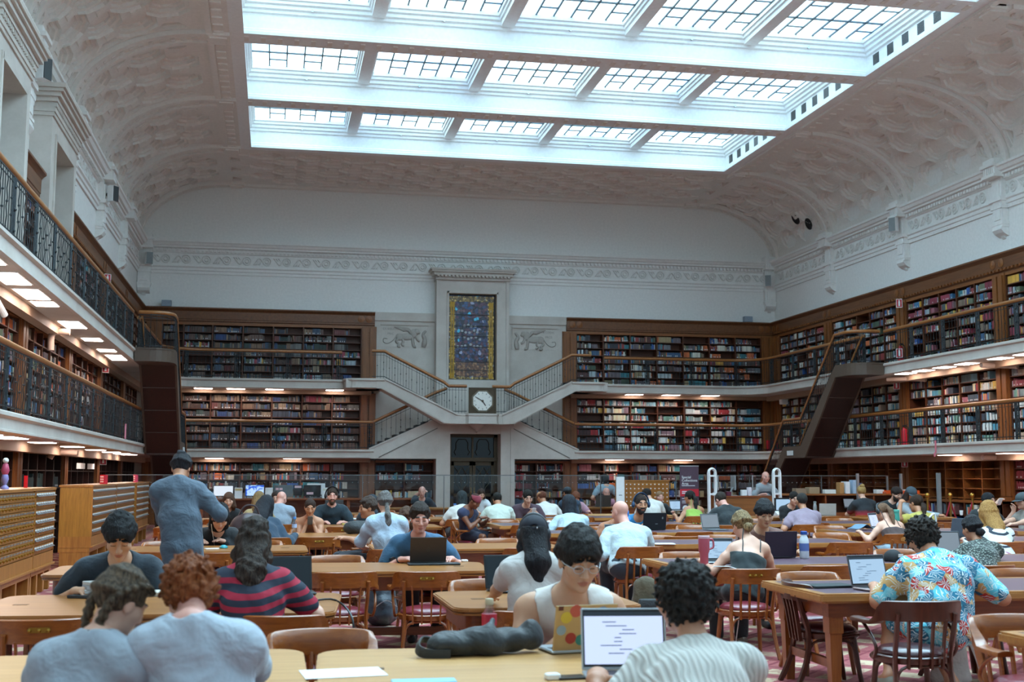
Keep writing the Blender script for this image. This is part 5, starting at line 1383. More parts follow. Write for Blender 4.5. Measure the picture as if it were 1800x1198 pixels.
# banner
p = onY(1212, 880, 27.5); bn = thing('banner_stand', 'purple pull-up banner reading Special Collections Area', 'banner', (p.x, 27.5, 0), R(2))
MB().box(-.235, .235, -.005, .005, .06, 1.86).build('sheet', plain('aubergine print', '#4b3644', .6), bn)
MB().box(-.235, .235, -.009, -.005, 1.16, 1.33).build('red_band', plain('banner red', '#b8182c', .6), bn)
MB().box(-.25, .25, -.08, .08, 0, .06).build('base', M['steel'], bn); MB().box(-.24, .24, -.012, .012, 1.86, 1.88).build('top_bar', M['steel'], bn)
for i, s_ in enumerate(('Special', 'Collections', 'Area')):
    o = text('heading', s_, .085, M['white'], bn, 'LEFT'); o.location = (-.19, -.008, 1.58-i*.075)
m = MB()
for z, w in ((1.40, .33), (1.10, .36), (1.04, .3), (1.0, .34), (.7, .2), (.62, .25)): m.box(-.19, -.19+w, -.008, -.005, z, z+.014)
for z in (1.22, 1.26): m.box(-.19, .06, -.0125, -.009, z, z+.022)
m.build('small_print', plain('pale print', '#d8d4da', .7), bn)
MB().prism([(-.11+.07*math.cos(a), .88+.07*math.sin(a)) for a in np.linspace(0, 2*PI, 12)[:-1]], 'y', -.009, -.005).build('round_logo', M['white'], bn)
# small card cabinet beside it
sc2 = thing('card_cabinet', 'small oak card cabinet with rows of knobs left of the banner', 'cabinet', (9.0, 28.9, 0))
MB().box(-.63, .63, -.02, .4, .85, 1.5).build('body', M['cab_side'], sc2); MB().box(-.65, .65, -.04, .42, 1.5, 1.53).build('top', M['cab_wood'], sc2); MB().box(-.6, .6, .02, .38, 0, .85).build('stand', M['table_body'], sc2)
d0 = None
for r in range(6):
    for c in range(12):
        loc = (-.57+c*.1036, -.02, .92+r*.103)
        if d0 is None:
            d0 = MB().box(-.048, .048, -.012, 0, -.047, .047).build('drawer', M['cab_wood'], sc2); kb = MB().lathe([(.006, 0), (.016, .02), (.001, .028)], 6, (0, -.012, -.008), axis='y').build('knob', M['white'], d0); kb.scale = (1, 1, 1); d0.location = loc; continue
        d = d0.copy(); C.objects.link(d); d.location = loc; d.parent = sc2; g = kb.copy(); C.objects.link(g); g.parent = d
ns = thing('notice_stand', 'tall white notice stand left of the card cabinet', 'sign', (8.3, 28.6, 0))
MB().bbox(-.105, .105, -.02, .02, .5, 1.61, .01).build('panel', M['white'], ns); MB().box(-.02, .02, -.02, .02, 0, .5).box(-.15, .15, -.15, .15, 0, .02).build('post', M['steel'], ns); MB().box(-.04, .04, -.024, -.02, 1.16, 1.18).build('print', M['grey'], ns)
# brass posts and red ropes
post_x = [onY(1630, 868, 26.3), onY(1670, 868, 26.3), onY(1709, 868, 26.3)]
for i, p in enumerate(post_x):
    t = thing('rope_post', ['brass rope post, leftmost of the three by the low red books', 'brass rope post, middle of the three by the low red books', 'brass rope post, rightmost of the three by the low red books'][i], 'post', (p.x, 26.3, 0), 0, 'brass rope posts')
    MB().lathe([(.17, 0), (.17, .02), (.05, .05), (.025, .07)], 16).build('base', M['brass'], t, smooth=40)
    MB().rod((0, 0, .05), (0, 0, 1.12), .025, 10).build('pole', M['brass'], t, smooth=60)
    MB().lathe([(.04, 1.1), (.045, 1.13), (.02, 1.14)], 12).ball((0, 0, 1.19), .058, 12, 8).build('finial', M['brass'], t, smooth=60)
ROPE = plain('red velvet', '#8e1228', .8)
for i in range(2):
    a, b = Vector((post_x[i].x, 26.3, 1.06)), Vector((post_x[i+1].x, 26.3, 1.06)); pts = [a+(b-a)*q/10+Vector((0, 0, -.55*(1-(2*q/10-1)**2))) for q in range(11)]
    tag(MB().tube(pts, .02, 8).build('velvet_rope', ROPE, smooth=60), 'red velvet rope between the %s pair of brass posts' % ('left-hand' if i == 0 else 'right-hand'), 'rope', 'velvet ropes')

# ------------------------------------------------------------------ signs, extinguishers, speakers, cameras
WHT = M['white']
def fire_sign(label, loc, rz):
    t = thing('fire_sign', label, 'sign', loc, rz, 'red extinguisher signs'); t.scale = (.55, 1, .6)
    MB().box(-.15, .15, 0, .012, -.2, .2).build('plate', M['red'], t)
    MB().box(-.04, .04, -.004, 0, -.13, .09).box(-.022, .022, -.004, 0, .09, .15).box(-.15, .15, -.003, 0, .18, .2).box(-.15, .15, -.003, 0, -.2, -.18).box(-.15, -.13, -.003, 0, -.2, .2).box(.13, .15, -.003, 0, -.2, .2).build('pictogram', WHT, t)
for lb, x, y, z, rz in (('red extinguisher sign on the upper left gallery', -4.02, 30.3, 6.35, R(25)), ('red extinguisher sign on the lower left gallery', -4.0, 30.4, 4.2, R(25)), ('red extinguisher sign above the oak-ended catalogue', -4.0, 30.6, 2.0, R(25)),
                        ('red extinguisher sign by the cornice of the upper right gallery', 16.95, 30.6, 6.4, R(-30)), ('red extinguisher sign at floor level of the upper right gallery, beside the landing', 16.35, 29.6, 4.9, R(-30)), ('red extinguisher sign on the lower right gallery', 16.95, 30.9, 4.15, R(-30)), ('red extinguisher sign on the bare right-hand shelves', 16.95, 30.6, 2.0, R(-30))):
    fire_sign(lb, (x, y, z), rz)
def extinguisher(label, loc):
    t = thing('fire_extinguisher', label, 'fire extinguisher', loc, 0, 'fire extinguishers')
    MB().lathe([(.001, 0), (.075, .0), (.08, .02), (.08, .4), (.06, .46), (.02, .49), (.02, .52)], 12).build('cylinder', M['red'], t, smooth=40)
    MB().box(-.03, .03, -.07, .03, .52, .56).build('valve', M['black'], t); MB().tube(smooth_path([(0, -.03, .53), (.1, -.03, .5), (.11, -.03, .3), (.1, -.03, .1)]), .012, 6).build('hose', M['black'], t)
extinguisher('fire extinguisher standing on the upper right gallery', (16.75, 30.25, Z2)); extinguisher('fire extinguisher standing on the lower right gallery', (16.75, 30.2, Z1))
rb = thing('red_rack', 'low red rack at the far right end of the lower gallery', 'rack', (16.95, 39.3, Z1))
MB().box(-.3, .3, -.1, .1, 0, .08).box(-.3, -.26, -.1, .1, 0, .4).box(.26, .3, -.1, .1, 0, .4).box(-.3, .3, .06, .1, 0, .4).build('frame', M['red'], rb)
for x in (-.12, .02, .15): MB().lathe([(.04, .08), (.04, .25), (.02, .3)], 8, (x, 0, 0)).build('tool', M['black'], rb)
def speaker(label, loc, rz, mat):
    t = thing('wall_speaker', label, 'speaker', loc, rz, 'wall speakers')
    MB().bbox(-.11, .11, -.18, 0, -.2, .2, .02).build('cabinet', M['white'], t); MB().box(-.1, .1, -.192, -.18, -.19, .19).build('grille', mat, t); MB().box(-.03, .03, 0, .1, -.03, .03).build('bracket', M['grey'], t)
for lb, x, y, z, rz, mt in (('black-fronted speaker on the nearest left bracket', -4.12, 21.5, 8.6, 62, M['black']), ('black-fronted speaker on a farther left bracket', -4.12, 30.83, 8.55, 62, M['black']), ('grey speaker in the far left corner under the cornice', -4.05, 39.7, 8.5, 20, M['grey']), ('grey speaker on a right-hand bracket', 17.05, 30.83, 8.65, -62, M['grey']), ('grey speaker in the far right corner', 17.0, 39.7, 8.45, -25, M['grey'])):
    speaker(lb, (x, y, z), R(rz), mt)
for lb, px in (('pale grey access box on top of the cornice, far left', 293), ('pale grey access box on top of the cornice, far right', 1313)):
    p = onY(px, 540, 39.85); item('access_box', lb, 'box', MB().bbox(-.15, .15, -.1, .1, 0, .2, .01), plain('blue grey', '#8d9aa8', .5), (p.x, 39.8, 6.99))
dm = thing('dome_camera', 'white camera hanging from the far right upper soffit', 'camera', (16.9, 38.4, Z2B-.1)); MB().rod((0, 0, 0), (0, 0, .1), .03, 8).build('stem', WHT, dm); MB().bbox(-.12, .12, -.12, .12, -.22, 0, .03).build('housing', WHT, dm)
sp = thing('spotlight', 'white cylinder spotlight under the upper left gallery', 'light', (-3.95, 18.2, Z2B-.16)); MB().rod((0, 0, -.02), (0, 0, .16), .03, 8).ball((0, 0, -.06), .06, 10, 6).build('joint', M['grey'], sp); MB().rod((.02, .06, -.08), (.09, .3, -.26), .05, 12).build('barrel', WHT, sp)
PIPE = plain('duct paint', '#c3ab9c', .55)
for i, (lb, pts) in enumerate((('bent beige duct under the upper left gallery', [(-3.7, 23.2, 4.24), (-3.95, 23.2, 4.24), (-4.02, 23.2, 4.15), (-4.02, 23.2, 3.9)]), ('bent beige duct under the lower left gallery', [(-3.6, 24.0, 2.06), (-4.0, 24.0, 2.06), (-4.1, 24.0, 1.95)]),
             ('beige duct under the upper right gallery, near end', [(16.4, 25.9, 4.25), (16.85, 25.9, 4.25), (17.1, 25.5, 4.2)]), ('beige duct under the upper right gallery by the landing', [(16.4, 30.4, 4.26), (16.9, 29.9, 4.24), (17.1, 29.6, 4.2)]), ('beige duct under the lower right gallery, near end', [(16.4, 26.0, 2.08), (16.85, 26.0, 2.08), (17.1, 25.6, 2.05)]))):
    tag(MB().tube(smooth_path(pts), .06, 10).build('duct', PIPE, smooth=60), lb, 'duct', 'ducts under the galleries')
item('ribbon', 'red and white striped tape tied to the lower right railing', 'tape', MB().box(-.02, .02, 0, .01, -.22, .1).box(-.05, -.01, 0, .01, -.3, -.2), plain('candy tape', '#c86a78', .7), (GR-.06, 27.6, 2.42), R(-40))
item('ribbon', 'pink tape tied to the lower left railing', 'tape', MB().box(-.02, .02, 0, .01, -.1, .24), plain('pink tape', '#cf7f90', .7), (GL+.05, 28.6, 2.55), R(40))
# bound volumes and cards left on the otherwise bare shelves
for i in range(3):
    item('index_card', 'white card on the dark floor shelf, %s of the left trio' % ORD[i+1], 'card', MB().box(-.07, .07, 0, .01, 0, .12), M['paper'], (-4.0, 26.9+i*.28, 1.77), R(60), 'white cards on the dark floor shelves')
for i in range(3):
    item('index_card', 'white card on the dark floor shelf, %s of the right trio' % ORD[i+1], 'card', MB().box(-.06, .06, 0, .01, 0, .12), M['paper'], (-4.0, 28.4+i*.25, 1.77), R(60), 'white cards on the dark floor shelves')
# ------------------------------------------------------------------ people: smooth blended surfaces, one continuous body each
def axis_(lo, hi, h, fine=()):
    out = [lo]; x = lo
    while x < hi:
        st = h
        for a, b, f in fine:
            if x < b and x+st > a: st = min(st, f if x >= a-1e-6 else max(f, min(st, a-x)))
        x += st; out.append(x)
    return np.array(out, dtype=np.float32)
def nets(D, xs, ys, zs):
    """naive surface nets on a rectilinear grid: vertices and quads"""
    S = D < 0
    c = np.zeros(tuple(n-1 for n in D.shape), np.int8)
    for i in (0, 1):
        for j in (0, 1):
            for k in (0, 1): c += S[i:S.shape[0]-1+i, j:S.shape[1]-1+j, k:S.shape[2]-1+k]
    act = np.argwhere((c > 0) & (c < 8))
    if len(act) == 0: return np.zeros((0, 3)), []
    I, J, K = act.T; idx = np.full(c.shape, -1, np.int32); idx[I, J, K] = np.arange(len(act))
    cs = [(i, j, k) for i in (0, 1) for j in (0, 1) for k in (0, 1)]
    val = np.stack([D[I+i, J+j, K+k] for i, j, k in cs], 1); pos = np.stack([np.stack([xs[I+i], ys[J+j], zs[K+k]], 1) for i, j, k in cs], 1)
    acc = np.zeros((len(act), 3)); cnt = np.zeros(len(act))
    for a in range(8):
        for b in range(a+1, 8):
            if bin(a ^ b).count('1') != 1: continue
            va, vb = val[:, a], val[:, b]; m = (va < 0) != (vb < 0); t = np.where(m, va/np.where(m, va-vb, 1), 0)
            acc += np.where(m[:, None], pos[:, a]+(pos[:, b]-pos[:, a])*t[:, None], 0); cnt += m
    V = acc/np.maximum(cnt, 1)[:, None]; F = []
    for ax in range(3):
        A = [slice(1, -1)]*3; A[ax] = slice(0, -1); B = [slice(1, -1)]*3; B[ax] = slice(1, None)
        s0, s1 = S[tuple(A)], S[tuple(B)]; e = np.argwhere(s0 != s1)
        if len(e) == 0: continue
        fl = s0[e[:, 0], e[:, 1], e[:, 2]]; o = e.copy()
        for q in range(3):
            if q != ax: o[:, q] += 1
        u, v = [(1, 2), (2, 0), (0, 1)][ax]; quad = []
        for du, dv in ((-1, -1), (0, -1), (0, 0), (-1, 0)):
            w = o.copy(); w[:, u] += du; w[:, v] += dv; quad.append(idx[w[:, 0], w[:, 1], w[:, 2]])
        q = np.stack(quad, 1); q[~fl] = q[~fl][:, ::-1]; F.append(q[(q >= 0).all(1)])
    return V, np.concatenate(F) if F else []
class Sdf:
    def __init__(s): s.p = []
    def cap(s, a, b, r1, r2=None, k=.03, sq=None, sub=False, q=None):
        """round cone; sq = (axis, factor) widens it along an axis"""
        s.p.append(('c', Vector(a), Vector(b), r1, r1 if r2 is None else r2, k, sq, sub)); return s
    def chain(s, pts, rs, k=.03, sq=None):
        for i in range(len(pts)-1): s.cap(pts[i], pts[i+1], rs[i], rs[i+1], k, sq)
        return s
    def ell(s, c, r, rot=None, k=.03, sub=False): s.p.append(('e', Vector(c), r, rot, k, sub)); return s
    def half(s, o, n, k=.004): s.p.append(('h', Vector(o), Vector(n).normalized(), k)); return s
    def bounds(s):
        lo = np.full(3, 1e9); hi = np.full(3, -1e9)
        for p in s.p:
            if p[0] == 'c' and not p[7]:
                r = max(p[3], p[4])*(p[6][1] if p[6] else 1)
                for v in (p[1], p[2]): lo = np.minimum(lo, np.array(v)-r); hi = np.maximum(hi, np.array(v)+r)
            elif p[0] == 'e' and not p[5]:
                r = max(p[2]); lo = np.minimum(lo, np.array(p[1])-r); hi = np.maximum(hi, np.array(p[1])+r)
        return lo-.03, hi+.03
    def mesh(s, h, fine=((), (), ()), noise=None):
        lo, hi = s.bounds(); ax = [axis_(lo[i], hi[i], h, fine[i]) for i in range(3)]; xs, ys, zs = ax
        D = np.full((len(xs), len(ys), len(zs)), .15, np.float32)
        for p in s.p:
            if p[0] == 'h':
                X, Y, Zz = xs[:, None, None], ys[None, :, None], zs[None, None, :]; o, n = p[1], p[2]
                D = np.maximum(D, (X-o.x)*n.x+(Y-o.y)*n.y+(Zz-o.z)*n.z); continue
            if p[0] == 'c': _, a, b, r1, r2, k, sq, sub = p; rr = max(r1, r2)*(sq[1] if sq else 1)+k+.03; pl, ph = np.minimum(a, b)-rr, np.maximum(a, b)+rr
            else: _, c, r, rot, k, sub = p; rr = max(r)+k+.03; pl, ph = np.array(c)-rr, np.array(c)+rr
            sl = []
            for i in range(3): sl.append(slice(max(0, int(np.searchsorted(ax[i], pl[i]))-1), int(np.searchsorted(ax[i], ph[i]))+1))
            sl = tuple(sl); X, Y, Zz = xs[sl[0]][:, None, None], ys[sl[1]][None, :, None], zs[sl[2]][None, None, :]
            if 0 in D[sl].shape: continue
            if p[0] == 'c':
                px, py, pz = X-a.x, Y-a.y, Zz-a.z; d = b-a
                if sq:
                    n, f = sq; g = (1/f-1); t = (px*n.x+py*n.y+pz*n.z)*g; px, py, pz = px+t*n.x, py+t*n.y, pz+t*n.z
                    dd = d+n*(d.dot(n)*g)
                else: dd = d
                L2 = max(dd.length_squared, 1e-9); t = np.clip((px*dd.x+py*dd.y+pz*dd.z)/L2, 0, 1)
                f = np.sqrt((px-t*dd.x)**2+(py-t*dd.y)**2+(pz-t*dd.z)**2)-(r1+(r2-r1)*t)
            else:
                px, py, pz = X-c.x, Y-c.y, Zz-c.z
                if rot is not None:
                    q = [px*rot[i].x+py*rot[i].y+pz*rot[i].z for i in range(3)]
                else: q = [px+0*py+0*pz, py+0*px+0*pz, pz+0*px+0*py]
                k0 = np.sqrt((q[0]/r[0])**2+(q[1]/r[1])**2+(q[2]/r[2])**2); k1 = np.sqrt((q[0]/r[0]**2)**2+(q[1]/r[1]**2)**2+(q[2]/r[2]**2)**2)+1e-6; f = k0*(k0-1)/k1
            A = D[sl]
            if sub: f = -f; hh = np.maximum(k-np.abs(A-f), 0)/k; D[sl] = np.maximum(A, f)+hh*hh*k*.25
            else: hh = np.maximum(k-np.abs(A-f), 0)/k; D[sl] = np.minimum(A, f)-hh*hh*k*.25
        if noise is not None:
            D = D+noise(xs[:, None, None], ys[None, :, None], zs[None, None, :]).astype(np.float32)
        D[0], D[-1], D[:, 0], D[:, -1], D[:, :, 0], D[:, :, -1] = .1, .1, .1, .1, .1, .1
        return nets(D, xs, ys, zs)
def sdf_obj(name, sdf, mats, parent, h, fine=((), (), ()), noise=None, paint=None):
    V, F = sdf.mesh(h, fine, noise)
    me = bpy.data.meshes.new(name); n = len(F)
    if n:
        me.vertices.add(len(V)); me.vertices.foreach_set('co', V.astype(np.float32).ravel())
        me.loops.add(n*4); me.loops.foreach_set('vertex_index', np.asarray(F, np.int32).ravel())
        me.polygons.add(n); me.polygons.foreach_set('loop_start', np.arange(0, n*4, 4, dtype=np.int32)); me.polygons.foreach_set('use_smooth', np.ones(n, bool))
        me.update(calc_edges=True); me.validate()
    if not isinstance(mats, (list, tuple)): mats = [mats]
    for m in mats: me.materials.append(m)
    if paint is not None and n and len(me.polygons) == n:
        cen = V[F].mean(1); me.polygons.foreach_set('material_index', paint(cen).astype(np.int32)); me.update()
    return link(name, me, parent)
def wrinkle(a, f, seed=0):
    r = random.Random(seed); ph = [r.uniform(0, 6) for _ in range(6)]
    return lambda X, Y, Z: a*(np.sin(f*(X+.7*Z)+ph[0]+2.2*np.sin(f*.4*Y+ph[1]))*np.sin(f*.6*(Y-Z*.8)+ph[2]+1.5*np.sin(f*.5*X+ph[3])))
def curls(a, f, seed=0):
    r = random.Random(seed); ph = [r.uniform(0, 6) for _ in range(9)]
    return lambda X, Y, Z: a*(np.sin(f*X+ph[0]+1.3*np.sin(f*.7*Y+ph[1]))*np.sin(f*Y+ph[2]+1.3*np.sin(f*.8*Z+ph[3]))*np.sin(f*Z+ph[4]+1.3*np.sin(f*.6*X+ph[5]))*1.6+.5*np.sin(f*1.9*X+ph[6])*np.sin(f*1.7*Z+ph[7])*np.sin(f*1.8*Y+ph[8]))
SKIN = {}
def skin(tone):
    if tone in SKIN: return SKIN[tone]
    c = rgb({'light': '#cf9f88', 'pink': '#d39a8a', 'tan': '#b98263', 'asian': '#c49678', 'brown': '#7c4d36', 'olive': '#a8795c'}[tone])
    t = NT('skin '+tone); v = t.coord(); f = t.noise(v, 9, 3); t.base(t.mix(f, tuple(x*.88 for x in c), tuple(min(1, x*1.1) for x in c)))
    t.pri(Roughness=.5, Subsurface_Weight=.08, Subsurface_Radius=(.01, .004, .002)); SKIN[tone] = t.m
    plain('lip '+tone, tuple(c[i]*(.78, .5, .5)[i] for i in range(3)), .45); return t.m
def lipm(tone):
    skin(tone); c = rgb({'light': '#cf9f88', 'pink': '#d39a8a', 'tan': '#b98263', 'asian': '#c49678', 'brown': '#7c4d36', 'olive': '#a8795c'}[tone])
    return plain('lip '+tone, tuple(c[i]*(.78, .5, .5)[i] for i in range(3)), .45)
HAIRM = {}
def hairm(col, hi=None):
    if (col, hi) in HAIRM: return HAIRM[(col, hi)]
    c = rgb(col); h2 = rgb(hi) if hi else tuple(min(1, x*1.7+.004) for x in c)
    t = NT('hair '+col); v = t.coord('Object', (70, 70, 9)); f = t.noise(v, 1.5, 4, .6, .8)
    t.base(t.ramp(f, [(.35, c), (.75, h2)])); t.pri(Roughness=.55, Specular_IOR_Level=.25); t.bump(f, .9, .02); HAIRM[(col, hi)] = t.m; return t.m
EYEW = plain('eye white', '#d8d2cc', .3); EYED = plain('lash line', '#241a18', .5)
PEOPLE = {}
def ik(a, b, l1, l2, pole):
    d = b-a; L = min(d.length, (l1+l2)*.995); d.normalize(); x = (l1*l1-l2*l2+L*L)/(2*L); h = math.sqrt(max(0, l1*l1-x*x))
    p = pole-d*pole.dot(d); p.normalize(); return a+d*x+p*h, a+d*L
def person(label, head, hh, Yh, seat, face=0, pitch=25, yaw=0, roll=0, tone='light', hair=('short', '#1c1614'), top=('tee', None), legs=('pants', '#2a2c34'), hands=None, female=False, beard=None,
           stand=False, extras=(), twist=0, eyes='down', bulk=1.0, group=None, lift=0.0, feet=None, pose='rest', neckf=.0):
    """head = (px, py) of the head's centre in the photograph, hh its height there; Yh and seat = (px, Y) give the depths"""
    Hw = onY(head[0], head[1], Yh); dz = proj(Hw)[2]
    S = min(1.2, max(.86, hh*dz/F_PX/.25)); px = dz/F_PX                  # metres per pixel
    if not stand and abs(math.cos(R(face))) > .9:
        nz = Hw.z-.135*S*math.cos(R(pitch))-.06*S+.03*math.sin(R(pitch))-FZ; dzz = nz-(.455+.085*S); hz = math.sqrt(max(0.0, (.47*S)**2-dzz*dzz)) if dzz > 0 else .42*S
        hz = min(hz, .40*S); sg_ = 1 if math.cos(R(face)) > 0 else -1
        ya = Yh-sg_*(hz+.07*S); seat = (seat[0], max(seat[1]-.33, min(seat[1]+.33, ya)))
    pw = onY(seat[0], 900, seat[1]); root = thing('person', label, 'person', (pw.x, seat[1], FZ), R(face), group)
    rot = Matrix.Rotation(-R(face), 3, 'Z'); L = lambda w: rot @ (Vector(w)-Vector((pw.x, seat[1], FZ)))
    H = L(Hw); lod = max(.0045, px*1.1); near = px < .0075
    F = .93 if female else 1.0
    PZ = (.455+.085*S) if not stand else .93*S
    P = Vector((0, -.03, PZ))
    yw = R(yaw); tw = R(twist)
    hf = Vector((-math.sin(yw)*math.cos(R(pitch)), math.cos(yw)*math.cos(R(pitch)), -math.sin(R(pitch))))
    hr = hf.cross(Vector((0, 0, 1))).normalized(); hu = hr.cross(hf).normalized()
    rr = Matrix.Rotation(R(roll), 3, hf); hr, hu = rr @ hr, rr @ hu
    hp = lambda x, y, z: H+hr*(x*S)+hf*(y*S)+hu*(z*S)
    RT = (hr, hf, hu)
    N = H-hu*(.135*S)-hf*(.045*S)+Vector((0, -.055*S, -.06*S))+Vector((0, -neckf, 0))
    sp = (N-P); up = sp.normalized(); rx = Vector((math.cos(tw), math.sin(tw), 0)); fw = up.cross(rx)*-1
    if fw.y < 0: fw = -fw
    lean = max(0, sp.y); bow = -(.05+.25*lean*.3)
    Cc = P+sp*.60+fw*(bow*.5)*1.0; W = P+sp*.28+fw*(bow*.6)
    sw = .172*S*F*bulk
    shc = N-up*(.045*S)+fw*.005
    SR_, SL_ = shc+rx*sw-up*.015, shc-rx*sw-up*.015
    ty = TT+.03
    hd = hands or [(.17, .40, ty), (-.17, .40, ty)]
    hd = [Vector(q) for q in hd]
    A1, A2 = .285*S, .25*S
    arms = []
    for s_, sh, q in ((1, SR_, hd[0]), (-1, SL_, hd[1])):
        pole = rx*(s_*.75)+Vector((0, -.35, -.75))
        el, wr = ik(sh, q, A1, A2, pole); arms.append((s_, sh, el, wr))
    # legs
    lg = []
    for s_ in (1, -1):
        hip = P+rx*(s_*.085*S)+Vector((0, 0, -.01))
        if stand: kn = Vector((s_*.1, .02, .48*S)); an = Vector((s_*.11, -.03, .085))
        else:
            kn = hip+Vector((s_*.05, .40*S, -.02)); an = Vector((s_*.12, .34, .085))
            if feet: an = Vector(feet[0 if s_ > 0 else 1])
            d = an-kn
            if d.length > .44*S: an = kn+d.normalized()*.44*S
        lg.append((s_, hip, kn, an))
    def torso(s, g=0.0, lo=True):
        wa = .104*F if g == 0 else .110*(F**.7)
        rs = [(q*S+g)*bulk for q in (.118*(1.04 if female else 1), wa, .117*F, .098*F)]
        s.chain([P, W, Cc, shc-up*(.04*S)], rs, .022, (rx, 1.37))
        s.cap(shc+rx*(sw*.85), shc-rx*(sw*.85), .060*S*F+g, None, .09); s.cap(N+up*.03, shc+rx*sw*.8, .05*S+g*.6, .045*S+g, .06); s.cap(N+up*.03, shc-rx*sw*.8, .05*S+g*.6, .045*S+g, .06)
    def arm(s, i, t0, t1, g=0.0, k=.03):
        _, sh, el, wr = arms[i]; f = F
        pt = lambda t: sh+(el-sh)*min(t, 1) if t <= 1 else el+(wr-el)*(t-1)
        rad = lambda t: (np.interp(t, [0, .35, 1, 1.25, 2], [.056, .05, .040, .041, .027])*S*f)*(1 if bulk <= 1 else bulk**.5)+g
        ts = sorted(set([t0]+[x for x in (.35, 1, 1.25) if t0 < x < t1]+[t1]))
        s.chain([pt(t) for t in ts], [float(rad(t)) for t in ts], k)
    def hand(s, i):
        s_, sh, el, wr = arms[i]; d = (wr-el).normalized()
        if pose == 'phone': d = (d+Vector((-s_*.5, .1, .5))).normalized(); pn = Vector((-s_, .1, -.1))
        else: d = (d+Vector((-s_*.25, .45, 0))); d.z = d.z*.25; d.normalize(); pn = Vector((0, 0, -1))
        sd = d.cross(pn).normalized(); pn = sd.cross(d).normalized()      # sd: across the knuckles
        kn = wr+d*(.085*S*F); hs = S*F
        s.cap(wr, kn, .026*hs, .027*hs, .012, (sd, 1.45))
        for j, (o, l) in enumerate(((-.03, .062), (-.010, .072), (.011, .068), (.031, .052))):
            b = kn+sd*(o*hs); cu = .55 if pose == 'rest' else 1.0
            m = b+d*(l*.5*hs)+pn*(.012*hs*cu); e = m+(d*.7+pn*cu).normalized()*(l*.52*hs)
            s.cap(b, m, .0092*hs, .0086*hs, .006); s.cap(m, e, .0086*hs, .0072*hs, .004)
        tb = wr+d*(.03*hs)-sd*(s_*-.03*hs)*-1; tb = wr+d*(.03*hs)+sd*((-.032)*hs if (sd.x*s_ > 0) else .032*hs)
        o = (tb-wr-d*(.03*hs)).normalized(); t1 = tb+(d*.7+o*.6+pn*.2).normalized()*(.038*hs); s.cap(tb, t1, .0125*hs, .0105*hs, .01); s.cap(t1, t1+(d*.9+pn*.3).normalized()*(.03*hs), .0105*hs, .008*hs, .004)
        return kn
    # ---- body
    b = Sdf(); torso(b, 0)
    for i in (0, 1): arm(b, i, 0, 2); hand(b, i)
    for s_, hip, kn, an in lg:
        b.cap(hip, kn, .082*S*F, .056*S*F, .05); b.cap(kn, kn+(an-kn)*.35, .054*S*F, .055*S*F, .03); b.cap(kn+(an-kn)*.35, an, .055*S*F, .036*S*F, .03)
        b.cap(an, an+Vector((s_*.02, .13, -.045)), .036*S, .028*S, .03); b.cap(an, an+Vector((0, -.03, -.045)), .036*S, .03*S, .03)
    b.cap(N-up*.03, hp(0, -.03, -.06), .056*S*F, .050*S*F, .03)
    b.ell(hp(0, -.014, .03), (.074*S, .094*S, .086*S), RT, .02); b.ell(hp(0, .022, -.045), (.058*S, .068*S, .072*S), RT, .04)
    b.ell(hp(0, .072, -.092), (.022*S, .02*S, .017*S), RT, .03)
    for s_ in (-1, 1):
        b.ell(hp(s_*.074, -.008, -.002), (.010*S, .022*S, .032*S), RT, .01); b.ell(hp(s_*.042, .058, -.018), (.024*S, .024*S, .022*S), RT, .03)
        b.ell(hp(s_*.031, .098, .014), (.017*S, .016*S, .0125*S), RT, .014, True); b.ell(hp(s_*.031, .076, .011), (.0145*S, .0125*S, .0125*S), RT, .006)
        b.ell(hp(s_*.030, .082, .034), (.022*S, .011*S, .007*S), RT, .014)
    b.cap(hp(0, .084, .022), hp(0, .106, -.024), .0085*S, .0125*S, .014); b.ell(hp(0.011, .094, -.028), (.009*S, .01*S, .008*S), RT, .006); b.ell(hp(-.011, .094, -.028), (.009*S, .01*S, .008*S), RT, .006)
    b.ell(hp(0, .087, -.0535), (.021*S, .011*S, .0058*S), RT, .006); b.ell(hp(0, .086, -.0645), (.018*S, .011*S, .0066*S), RT, .006); b.ell(hp(0, .100, -.0592), (.024*S, .006*S, .0014*S), RT, .004, True)
    fine_h = max(.0036, px*1.0) if near else max(.006, px*.8); rad = .125*S
    fine = []
    for ax in range(3):
        f = [(H[ax]-rad, H[ax]+rad, fine_h)]
        fine.append(f)
    # hands get finer cells too
    if px < .0105:
        for i in (0, 1):
            wr = arms[i][3]
            for ax in range(3): fine[ax].append((wr[ax]-.06, wr[ax]+.13, max(.0055, px*.8)))
    HI = np.array([[hr.x, hr.y, hr.z], [hf.x, hf.y, hf.z], [hu.x, hu.y, hu.z]]); H0 = np.array(H)
    def paint(c):
        q = (c-H0) @ HI.T/S; x, y, z = np.abs(q[:, 0]), q[:, 1], q[:, 2]; m = np.zeros(len(c), int); fr = (y > .055)
        if beard: m[(z < -.03) & (y > -.01) & (z > -.15) & (x < .082) & ~((y > .05) & (z > -.05) & (x > .032))] = 3
        m[fr & ((x/.0235)**2+((z+.059)/.0105)**2 < 1) & (y > .078)] = 1
        m[fr & (((x-.031)/.021)**2+((z-.037+.1*(x-.031))/(.0055 if not female else .0042))**2 < 1)] = 2
        if eyes == 'down': m[fr & (((x-.031)/.0155)**2+((z-.0045+14*(x-.031)**2)/.0034)**2 < 1)] = 2
        else:
            e = ((x-.031)/.0145)**2+((z-.010)/.0062)**2; m[fr & (e < 1.25)] = 2; m[fr & (e < .8)] = 4; m[fr & (np.hypot(x-.031, z-.0105) < .0055)] = 2
        return m
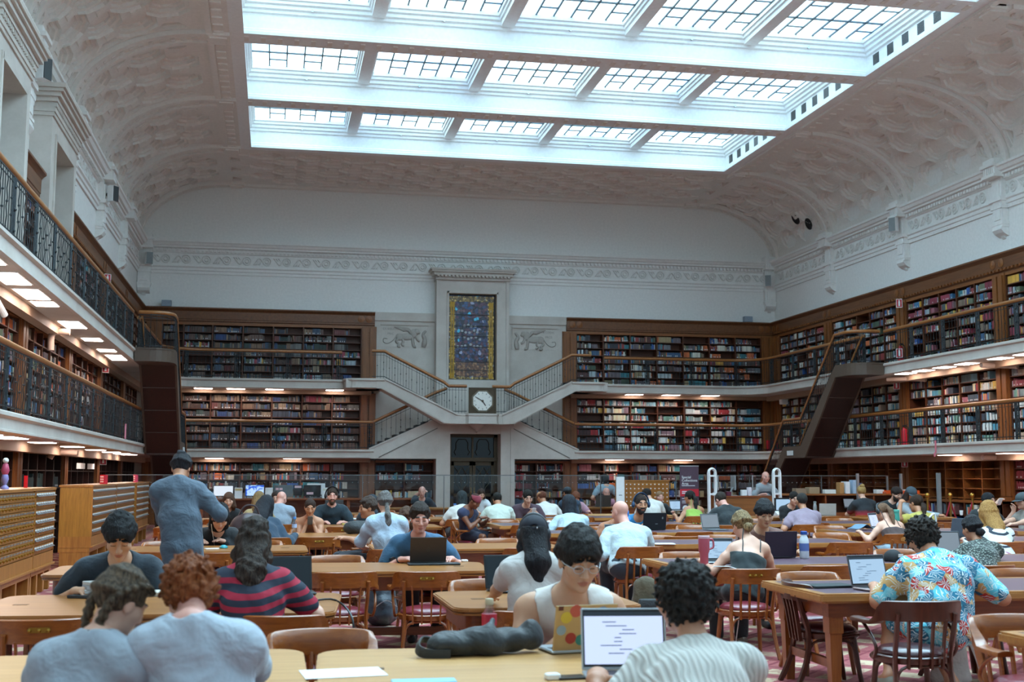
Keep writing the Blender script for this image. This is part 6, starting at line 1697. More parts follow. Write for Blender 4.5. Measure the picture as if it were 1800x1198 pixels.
    hcol = hair[1]; bm_ = [skin(tone), lipm(tone), plain('brow '+hcol, tuple(x*.8+.004 for x in rgb(hcol)), .7), plain('beard '+(beard or hcol), tuple(x*.9+.012 for x in rgb(beard or hcol)), .8), EYEW]
    sdf_obj('body', b, bm_, root, max(.011, min(.022, px*1.6)), fine, None, paint)
    wseed = hash(label) % 1000 if False else sum(map(ord, label)) % 1000
    gr = max(.009, min(.018, px*1.4))
    # ---- top
    kind, mat = top[0], top[1]
    if mat is not None:
        s = Sdf(); g = .012
        sleeve = {'tee': .62, 'polo': .7, 'long': 1.93, 'rolled': 1.15, 'shirt': .85, 'tank': 0, 'cami': 0, 'bandeau': 0, 'sleeveless': .12}[kind]
        torso(s, g)
        s.cap(P-up*(.05 if not stand else .12), P, .120*S*bulk+g, (.118*S+g)*bulk, .02, (rx, 1.37))
        if sleeve: 
            for i in (0, 1): arm(s, i, 0, sleeve, g+(.012 if kind in ('tee', 'polo', 'shirt') else .007), .04)
        nk = {'tee': .06, 'polo': .058, 'long': .06, 'rolled': .058, 'shirt': .058}.get(kind, .07)*S
        s.cap(N-up*.005+fw*.012, N+up*.2+fw*.03, nk, nk*1.25, .01, None, True)
        if kind == 'tank':
            s.ell(N+fw*.10-up*.03, (.072*S, .12*S, .125*S), (rx, fw, up), .01, True)
            for sg, sh in ((1, SR_), (-1, SL_)): s.ell(sh+rx*(sg*.035)-up*.02, (.075*S, .14*S, .12*S), (rx, fw, up), .01, True)
            s.ell(N-fw*.09-up*.05, (.07*S, .1*S, .1*S), (rx, fw, up), .01, True)
        if kind == 'sleeveless':
            s.ell(N+fw*.07-up*.03, (.06*S, .09*S, .09*S), (rx, fw, up), .01, True)
        if kind in ('cami', 'bandeau'): s.half(N-up*((.15 if kind == 'cami' else .19)*S), up)
        s.half(P-up*((.09 if not stand else .17)*S)-Vector((0, 0, .0)), -up)
        w1, w2 = wrinkle(.0042 if px < .012 else .003, 24, wseed), wrinkle(.0022, 47, wseed+1); wr_ = lambda X, Y, Z: w1(X, Y, Z)+w2(X, Y, Z)
        sdf_obj({'tee': 'tee_shirt', 'polo': 'polo_shirt', 'long': 'long_sleeved_top', 'rolled': 'shirt', 'shirt': 'shirt', 'tank': 'tank_top', 'cami': 'camisole', 'bandeau': 'strapless_top', 'sleeveless': 'sleeveless_top'}[kind], s, mat, root, gr, ((), (), ()), wr_)
        if kind == 'cami':
            m = MB(); bo = [c for c in C.objects if c.parent == root and c.name.startswith('body')][0]; bpy.context.view_layer.update()
            for sg in (1, -1):
                pts = []
                for q in range(13):
                    a = -PI*.62+PI*1.24*q/12; g_ = N-up*(.09*S)+rx*(sg*.088*S); d = fw*math.sin(a)+up*math.cos(a)
                    ok, lc, nm, fi = bo.ray_cast(g_+d*.5, -d)
                    if ok: pts.append(lc+nm*.004)
                if len(pts) > 3: m.tube(pts, .0055, 5)
            if m.v: m.build('straps', mat, root)
        if kind in ('polo', 'rolled', 'shirt') and px < .013:
            m = MB(); cc = N+up*(.012*S)+fw*.008; ring = []
            for q in range(15):
                a = R(-150+300*q/14)-PI/2
                ring.append((cc+rx*(.066*S*math.cos(a))+fw*(.062*S*math.sin(a))+up*.052*S, cc+rx*(.097*S*math.cos(a))+fw*(.094*S*math.sin(a))+up*.004*S))
            vs = [p for r_ in ring for p in (r_[0], r_[1])]; m.add(vs, [(2*i, 2*i+2, 2*i+3, 2*i+1) for i in range(14)])
            o = m.build('collar', mat, root, smooth=180); md = o.modifiers.new('thick', 'SOLIDIFY'); md.thickness = .006; md.offset = 0
    # ---- legs
    if legs and legs[0] != 'none':
        s = Sdf(); g = .014
        s.cap(P-up*.02, P+up*.06, .124*S*bulk+g*.7, .116*S*bulk+g*.5, .04, (rx, 1.36)); pm = cloth('trousers '+legs[1], legs[1]) if isinstance(legs[1], str) else legs[1]
        for s_, hip, kn, an in lg:
            s.cap(hip, kn if legs[0] != 'skirt' else kn, .088*S+g, .062*S+g, .05)
            if legs[0] == 'pants': s.cap(kn, an+Vector((0, 0, .02)), .062*S+g, .05*S+g, .04)
        if legs[0] == 'shorts':
            kn0 = (lg[0][2]+lg[1][2])/2; d = (kn0-P).normalized(); s.half(kn0-d*.06, d)
        sdf_obj({'pants': 'trousers', 'shorts': 'shorts', 'skirt': 'skirt'}[legs[0]], s, pm, root, max(.014, gr), ((), (), ()), wrinkle(.003, 20, wseed))
    if legs and px < .014 or feet:
        sm = plain('shoe '+(legs[2] if len(legs) > 2 else '#2c2c30'), legs[2] if len(legs) > 2 else '#2c2c30', .6)
        for s_, hip, kn, an in lg:
            s = Sdf(); s.cap(an+Vector((0, -.035, -.04)), an+Vector((s_*.025, .15, -.05)), .043*S, .036*S, .03); s.cap(an+Vector((0, 0, -.005)), an+Vector((0, 0, -.045)), .044*S, .045*S, .03); s.half((0, 0, .004), (0, 0, -1))
            sdf_obj('shoe', s, sm, root, .01)
    # ---- hair
    st_ = hair[0]; hm = hairm(*hair[1:3]) if len(hair) > 2 and isinstance(hair[2], str) else hairm(hair[1]); ln = hair[3] if len(hair) > 3 else .28
    if st_ not in ('bald', 'none'):
        s = Sdf(); big = {'curly': 1.22, 'bowl': 1.05, 'messy': 1.05, 'long': 1.06, 'bob': 1.1, 'tight': 1.0, 'crop': .985}.get(st_, 1.03)
        s.ell(hp(0, -.020, .036), (.083*S*big, .104*S*big, .094*S*big), RT, .02)
        if st_ in ('bowl', 'bob', 'messy'): s.ell(hp(0, .01, .055), (.080*S*big, .096*S*big, .07*S), RT, .03)
        if st_ in ('curly',): s.ell(hp(0, -.03, .0), (.1*S, .1*S, .1*S), RT, .03)
        side = st_ in ('long', 'bob')
        fz = {'bowl': -.02, 'bob': -.012, 'long': -.004, 'messy': .0, 'curly': .0}.get(st_, .010)
        s.ell(hp(0, .125, fz-.02), (.066*S, .10*S, .088*S), RT, .012, True)
        if not side:
            s.ell(hp(.1, .06, -.06), (.05*S, .085*S, .085*S), RT, .012, True); s.ell(hp(-.1, .06, -.06), (.05*S, .085*S, .085*S), RT, .012, True)
            s.half(hp(0, -.05, -.062 if st_ not in ('curly', 'messy') else -.085), -hu*1.0-hf*.25)
        tail_dn = Vector((0, -.12, -1)).normalized()
        if st_ == 'long':
            base = hp(0, -.06, -.02); e = N-fw*.1*S-up*(ln-.2); s.chain([base, N-fw*.075*S, e], [.080*S, .072*S, .04*S], .04, (rx, 1.2))
            for sg in (1, -1): s.chain([hp(sg*.07, -.01, 0), hp(sg*.082, .005, -.09), shc+rx*(sg*.07*S)+fw*.02-up*(ln-.3)], [.034*S, .036*S, .02*S], .03)
        if st_ == 'bob': s.chain([hp(0, -.045, .0), hp(0, -.05, -.11)], [.088*S, .085*S], .03, (hr, 1.08)); [s.chain([hp(sg*.066, .0, 0), hp(sg*.07, .0, -.105)], [.032*S, .03*S], .03) for sg in (1, -1)]
        capped = any(e[0] == 'cap' for e in extras)
        if capped: s.half(hp(0, 0, .045), hu)
        if near and not capped and st_ in ('bowl', 'messy', 'short', 'tight', 'long', 'bob', 'pony_low', 'ponytail', 'braids', 'topknot', 'bun_low'):
            r_ = random.Random(wseed); smallr = st_ in ('tight', 'pony_low', 'ponytail', 'braids', 'topknot', 'bun_low')
            for q in range(64):
                az = R(-180+360*q/64+r_.uniform(-3, 3)); ca = math.cos(az); sa = math.sin(az)
                hl = (.058 if ca > .55 else .02 if ca > -.1 else -.055)
                if st_ == 'bowl': hl = (.040 if ca > .4 else .0 if ca > -.1 else -.06)
                if st_ in ('long', 'bob'): hl = (.062 if ca > .72 else -.06)
                if smallr and ca > .5: hl = .072
                hl += r_.uniform(-.012, .012)*(.4 if smallr else 1.6)
                def sp_(zz, grow): k_ = math.sqrt(max(.02, 1-((zz-.036)/.098)**2)); return hp(.083*big*sa*k_*grow, -.020+.104*big*ca*k_*grow, zz)
                sw_ = r_.uniform(-.012, .012)
                pts = [hp(.025*sa+sw_, -.03+.03*ca, .132*(.97+.03*big)), sp_(.105, 1.0), sp_((.105+hl)/2, 1.03), sp_(hl, 1.0)]
                s.chain(pts, [.014*S, .013*S, .0115*S, .004*S], .008)
        noise = {'curly': curls(.011, 95, wseed), 'messy': curls(.003, 55, wseed), 'bowl': wrinkle(.002, 60, wseed)}.get(st_, wrinkle(.002, 70, wseed))
        if len(hair) > 4 and hair[4] == 'wavy': noise = curls(.007, 45, wseed)
        sdf_obj('hair', s, hm, root, fine_h*1.15 if near else max(.008, px*.9), ((), (), ()), noise)
        if st_ in ('ponytail', 'pony_low'):
            b0 = hp(0, -.115, .03 if st_ == 'ponytail' else -.03); e = N-fw*(.11*S)-up*(ln-.12); mid = (b0+e)/2-fw*.035*S
            s = Sdf().chain([b0, mid+(b0-mid)*.4-fw*.03, mid, e], [.026*S, .034*S, .036*S, .012*S], .03); sdf_obj('ponytail', s, hm, root, max(.007, px*.9), ((), (), ()), wrinkle(.003, 50, wseed))
            MB().ball(b0, .02*S, 8, 6).build('hair_tie', M['black'], root)
        if st_ in ('bun', 'bun_low', 'topknot'):
            c = hp(0, -.115, {'bun': .05, 'bun_low': -.055, 'topknot': .11}[st_]) if st_ != 'topknot' else hp(0, -.075, .115)
            sdf_obj('bun', Sdf().ell(c, (.048*S, .042*S, .042*S), RT, .02), hairm(hair[1], hair[2]) if len(hair) > 2 and isinstance(hair[2], str) else hm, root, max(.006, px*.8), ((), (), ()), curls(.004, 60, wseed))
        if st_ == 'braids':
            for sg in (1, -1):
                s = Sdf(); pts = [hp(sg*.035, .075, .085), hp(sg*.065, .03, .09), hp(sg*.08, -.03, .06), hp(sg*.078, -.075, .01), hp(sg*.06, -.085, -.05), hp(sg*.055, -.07, -.12), N+rx*(sg*.06*S)-fw*.04-up*.05, N+rx*(sg*.075*S)-fw*.02-up*.13]
                q = smooth_path(pts, 4)
                for i, p in enumerate(q): s.ell(p+hr*(.008*(-1)**i*S), (.021*S*(1-.25*i/len(q)), .019*S, .017*S), RT, .008)
                sdf_obj('braid', s, hm, root, fine_h, ((), (), ()), wrinkle(.0015, 120, wseed))
    PEOPLE[label] = dict(root=root, H=H, hp=hp, S=S, N=N, arms=arms, hr=hr, hf=hf, hu=hu, P=P, fw=fw, up=up, rx=rx, px=px)
    X = PEOPLE[label]
    for e in extras: WEAR[e[0]](X, *e[1:])
    return X
def w_cap(X, col, back=False, tilt=0):
    S, hp, RT = X['S'], X['hp'], (X['hr'], X['hf'], X['hu']); m = plain('cap '+col, col, .8); s = Sdf()
    s.ell(hp(0, -.014, .042), (.096*S, .116*S, .095*S), RT, .01); s.half(hp(0, 0, .024), -X['hu'])
    if back: s.ell(hp(0, -.125, .024), (.034*S, .04*S, .03*S), RT, .006, True)
    cr = sdf_obj('cap', s, m, X['root'], max(.005, X['px']))
    sg = 1
    pts = []
    for r_ in (0, 1):
        for i in range(9):
            a = R(-62+124*i/8); rr = (.094 if r_ == 0 else .094+.072*math.cos(a*1.15)); pts.append(hp(rr*math.sin(a)*.95, -.012+(.107+.0)*math.cos(a)*(1 if r_ == 0 else 1)+(0 if r_ == 0 else .07*math.cos(a*1.2)), .033-(.012 if r_ else 0)))
    b = MB().add(pts, [(i, i+1, 10+i, 9+i) for i in range(8)]); o = b.build('visor', m, X['root'], smooth=180); md = o.modifiers.new('t', 'SOLIDIFY'); md.thickness = .006
    MB().ball(hp(0, -.012, .136), .008*S, 8, 6).build('button', m, X['root'])
    if back:
        MB().tube([hp(.05*math.cos(t), -.112-.02*math.sin(t), .028) for t in np.linspace(0, PI, 7)], .008*S, 6).build('strap', m, X['root']); MB().ball(hp(.02, -.134, .03), .008*S, 6, 4).build('buckle', M['steel'], X['root'])
def w_phones(X, col='#1c1d20', band=True):
    S, hp = X['S'], X['hp']; m = plain('headphone '+col, col, .5)
    MB().tube([hp(.104*math.cos(t), -.012, .012+.134*math.sin(t)) for t in np.linspace(.02, PI-.02, 15)], .0095*S, 6, sx=1.5).build('headphone_band', m, X['root'], smooth=60)
    for sg in (1, -1):
        s = Sdf().ell(hp(sg*.104, -.008, -.004), (.022*S, .036*S, .043*S), (X['hr'], X['hf'], X['hu']), .01); sdf_obj('ear_cup', s, m, X['root'], max(.005, X['px']))
def w_glasses(X):
    S, hp = X['S'], X['hp']; m = MB()
    for sg in (1, -1):
        m.tube([hp(sg*.033+.022*math.cos(t), .107, .010+.017*math.sin(t)) for t in np.linspace(0, 2*PI, 15)[:-1]], .0014*S, 5, closed=True)
        m.tube([hp(sg*.055, .105, .014), hp(sg*.078, .05, .012), hp(sg*.08, -.01, .008)], .0016*S, 5)
    m.tube([hp(-.011, .107, .013), hp(0, .112, .016), hp(.011, .107, .013)], .0014*S, 5); m.build('glasses', M['steel'], X['root'])
def w_buds(X):
    for sg in (1, -1): MB().ball(X['hp'](sg*.082, .004, -.008), .009*X['S'], 8, 6).build('earbud', M['white'], X['root'])
def w_band(X, col):
    S, hp = X['S'], X['hp']; s = Sdf().ell(hp(0, -.018, .045), (.091*S, .112*S, .092*S), (X['hr'], X['hf'], X['hu']), .01); s.half(hp(0, -.02, .045), -X['hu']-X['hf']*.3); s.half(hp(0, -.01, .115), X['hu']-X['hf']*.5)
    sdf_obj('headscarf', s, cloth('scarf '+col, col), X['root'], max(.006, X['px']))
def w_cord(X, col='#dfe3e4'):
    hp, N, fw, rx, up = X['hp'], X['N'], X['fw'], X['rx'], X['up']
    MB().tube(smooth_path([hp(.08, .01, -.03), hp(.07, .04, -.1), N+fw*.13-up*.12+rx*.03, N+fw*.15-up*.3+rx*.02]), .0045, 5).build('earphone_cord', plain('cord '+col, col, .5), X['root'])
def w_watch(X, i=0):
    s_, sh, el, wr = X['arms'][i]; d = (wr-el).normalized(); a = d.orthogonal().normalized(); b = d.cross(a)
    MB().tube([wr-d*.02+(a*math.cos(t)+b*math.sin(t))*.032*X['S'] for t in np.linspace(0, 2*PI, 11)[:-1]], .009, 6, closed=True).build('watch', M['black'], X['root'])
WEAR = dict(cap=w_cap, phones=w_phones, glasses=w_glasses, buds=w_buds, band=w_band, cord=w_cord, watch=w_watch)
# ------------------------------------------------------------------ clothes with a pattern of their own
def _tropical():
    t = NT('tropical print'); v = t.coord('Object', (1, 1, 1)); d = t.new('ShaderNodeTexNoise'); d.inputs['Scale'].default_value = 9; t.l(v, d.inputs['Vector'])
    vv = t.new('ShaderNodeMix', data_type='VECTOR'); vv.inputs[0].default_value = .10; t.l(v, vv.inputs[4]); t.l(d.outputs['Color'], vv.inputs[5])
    vo = t.new('ShaderNodeTexVoronoi'); vo.inputs['Scale'].default_value = 15; t.l(vv.outputs[1], vo.inputs['Vector'])
    w_ = t.new('ShaderNodeSeparateColor'); t.l(vo.outputs['Color'], w_.inputs[0])
    c = t.ramp(w_.outputs[0], [(0, rgb('#2f7f9e')), (.26, rgb('#5cc0d4')), (.44, rgb('#c9a066')), (.64, rgb('#2a6a86')), (.76, rgb('#b8372f')), (.88, rgb('#7fd0dc'))], 'CONSTANT')
    # leaf fingers: rays about each cell's centre
    sb = t.new('ShaderNodeVectorMath', operation='SUBTRACT'); t.l(vv.outputs[1], sb.inputs[0]); t.l(vo.outputs['Position'], sb.inputs[1])
    sx = t.new('ShaderNodeSeparateXYZ'); t.l(sb.outputs[0], sx.inputs[0]); an = t.math('ARCTAN2', sx.outputs[2], sx.outputs[0]); ry = t.math('SINE', t.math('MULTIPLY', an, 9.0))
    m = t.math('GREATER_THAN', t.math('ADD', ry, t.math('MULTIPLY', vo.outputs['Distance'], -1.2)), .15)
    e = t.math('MULTIPLY', m, t.math('GREATER_THAN', vo.outputs['Distance'], .12))
    t.base(t.mix(e, c, rgb('#dce9ea'))); t.pri(Roughness=.8); t.bump(t.noise(v, 7, 3), .5, .03); return t.m
def stripes(name, c0, c1, pitch, frac, off=0.0, tilt=.0):
    t = NT(name); v = t.coord('Object', (1, 1, 1)); s = t.new('ShaderNodeSeparateXYZ'); t.l(v, s.inputs[0])
    z = t.math('ADD', t.math('ADD', s.outputs[2], t.math('MULTIPLY', s.outputs[0], tilt)), t.math('ADD', t.math('MULTIPLY', s.outputs[1], -.35), off))
    f = t.math('LESS_THAN', t.math('FRACT', t.math('DIVIDE', z, pitch)), frac); t.base(t.mix(f, rgb(c0), rgb(c1))); t.pri(Roughness=.85); t.bump(t.noise(v, 7, 3), .4, .03); return t.m
def knit(name, c0, c1, sc_, cable=False):
    t = NT(name); v = t.coord('Object', (1, 1, 1)); s = t.new('ShaderNodeSeparateXYZ'); t.l(v, s.inputs[0])
    if cable:
        z = t.math('SINE', t.math('MULTIPLY', s.outputs[2], 85.0)); cb = t.math('GREATER_THAN', t.math('SINE', t.math('MULTIPLY', s.outputs[0], 60.0)), .2); h = t.math('MULTIPLY', t.math('ADD', t.math('SINE', t.math('ADD', t.math('MULTIPLY', s.outputs[0], 260.0), t.math('MULTIPLY', t.math('MULTIPLY', z, cb), 1.6))), 1.0), .5)
    else:
        vo = t.new('ShaderNodeTexVoronoi'); vo.inputs['Scale'].default_value = sc_; mp = t.coord('Object', (1, 1, 1.7)); t.l(mp, vo.inputs['Vector']); h = t.math('SUBTRACT', 1.0, t.math('MULTIPLY', vo.outputs['Distance'], 1.6))
    t.base(t.ramp(h, [(.25, rgb(c0)), (.7, rgb(c1))])); t.pri(Roughness=.95, Sheen_Weight=.2); t.bump(h, .7 if cable else .8, .006); return t.m
def ombre():
    t = NT('black to red dip dye'); v = t.coord('Object'); s = t.new('ShaderNodeSeparateXYZ'); t.l(v, s.inputs[0]); t.base(t.ramp(t.math('ADD', s.outputs[2], t.math('MULTIPLY', t.noise(v, 8), .06)), [(.80, rgb('#b0313e')), (.90, rgb('#23272c'))])); t.pri(Roughness=.85); return t.m
LINEN = cloth('school shirt', '#98a2ac', folds=1.0); LINEN2 = cloth('school shirt, lighter', '#a9b3be', folds=1.0); PALE = cloth('pale linen', '#a9b6ba', folds=.9)

Tt = lambda x: TT+x
R1, R2, R3, R4, R5, R6, R7 = [tuple(q*KS for q in ROWS[i]) for i in range(1, 8)]
def n_(r, d=-.05): return r[0]+d
def f_(r, d=.05): return r[1]+d
# ---- the front table
person('student with brown braids in a grey-blue school shirt, front left, head turned right', (212, 1062), 112, 4.55, (120, 4.32), 0, 28, -52, 0, 'light', ('braids', '#2c2119', '#7a644c'), ('shirt', LINEN), female=True, twist=-12, hands=[(.30, .42, Tt(.03)), (-.08, .45, Tt(.03))])
person('student with curly ginger hair in a pale blue shirt at the front table', (332, 1044), 112, 4.58, (392, 4.30), 0, 42, 12, 0, 'pink', ('curly', '#6a3216', '#b56a3a'), ('rolled', LINEN2), hands=[(.12, .5, Tt(.03)), (-.22, .5, Tt(.03))], bulk=1.08)
person('man in white tank top and clear glasses working at the front table', (1017, 986), 116, 5.95, (1005, 6.42), 180, 20, 4, 0, 'asian', ('messy', '#15110f'), ('tank', cloth('white rib cotton', '#cfc8c2', .8, folds=.3)), hands=[(.16, .50, Tt(.03)), (-.12, .40, Tt(.03))], bulk=1.08, extras=(('glasses',),))
person('person with dark curly hair in a cream cable-knit top, front right', (1200, 1056), 118, 4.72, (1196, 4.42), 0, 6, 16, 0, 'tan', ('curly', '#0f0d0d', '#3a332e'), ('tee', knit('cream cable knit', '#b3afa8', '#c4c0b8', 60, True)), bulk=1.08, hands=[(.2, .45, Tt(.03)), (-.2, .45, Tt(.03))])
# ---- second row
person('young man with black hair in a navy printed tee, looking down at the left', (210, 945), 78, 8.75, (205, 9.15), 180, 32, 6, 0, 'asian', ('messy', '#121214'), ('tee', cloth('navy tee', '#1d2a35', folds=.6)), hands=[(.2, .42, Tt(.03)), (-.24, .46, Tt(.03))], bulk=1.05)
person('person with long brown hair in a red and navy striped polo', (446, 952), 72, 7.5, (455, 7.2), 0, 12, 0, 4, 'light', ('long', '#1c1512', '#54453b', .36, 'wavy'), ('polo', stripes('red and navy stripes', '#242c3c', '#a01f38', .064, .46, 0, -.08)), hands=[(.34, .34, Tt(.03)), (-.18, .42, Tt(.03))], bulk=1.06)
person('person in black cap worn backwards with headphones and white tee', (938, 938), 58, 7.45, (930, 7.2), 0, 8, -10, 0, 'asian', ('long', '#0e0e11', '#2a2a30', .30), ('tee', cloth('white tee', '#c2bdb9', folds=.8)), female=True, bulk=1.1, extras=(('cap', '#1b1e2a', True), ('phones', '#20232a')))
person('person with dark wavy hair in a bright tropical-print shirt and shorts', (1620, 946), 64, 8.1, (1640, 7.85), 0, 34, 6, 0, 'tan', ('curly', '#15120f', '#463b34'), ('shirt', _tropical()), ('shorts', _tropical(), '#8b8578'), hands=[(.40, .26, Tt(.04)), (-.22, .45, Tt(.03))], bulk=1.28, feet=[(.18, .1, .085), (-.36, .02, .085)])
# ---- third row
person('man with short brown hair in a blue tee behind a dark laptop', (738, 912), 50, 11.6, (741, 12.05), 180, 12, 0, 0, 'pink', ('tight', '#2a211c'), ('tee', cloth('blue tee', '#2f5674', folds=.6)), hands=[(.24, .42, Tt(.03)), (-.24, .42, Tt(.03))], bulk=1.1, extras=(('buds',), ('watch', 0)))
person('blonde-bunned woman in a black camisole at the leather table', (1304, 925), 46, 10.8, (1302, 10.5), 0, 26, 6, 0, 'light', ('bun_low', '#4a3a26', '#c6a878'), ('cami', cloth('black jersey', '#1f2b2e', folds=.3)), ('pants', '#1b1d20', '#6d5a4c'), female=True, hands=[(.24, .36, Tt(.03)), (-.24, .36, Tt(.03))])
person('young man with black bowl hair behind an open dark laptop', (1344, 904), 46, 12.0, (1340, 12.3), 180, 14, -8, 0, 'asian', ('bowl', '#131316'), ('tee', cloth('rust tee', '#6d4a40')), hands=[(.22, .4, Tt(.03)), (-.26, .36, Tt(.03))])
person('woman with dark low bun in a grey open-knit sweater', (1708, 930), 42, 11.1, (1712, 10.85), 0, 16, 10, 0, 'tan', ('bun_low', '#141316', '#35353a'), ('long', knit('grey open knit', '#2e3532', '#8f9a90', 42)), female=True, bulk=1.12, hands=[(.12, .45, Tt(.03)), (-.26, .45, Tt(.03))])
# ---- the standing man
person('standing man with hair tied up, in a washed grey-blue shirt, back to us', (318, 824), 46, 10.0, (328, 9.75), 0, 34, -6, 0, 'tan', ('topknot', '#131317', '#35353c'), ('rolled', cloth('washed denim', '#4d5a68', var=.25, folds=1.0)), ('pants', '#26344a', '#333333'), stand=True, bulk=1.04, hands=[(.24, .26, 1.22), (-.02, .34, 1.16)])
# ---- fourth row
person('reader with black hair over the face in black, teal mouse in front', (386, 910), 44, 14.85, (385, 15.2), 180, 34, 10, 0, 'light', ('bob', '#101115'), ('long', cloth('black cotton', '#17191c')), female=True, hands=[(.22, .42, Tt(.03)), (-.1, .4, Tt(.03))], extras=(('cord',),))
person('bald man in a pale linen shirt, back to us', (1090, 900), 42, 13.9, (1102, 13.6), 0, 16, 26, 0, 'pink', ('bald', '#8a8078'), ('rolled', PALE), ('pants', '#2b323c'), hands=[(.2, .45, Tt(.03)), (-.34, .34, Tt(.03))], bulk=1.12)
person('person in a bright blue cap behind the bald man, facing down', (1092, 905), 32, 15.6, (1083, 15.75), 178, 35, 20, 0, 'tan', ('tight', '#2a211c'), ('tee', cloth('terracotta tee', '#a0694c')), hands=[(.16, .3, Tt(.03)), (-.16, .3, Tt(.03))], extras=(('cap', '#2c78c4'),))
person('grey-haired man with long ponytail in a pale blue shirt, back to us', (676, 884), 36, 13.5, (690, 13.3), 0, 10, 8, 0, 'light', ('pony_low', '#4a4441', '#8f8a86', .34), ('rolled', cloth('pale blue cotton', '#a7b8c8', folds=.8)), ('pants', '#77736a'), hands=[(.14, .4, Tt(.03)), (-.3, .3, Tt(.03))], bulk=1.08)
person('woman with a ponytail in a cream top turned to the left', (646, 893), 36, 15.3, (652, 15.6), 100, 8, 0, 0, 'tan', ('ponytail', '#2d231e', '#5d4a40', .22), ('tee', cloth('cream top', '#cfc6b8')), female=True, hands=[(.16, .3, Tt(.03)), (-.16, .3, Tt(.03))])
person('person with wavy brown hair half hidden behind the man in blue', (714, 912), 36, 15.2, (712, 15.4), 150, 14, 0, 0, 'light', ('long', '#3c2a1f', '#6a4c38', .3, 'wavy'), ('tee', cloth('white cotton', '#c9c6c0')), female=True)
person('reader with long blonde hair in a cream jumper with navy stripes', (1737, 903), 40, 13.9, (1752, 13.55), 0, 10, -10, 0, 'light', ('long', '#8a5f30', '#c89a58', .38), ('long', stripes('cream with navy stripes', '#c9cbc8', '#222834', .085, .22, .03)), ('pants', '#a06a80'), female=True)
# ---- fifth row
person('woman in a black strapless top looking at her phone', (545, 892), 30, 17.9, (544, 18.2), 180, 18, 0, 0, 'tan', ('tight', '#2a1d18', '#4a342a'), ('bandeau', cloth('black jersey', '#1f2b2e', folds=.3)), female=True, hands=[(.05, .3, Tt(.12)), (-.05, .3, Tt(.12))], pose='phone')
person('bearded man with blue headphones by the dark laptop', (1127, 886), 34, 18.2, (1126, 18.5), 180, 6, 0, 0, 'tan', ('crop', '#2a1f1a'), ('tee', cloth('bright blue tee', '#2f7fb4')), beard='#241a16', extras=(('phones', '#27425f'),))
person('woman in a brown camisole with ponytail and headphones, leaning left', (1551, 900), 30, 16.1, (1572, 15.9), 0, 30, 24, 10, 'light', ('ponytail', '#5b4030', '#8a6a50', .25), ('cami', cloth('brown jersey', '#4b3a38', folds=.3)), ('pants', '#8fa2b0', '#8b8578'), female=True, hands=[(.2, .4, Tt(.03)), (-.34, .36, Tt(.03))], extras=(('phones', '#202226'),))
person('person with long black hair in a navy sweater leaning right', (467, 890), 38, 16.6, (474, 16.3), 0, 26, -20, 12, 'asian', ('long', '#14151a', '#34363e', .32), ('long', cloth('navy knit', '#23374a')), female=True, hands=[(.34, .34, Tt(.03)), (-.1, .42, Tt(.03))])
# ---- sixth row
person('woman with a dark bob in a pale blue shirt, back to us', (1000, 886), 32, 19.2, (1003, 18.95), 0, 8, 0, 0, 'asian', ('bob', '#15171c', '#3a3e46'), ('rolled', cloth('light chambray', '#a9bcc6', folds=.8)), female=True, bulk=1.15)
person('woman with red headscarf in a navy sleeveless dress at a table end', (835, 881), 26, 20.6, (828, 20.9), 222, 36, 0, 0, 'brown', ('tight', '#241512', '#5a3020'), ('sleeveless', cloth('navy dress', '#2b3350')), ('shorts', '#1d2236', '#5a5044'), female=True, hands=[(.1, .3, Tt(.1)), (-.08, .3, Tt(.06))], extras=(('band', '#7c2a38'), ('watch', 0)))
person('man in a plum tee holding a phone', (928, 874), 26, 23.0, (930, 23.3), 180, 24, 0, 0, 'light', ('short', '#17130f'), ('tee', cloth('plum tee', '#4a3540')), hands=[(.07, .38, Tt(.09)), (-.07, .38, Tt(.09))], pose='phone', bulk=1.1)
person('man in a black tee with short brown hair bending forward', (1267, 879), 28, 19.2, (1278, 18.9), 0, 38, 18, 0, 'pink', ('tight', '#2c241e'), ('tee', cloth('black tee', '#1d2427')), hands=[(.16, .4, Tt(.03)), (-.26, .4, Tt(.03))], bulk=1.1)
person('man in a mauve tee with cropped hair, back to us', (1409, 880), 28, 19.4, (1413, 19.2), 0, 0, 0, 0, 'tan', ('crop', '#2a2826'), ('tee', cloth('mauve tee', '#8d7a88')), bulk=1.15)
person('person in dark clothing partly hidden left of the mauve tee', (1396, 876), 24, 22.4, (1396, 22.6), 180, 20, 0, 0, 'light', ('short', '#17130f'), ('long', cloth('black cotton', '#17191c')))
person('woman with dark ponytail in a yellow top, hand to her forehead', (1610, 885), 30, 19.3, (1622, 19.05), 0, 14, 20, 8, 'tan', ('pony_low', '#21160f', '#4a3426', .3), ('tee', cloth('yellow top', '#b5a650')), female=True, hands=[(.2, .4, Tt(.03)), (-.24, .28, Tt(.38))])
person('dark-haired person lifting a phone to the face, right side', (1738, 880), 28, 19.2, (1746, 19.5), 180, 10, 20, 0, 'light', ('short', '#17181c'), ('tee', cloth('black tee', '#1d2427')), hands=[(.1, .26, Tt(.34)), (-.2, .3, Tt(.2))], pose='phone')
person('person at the far right edge in a grey cap with folded arms', (1797, 880), 28, 17.5, (1797, 17.2), 90, 10, 0, 0, 'light', ('short', '#2c2622'), ('tee', cloth('taupe tee', '#7a726a')), extras=(('cap', '#3a4448'),))
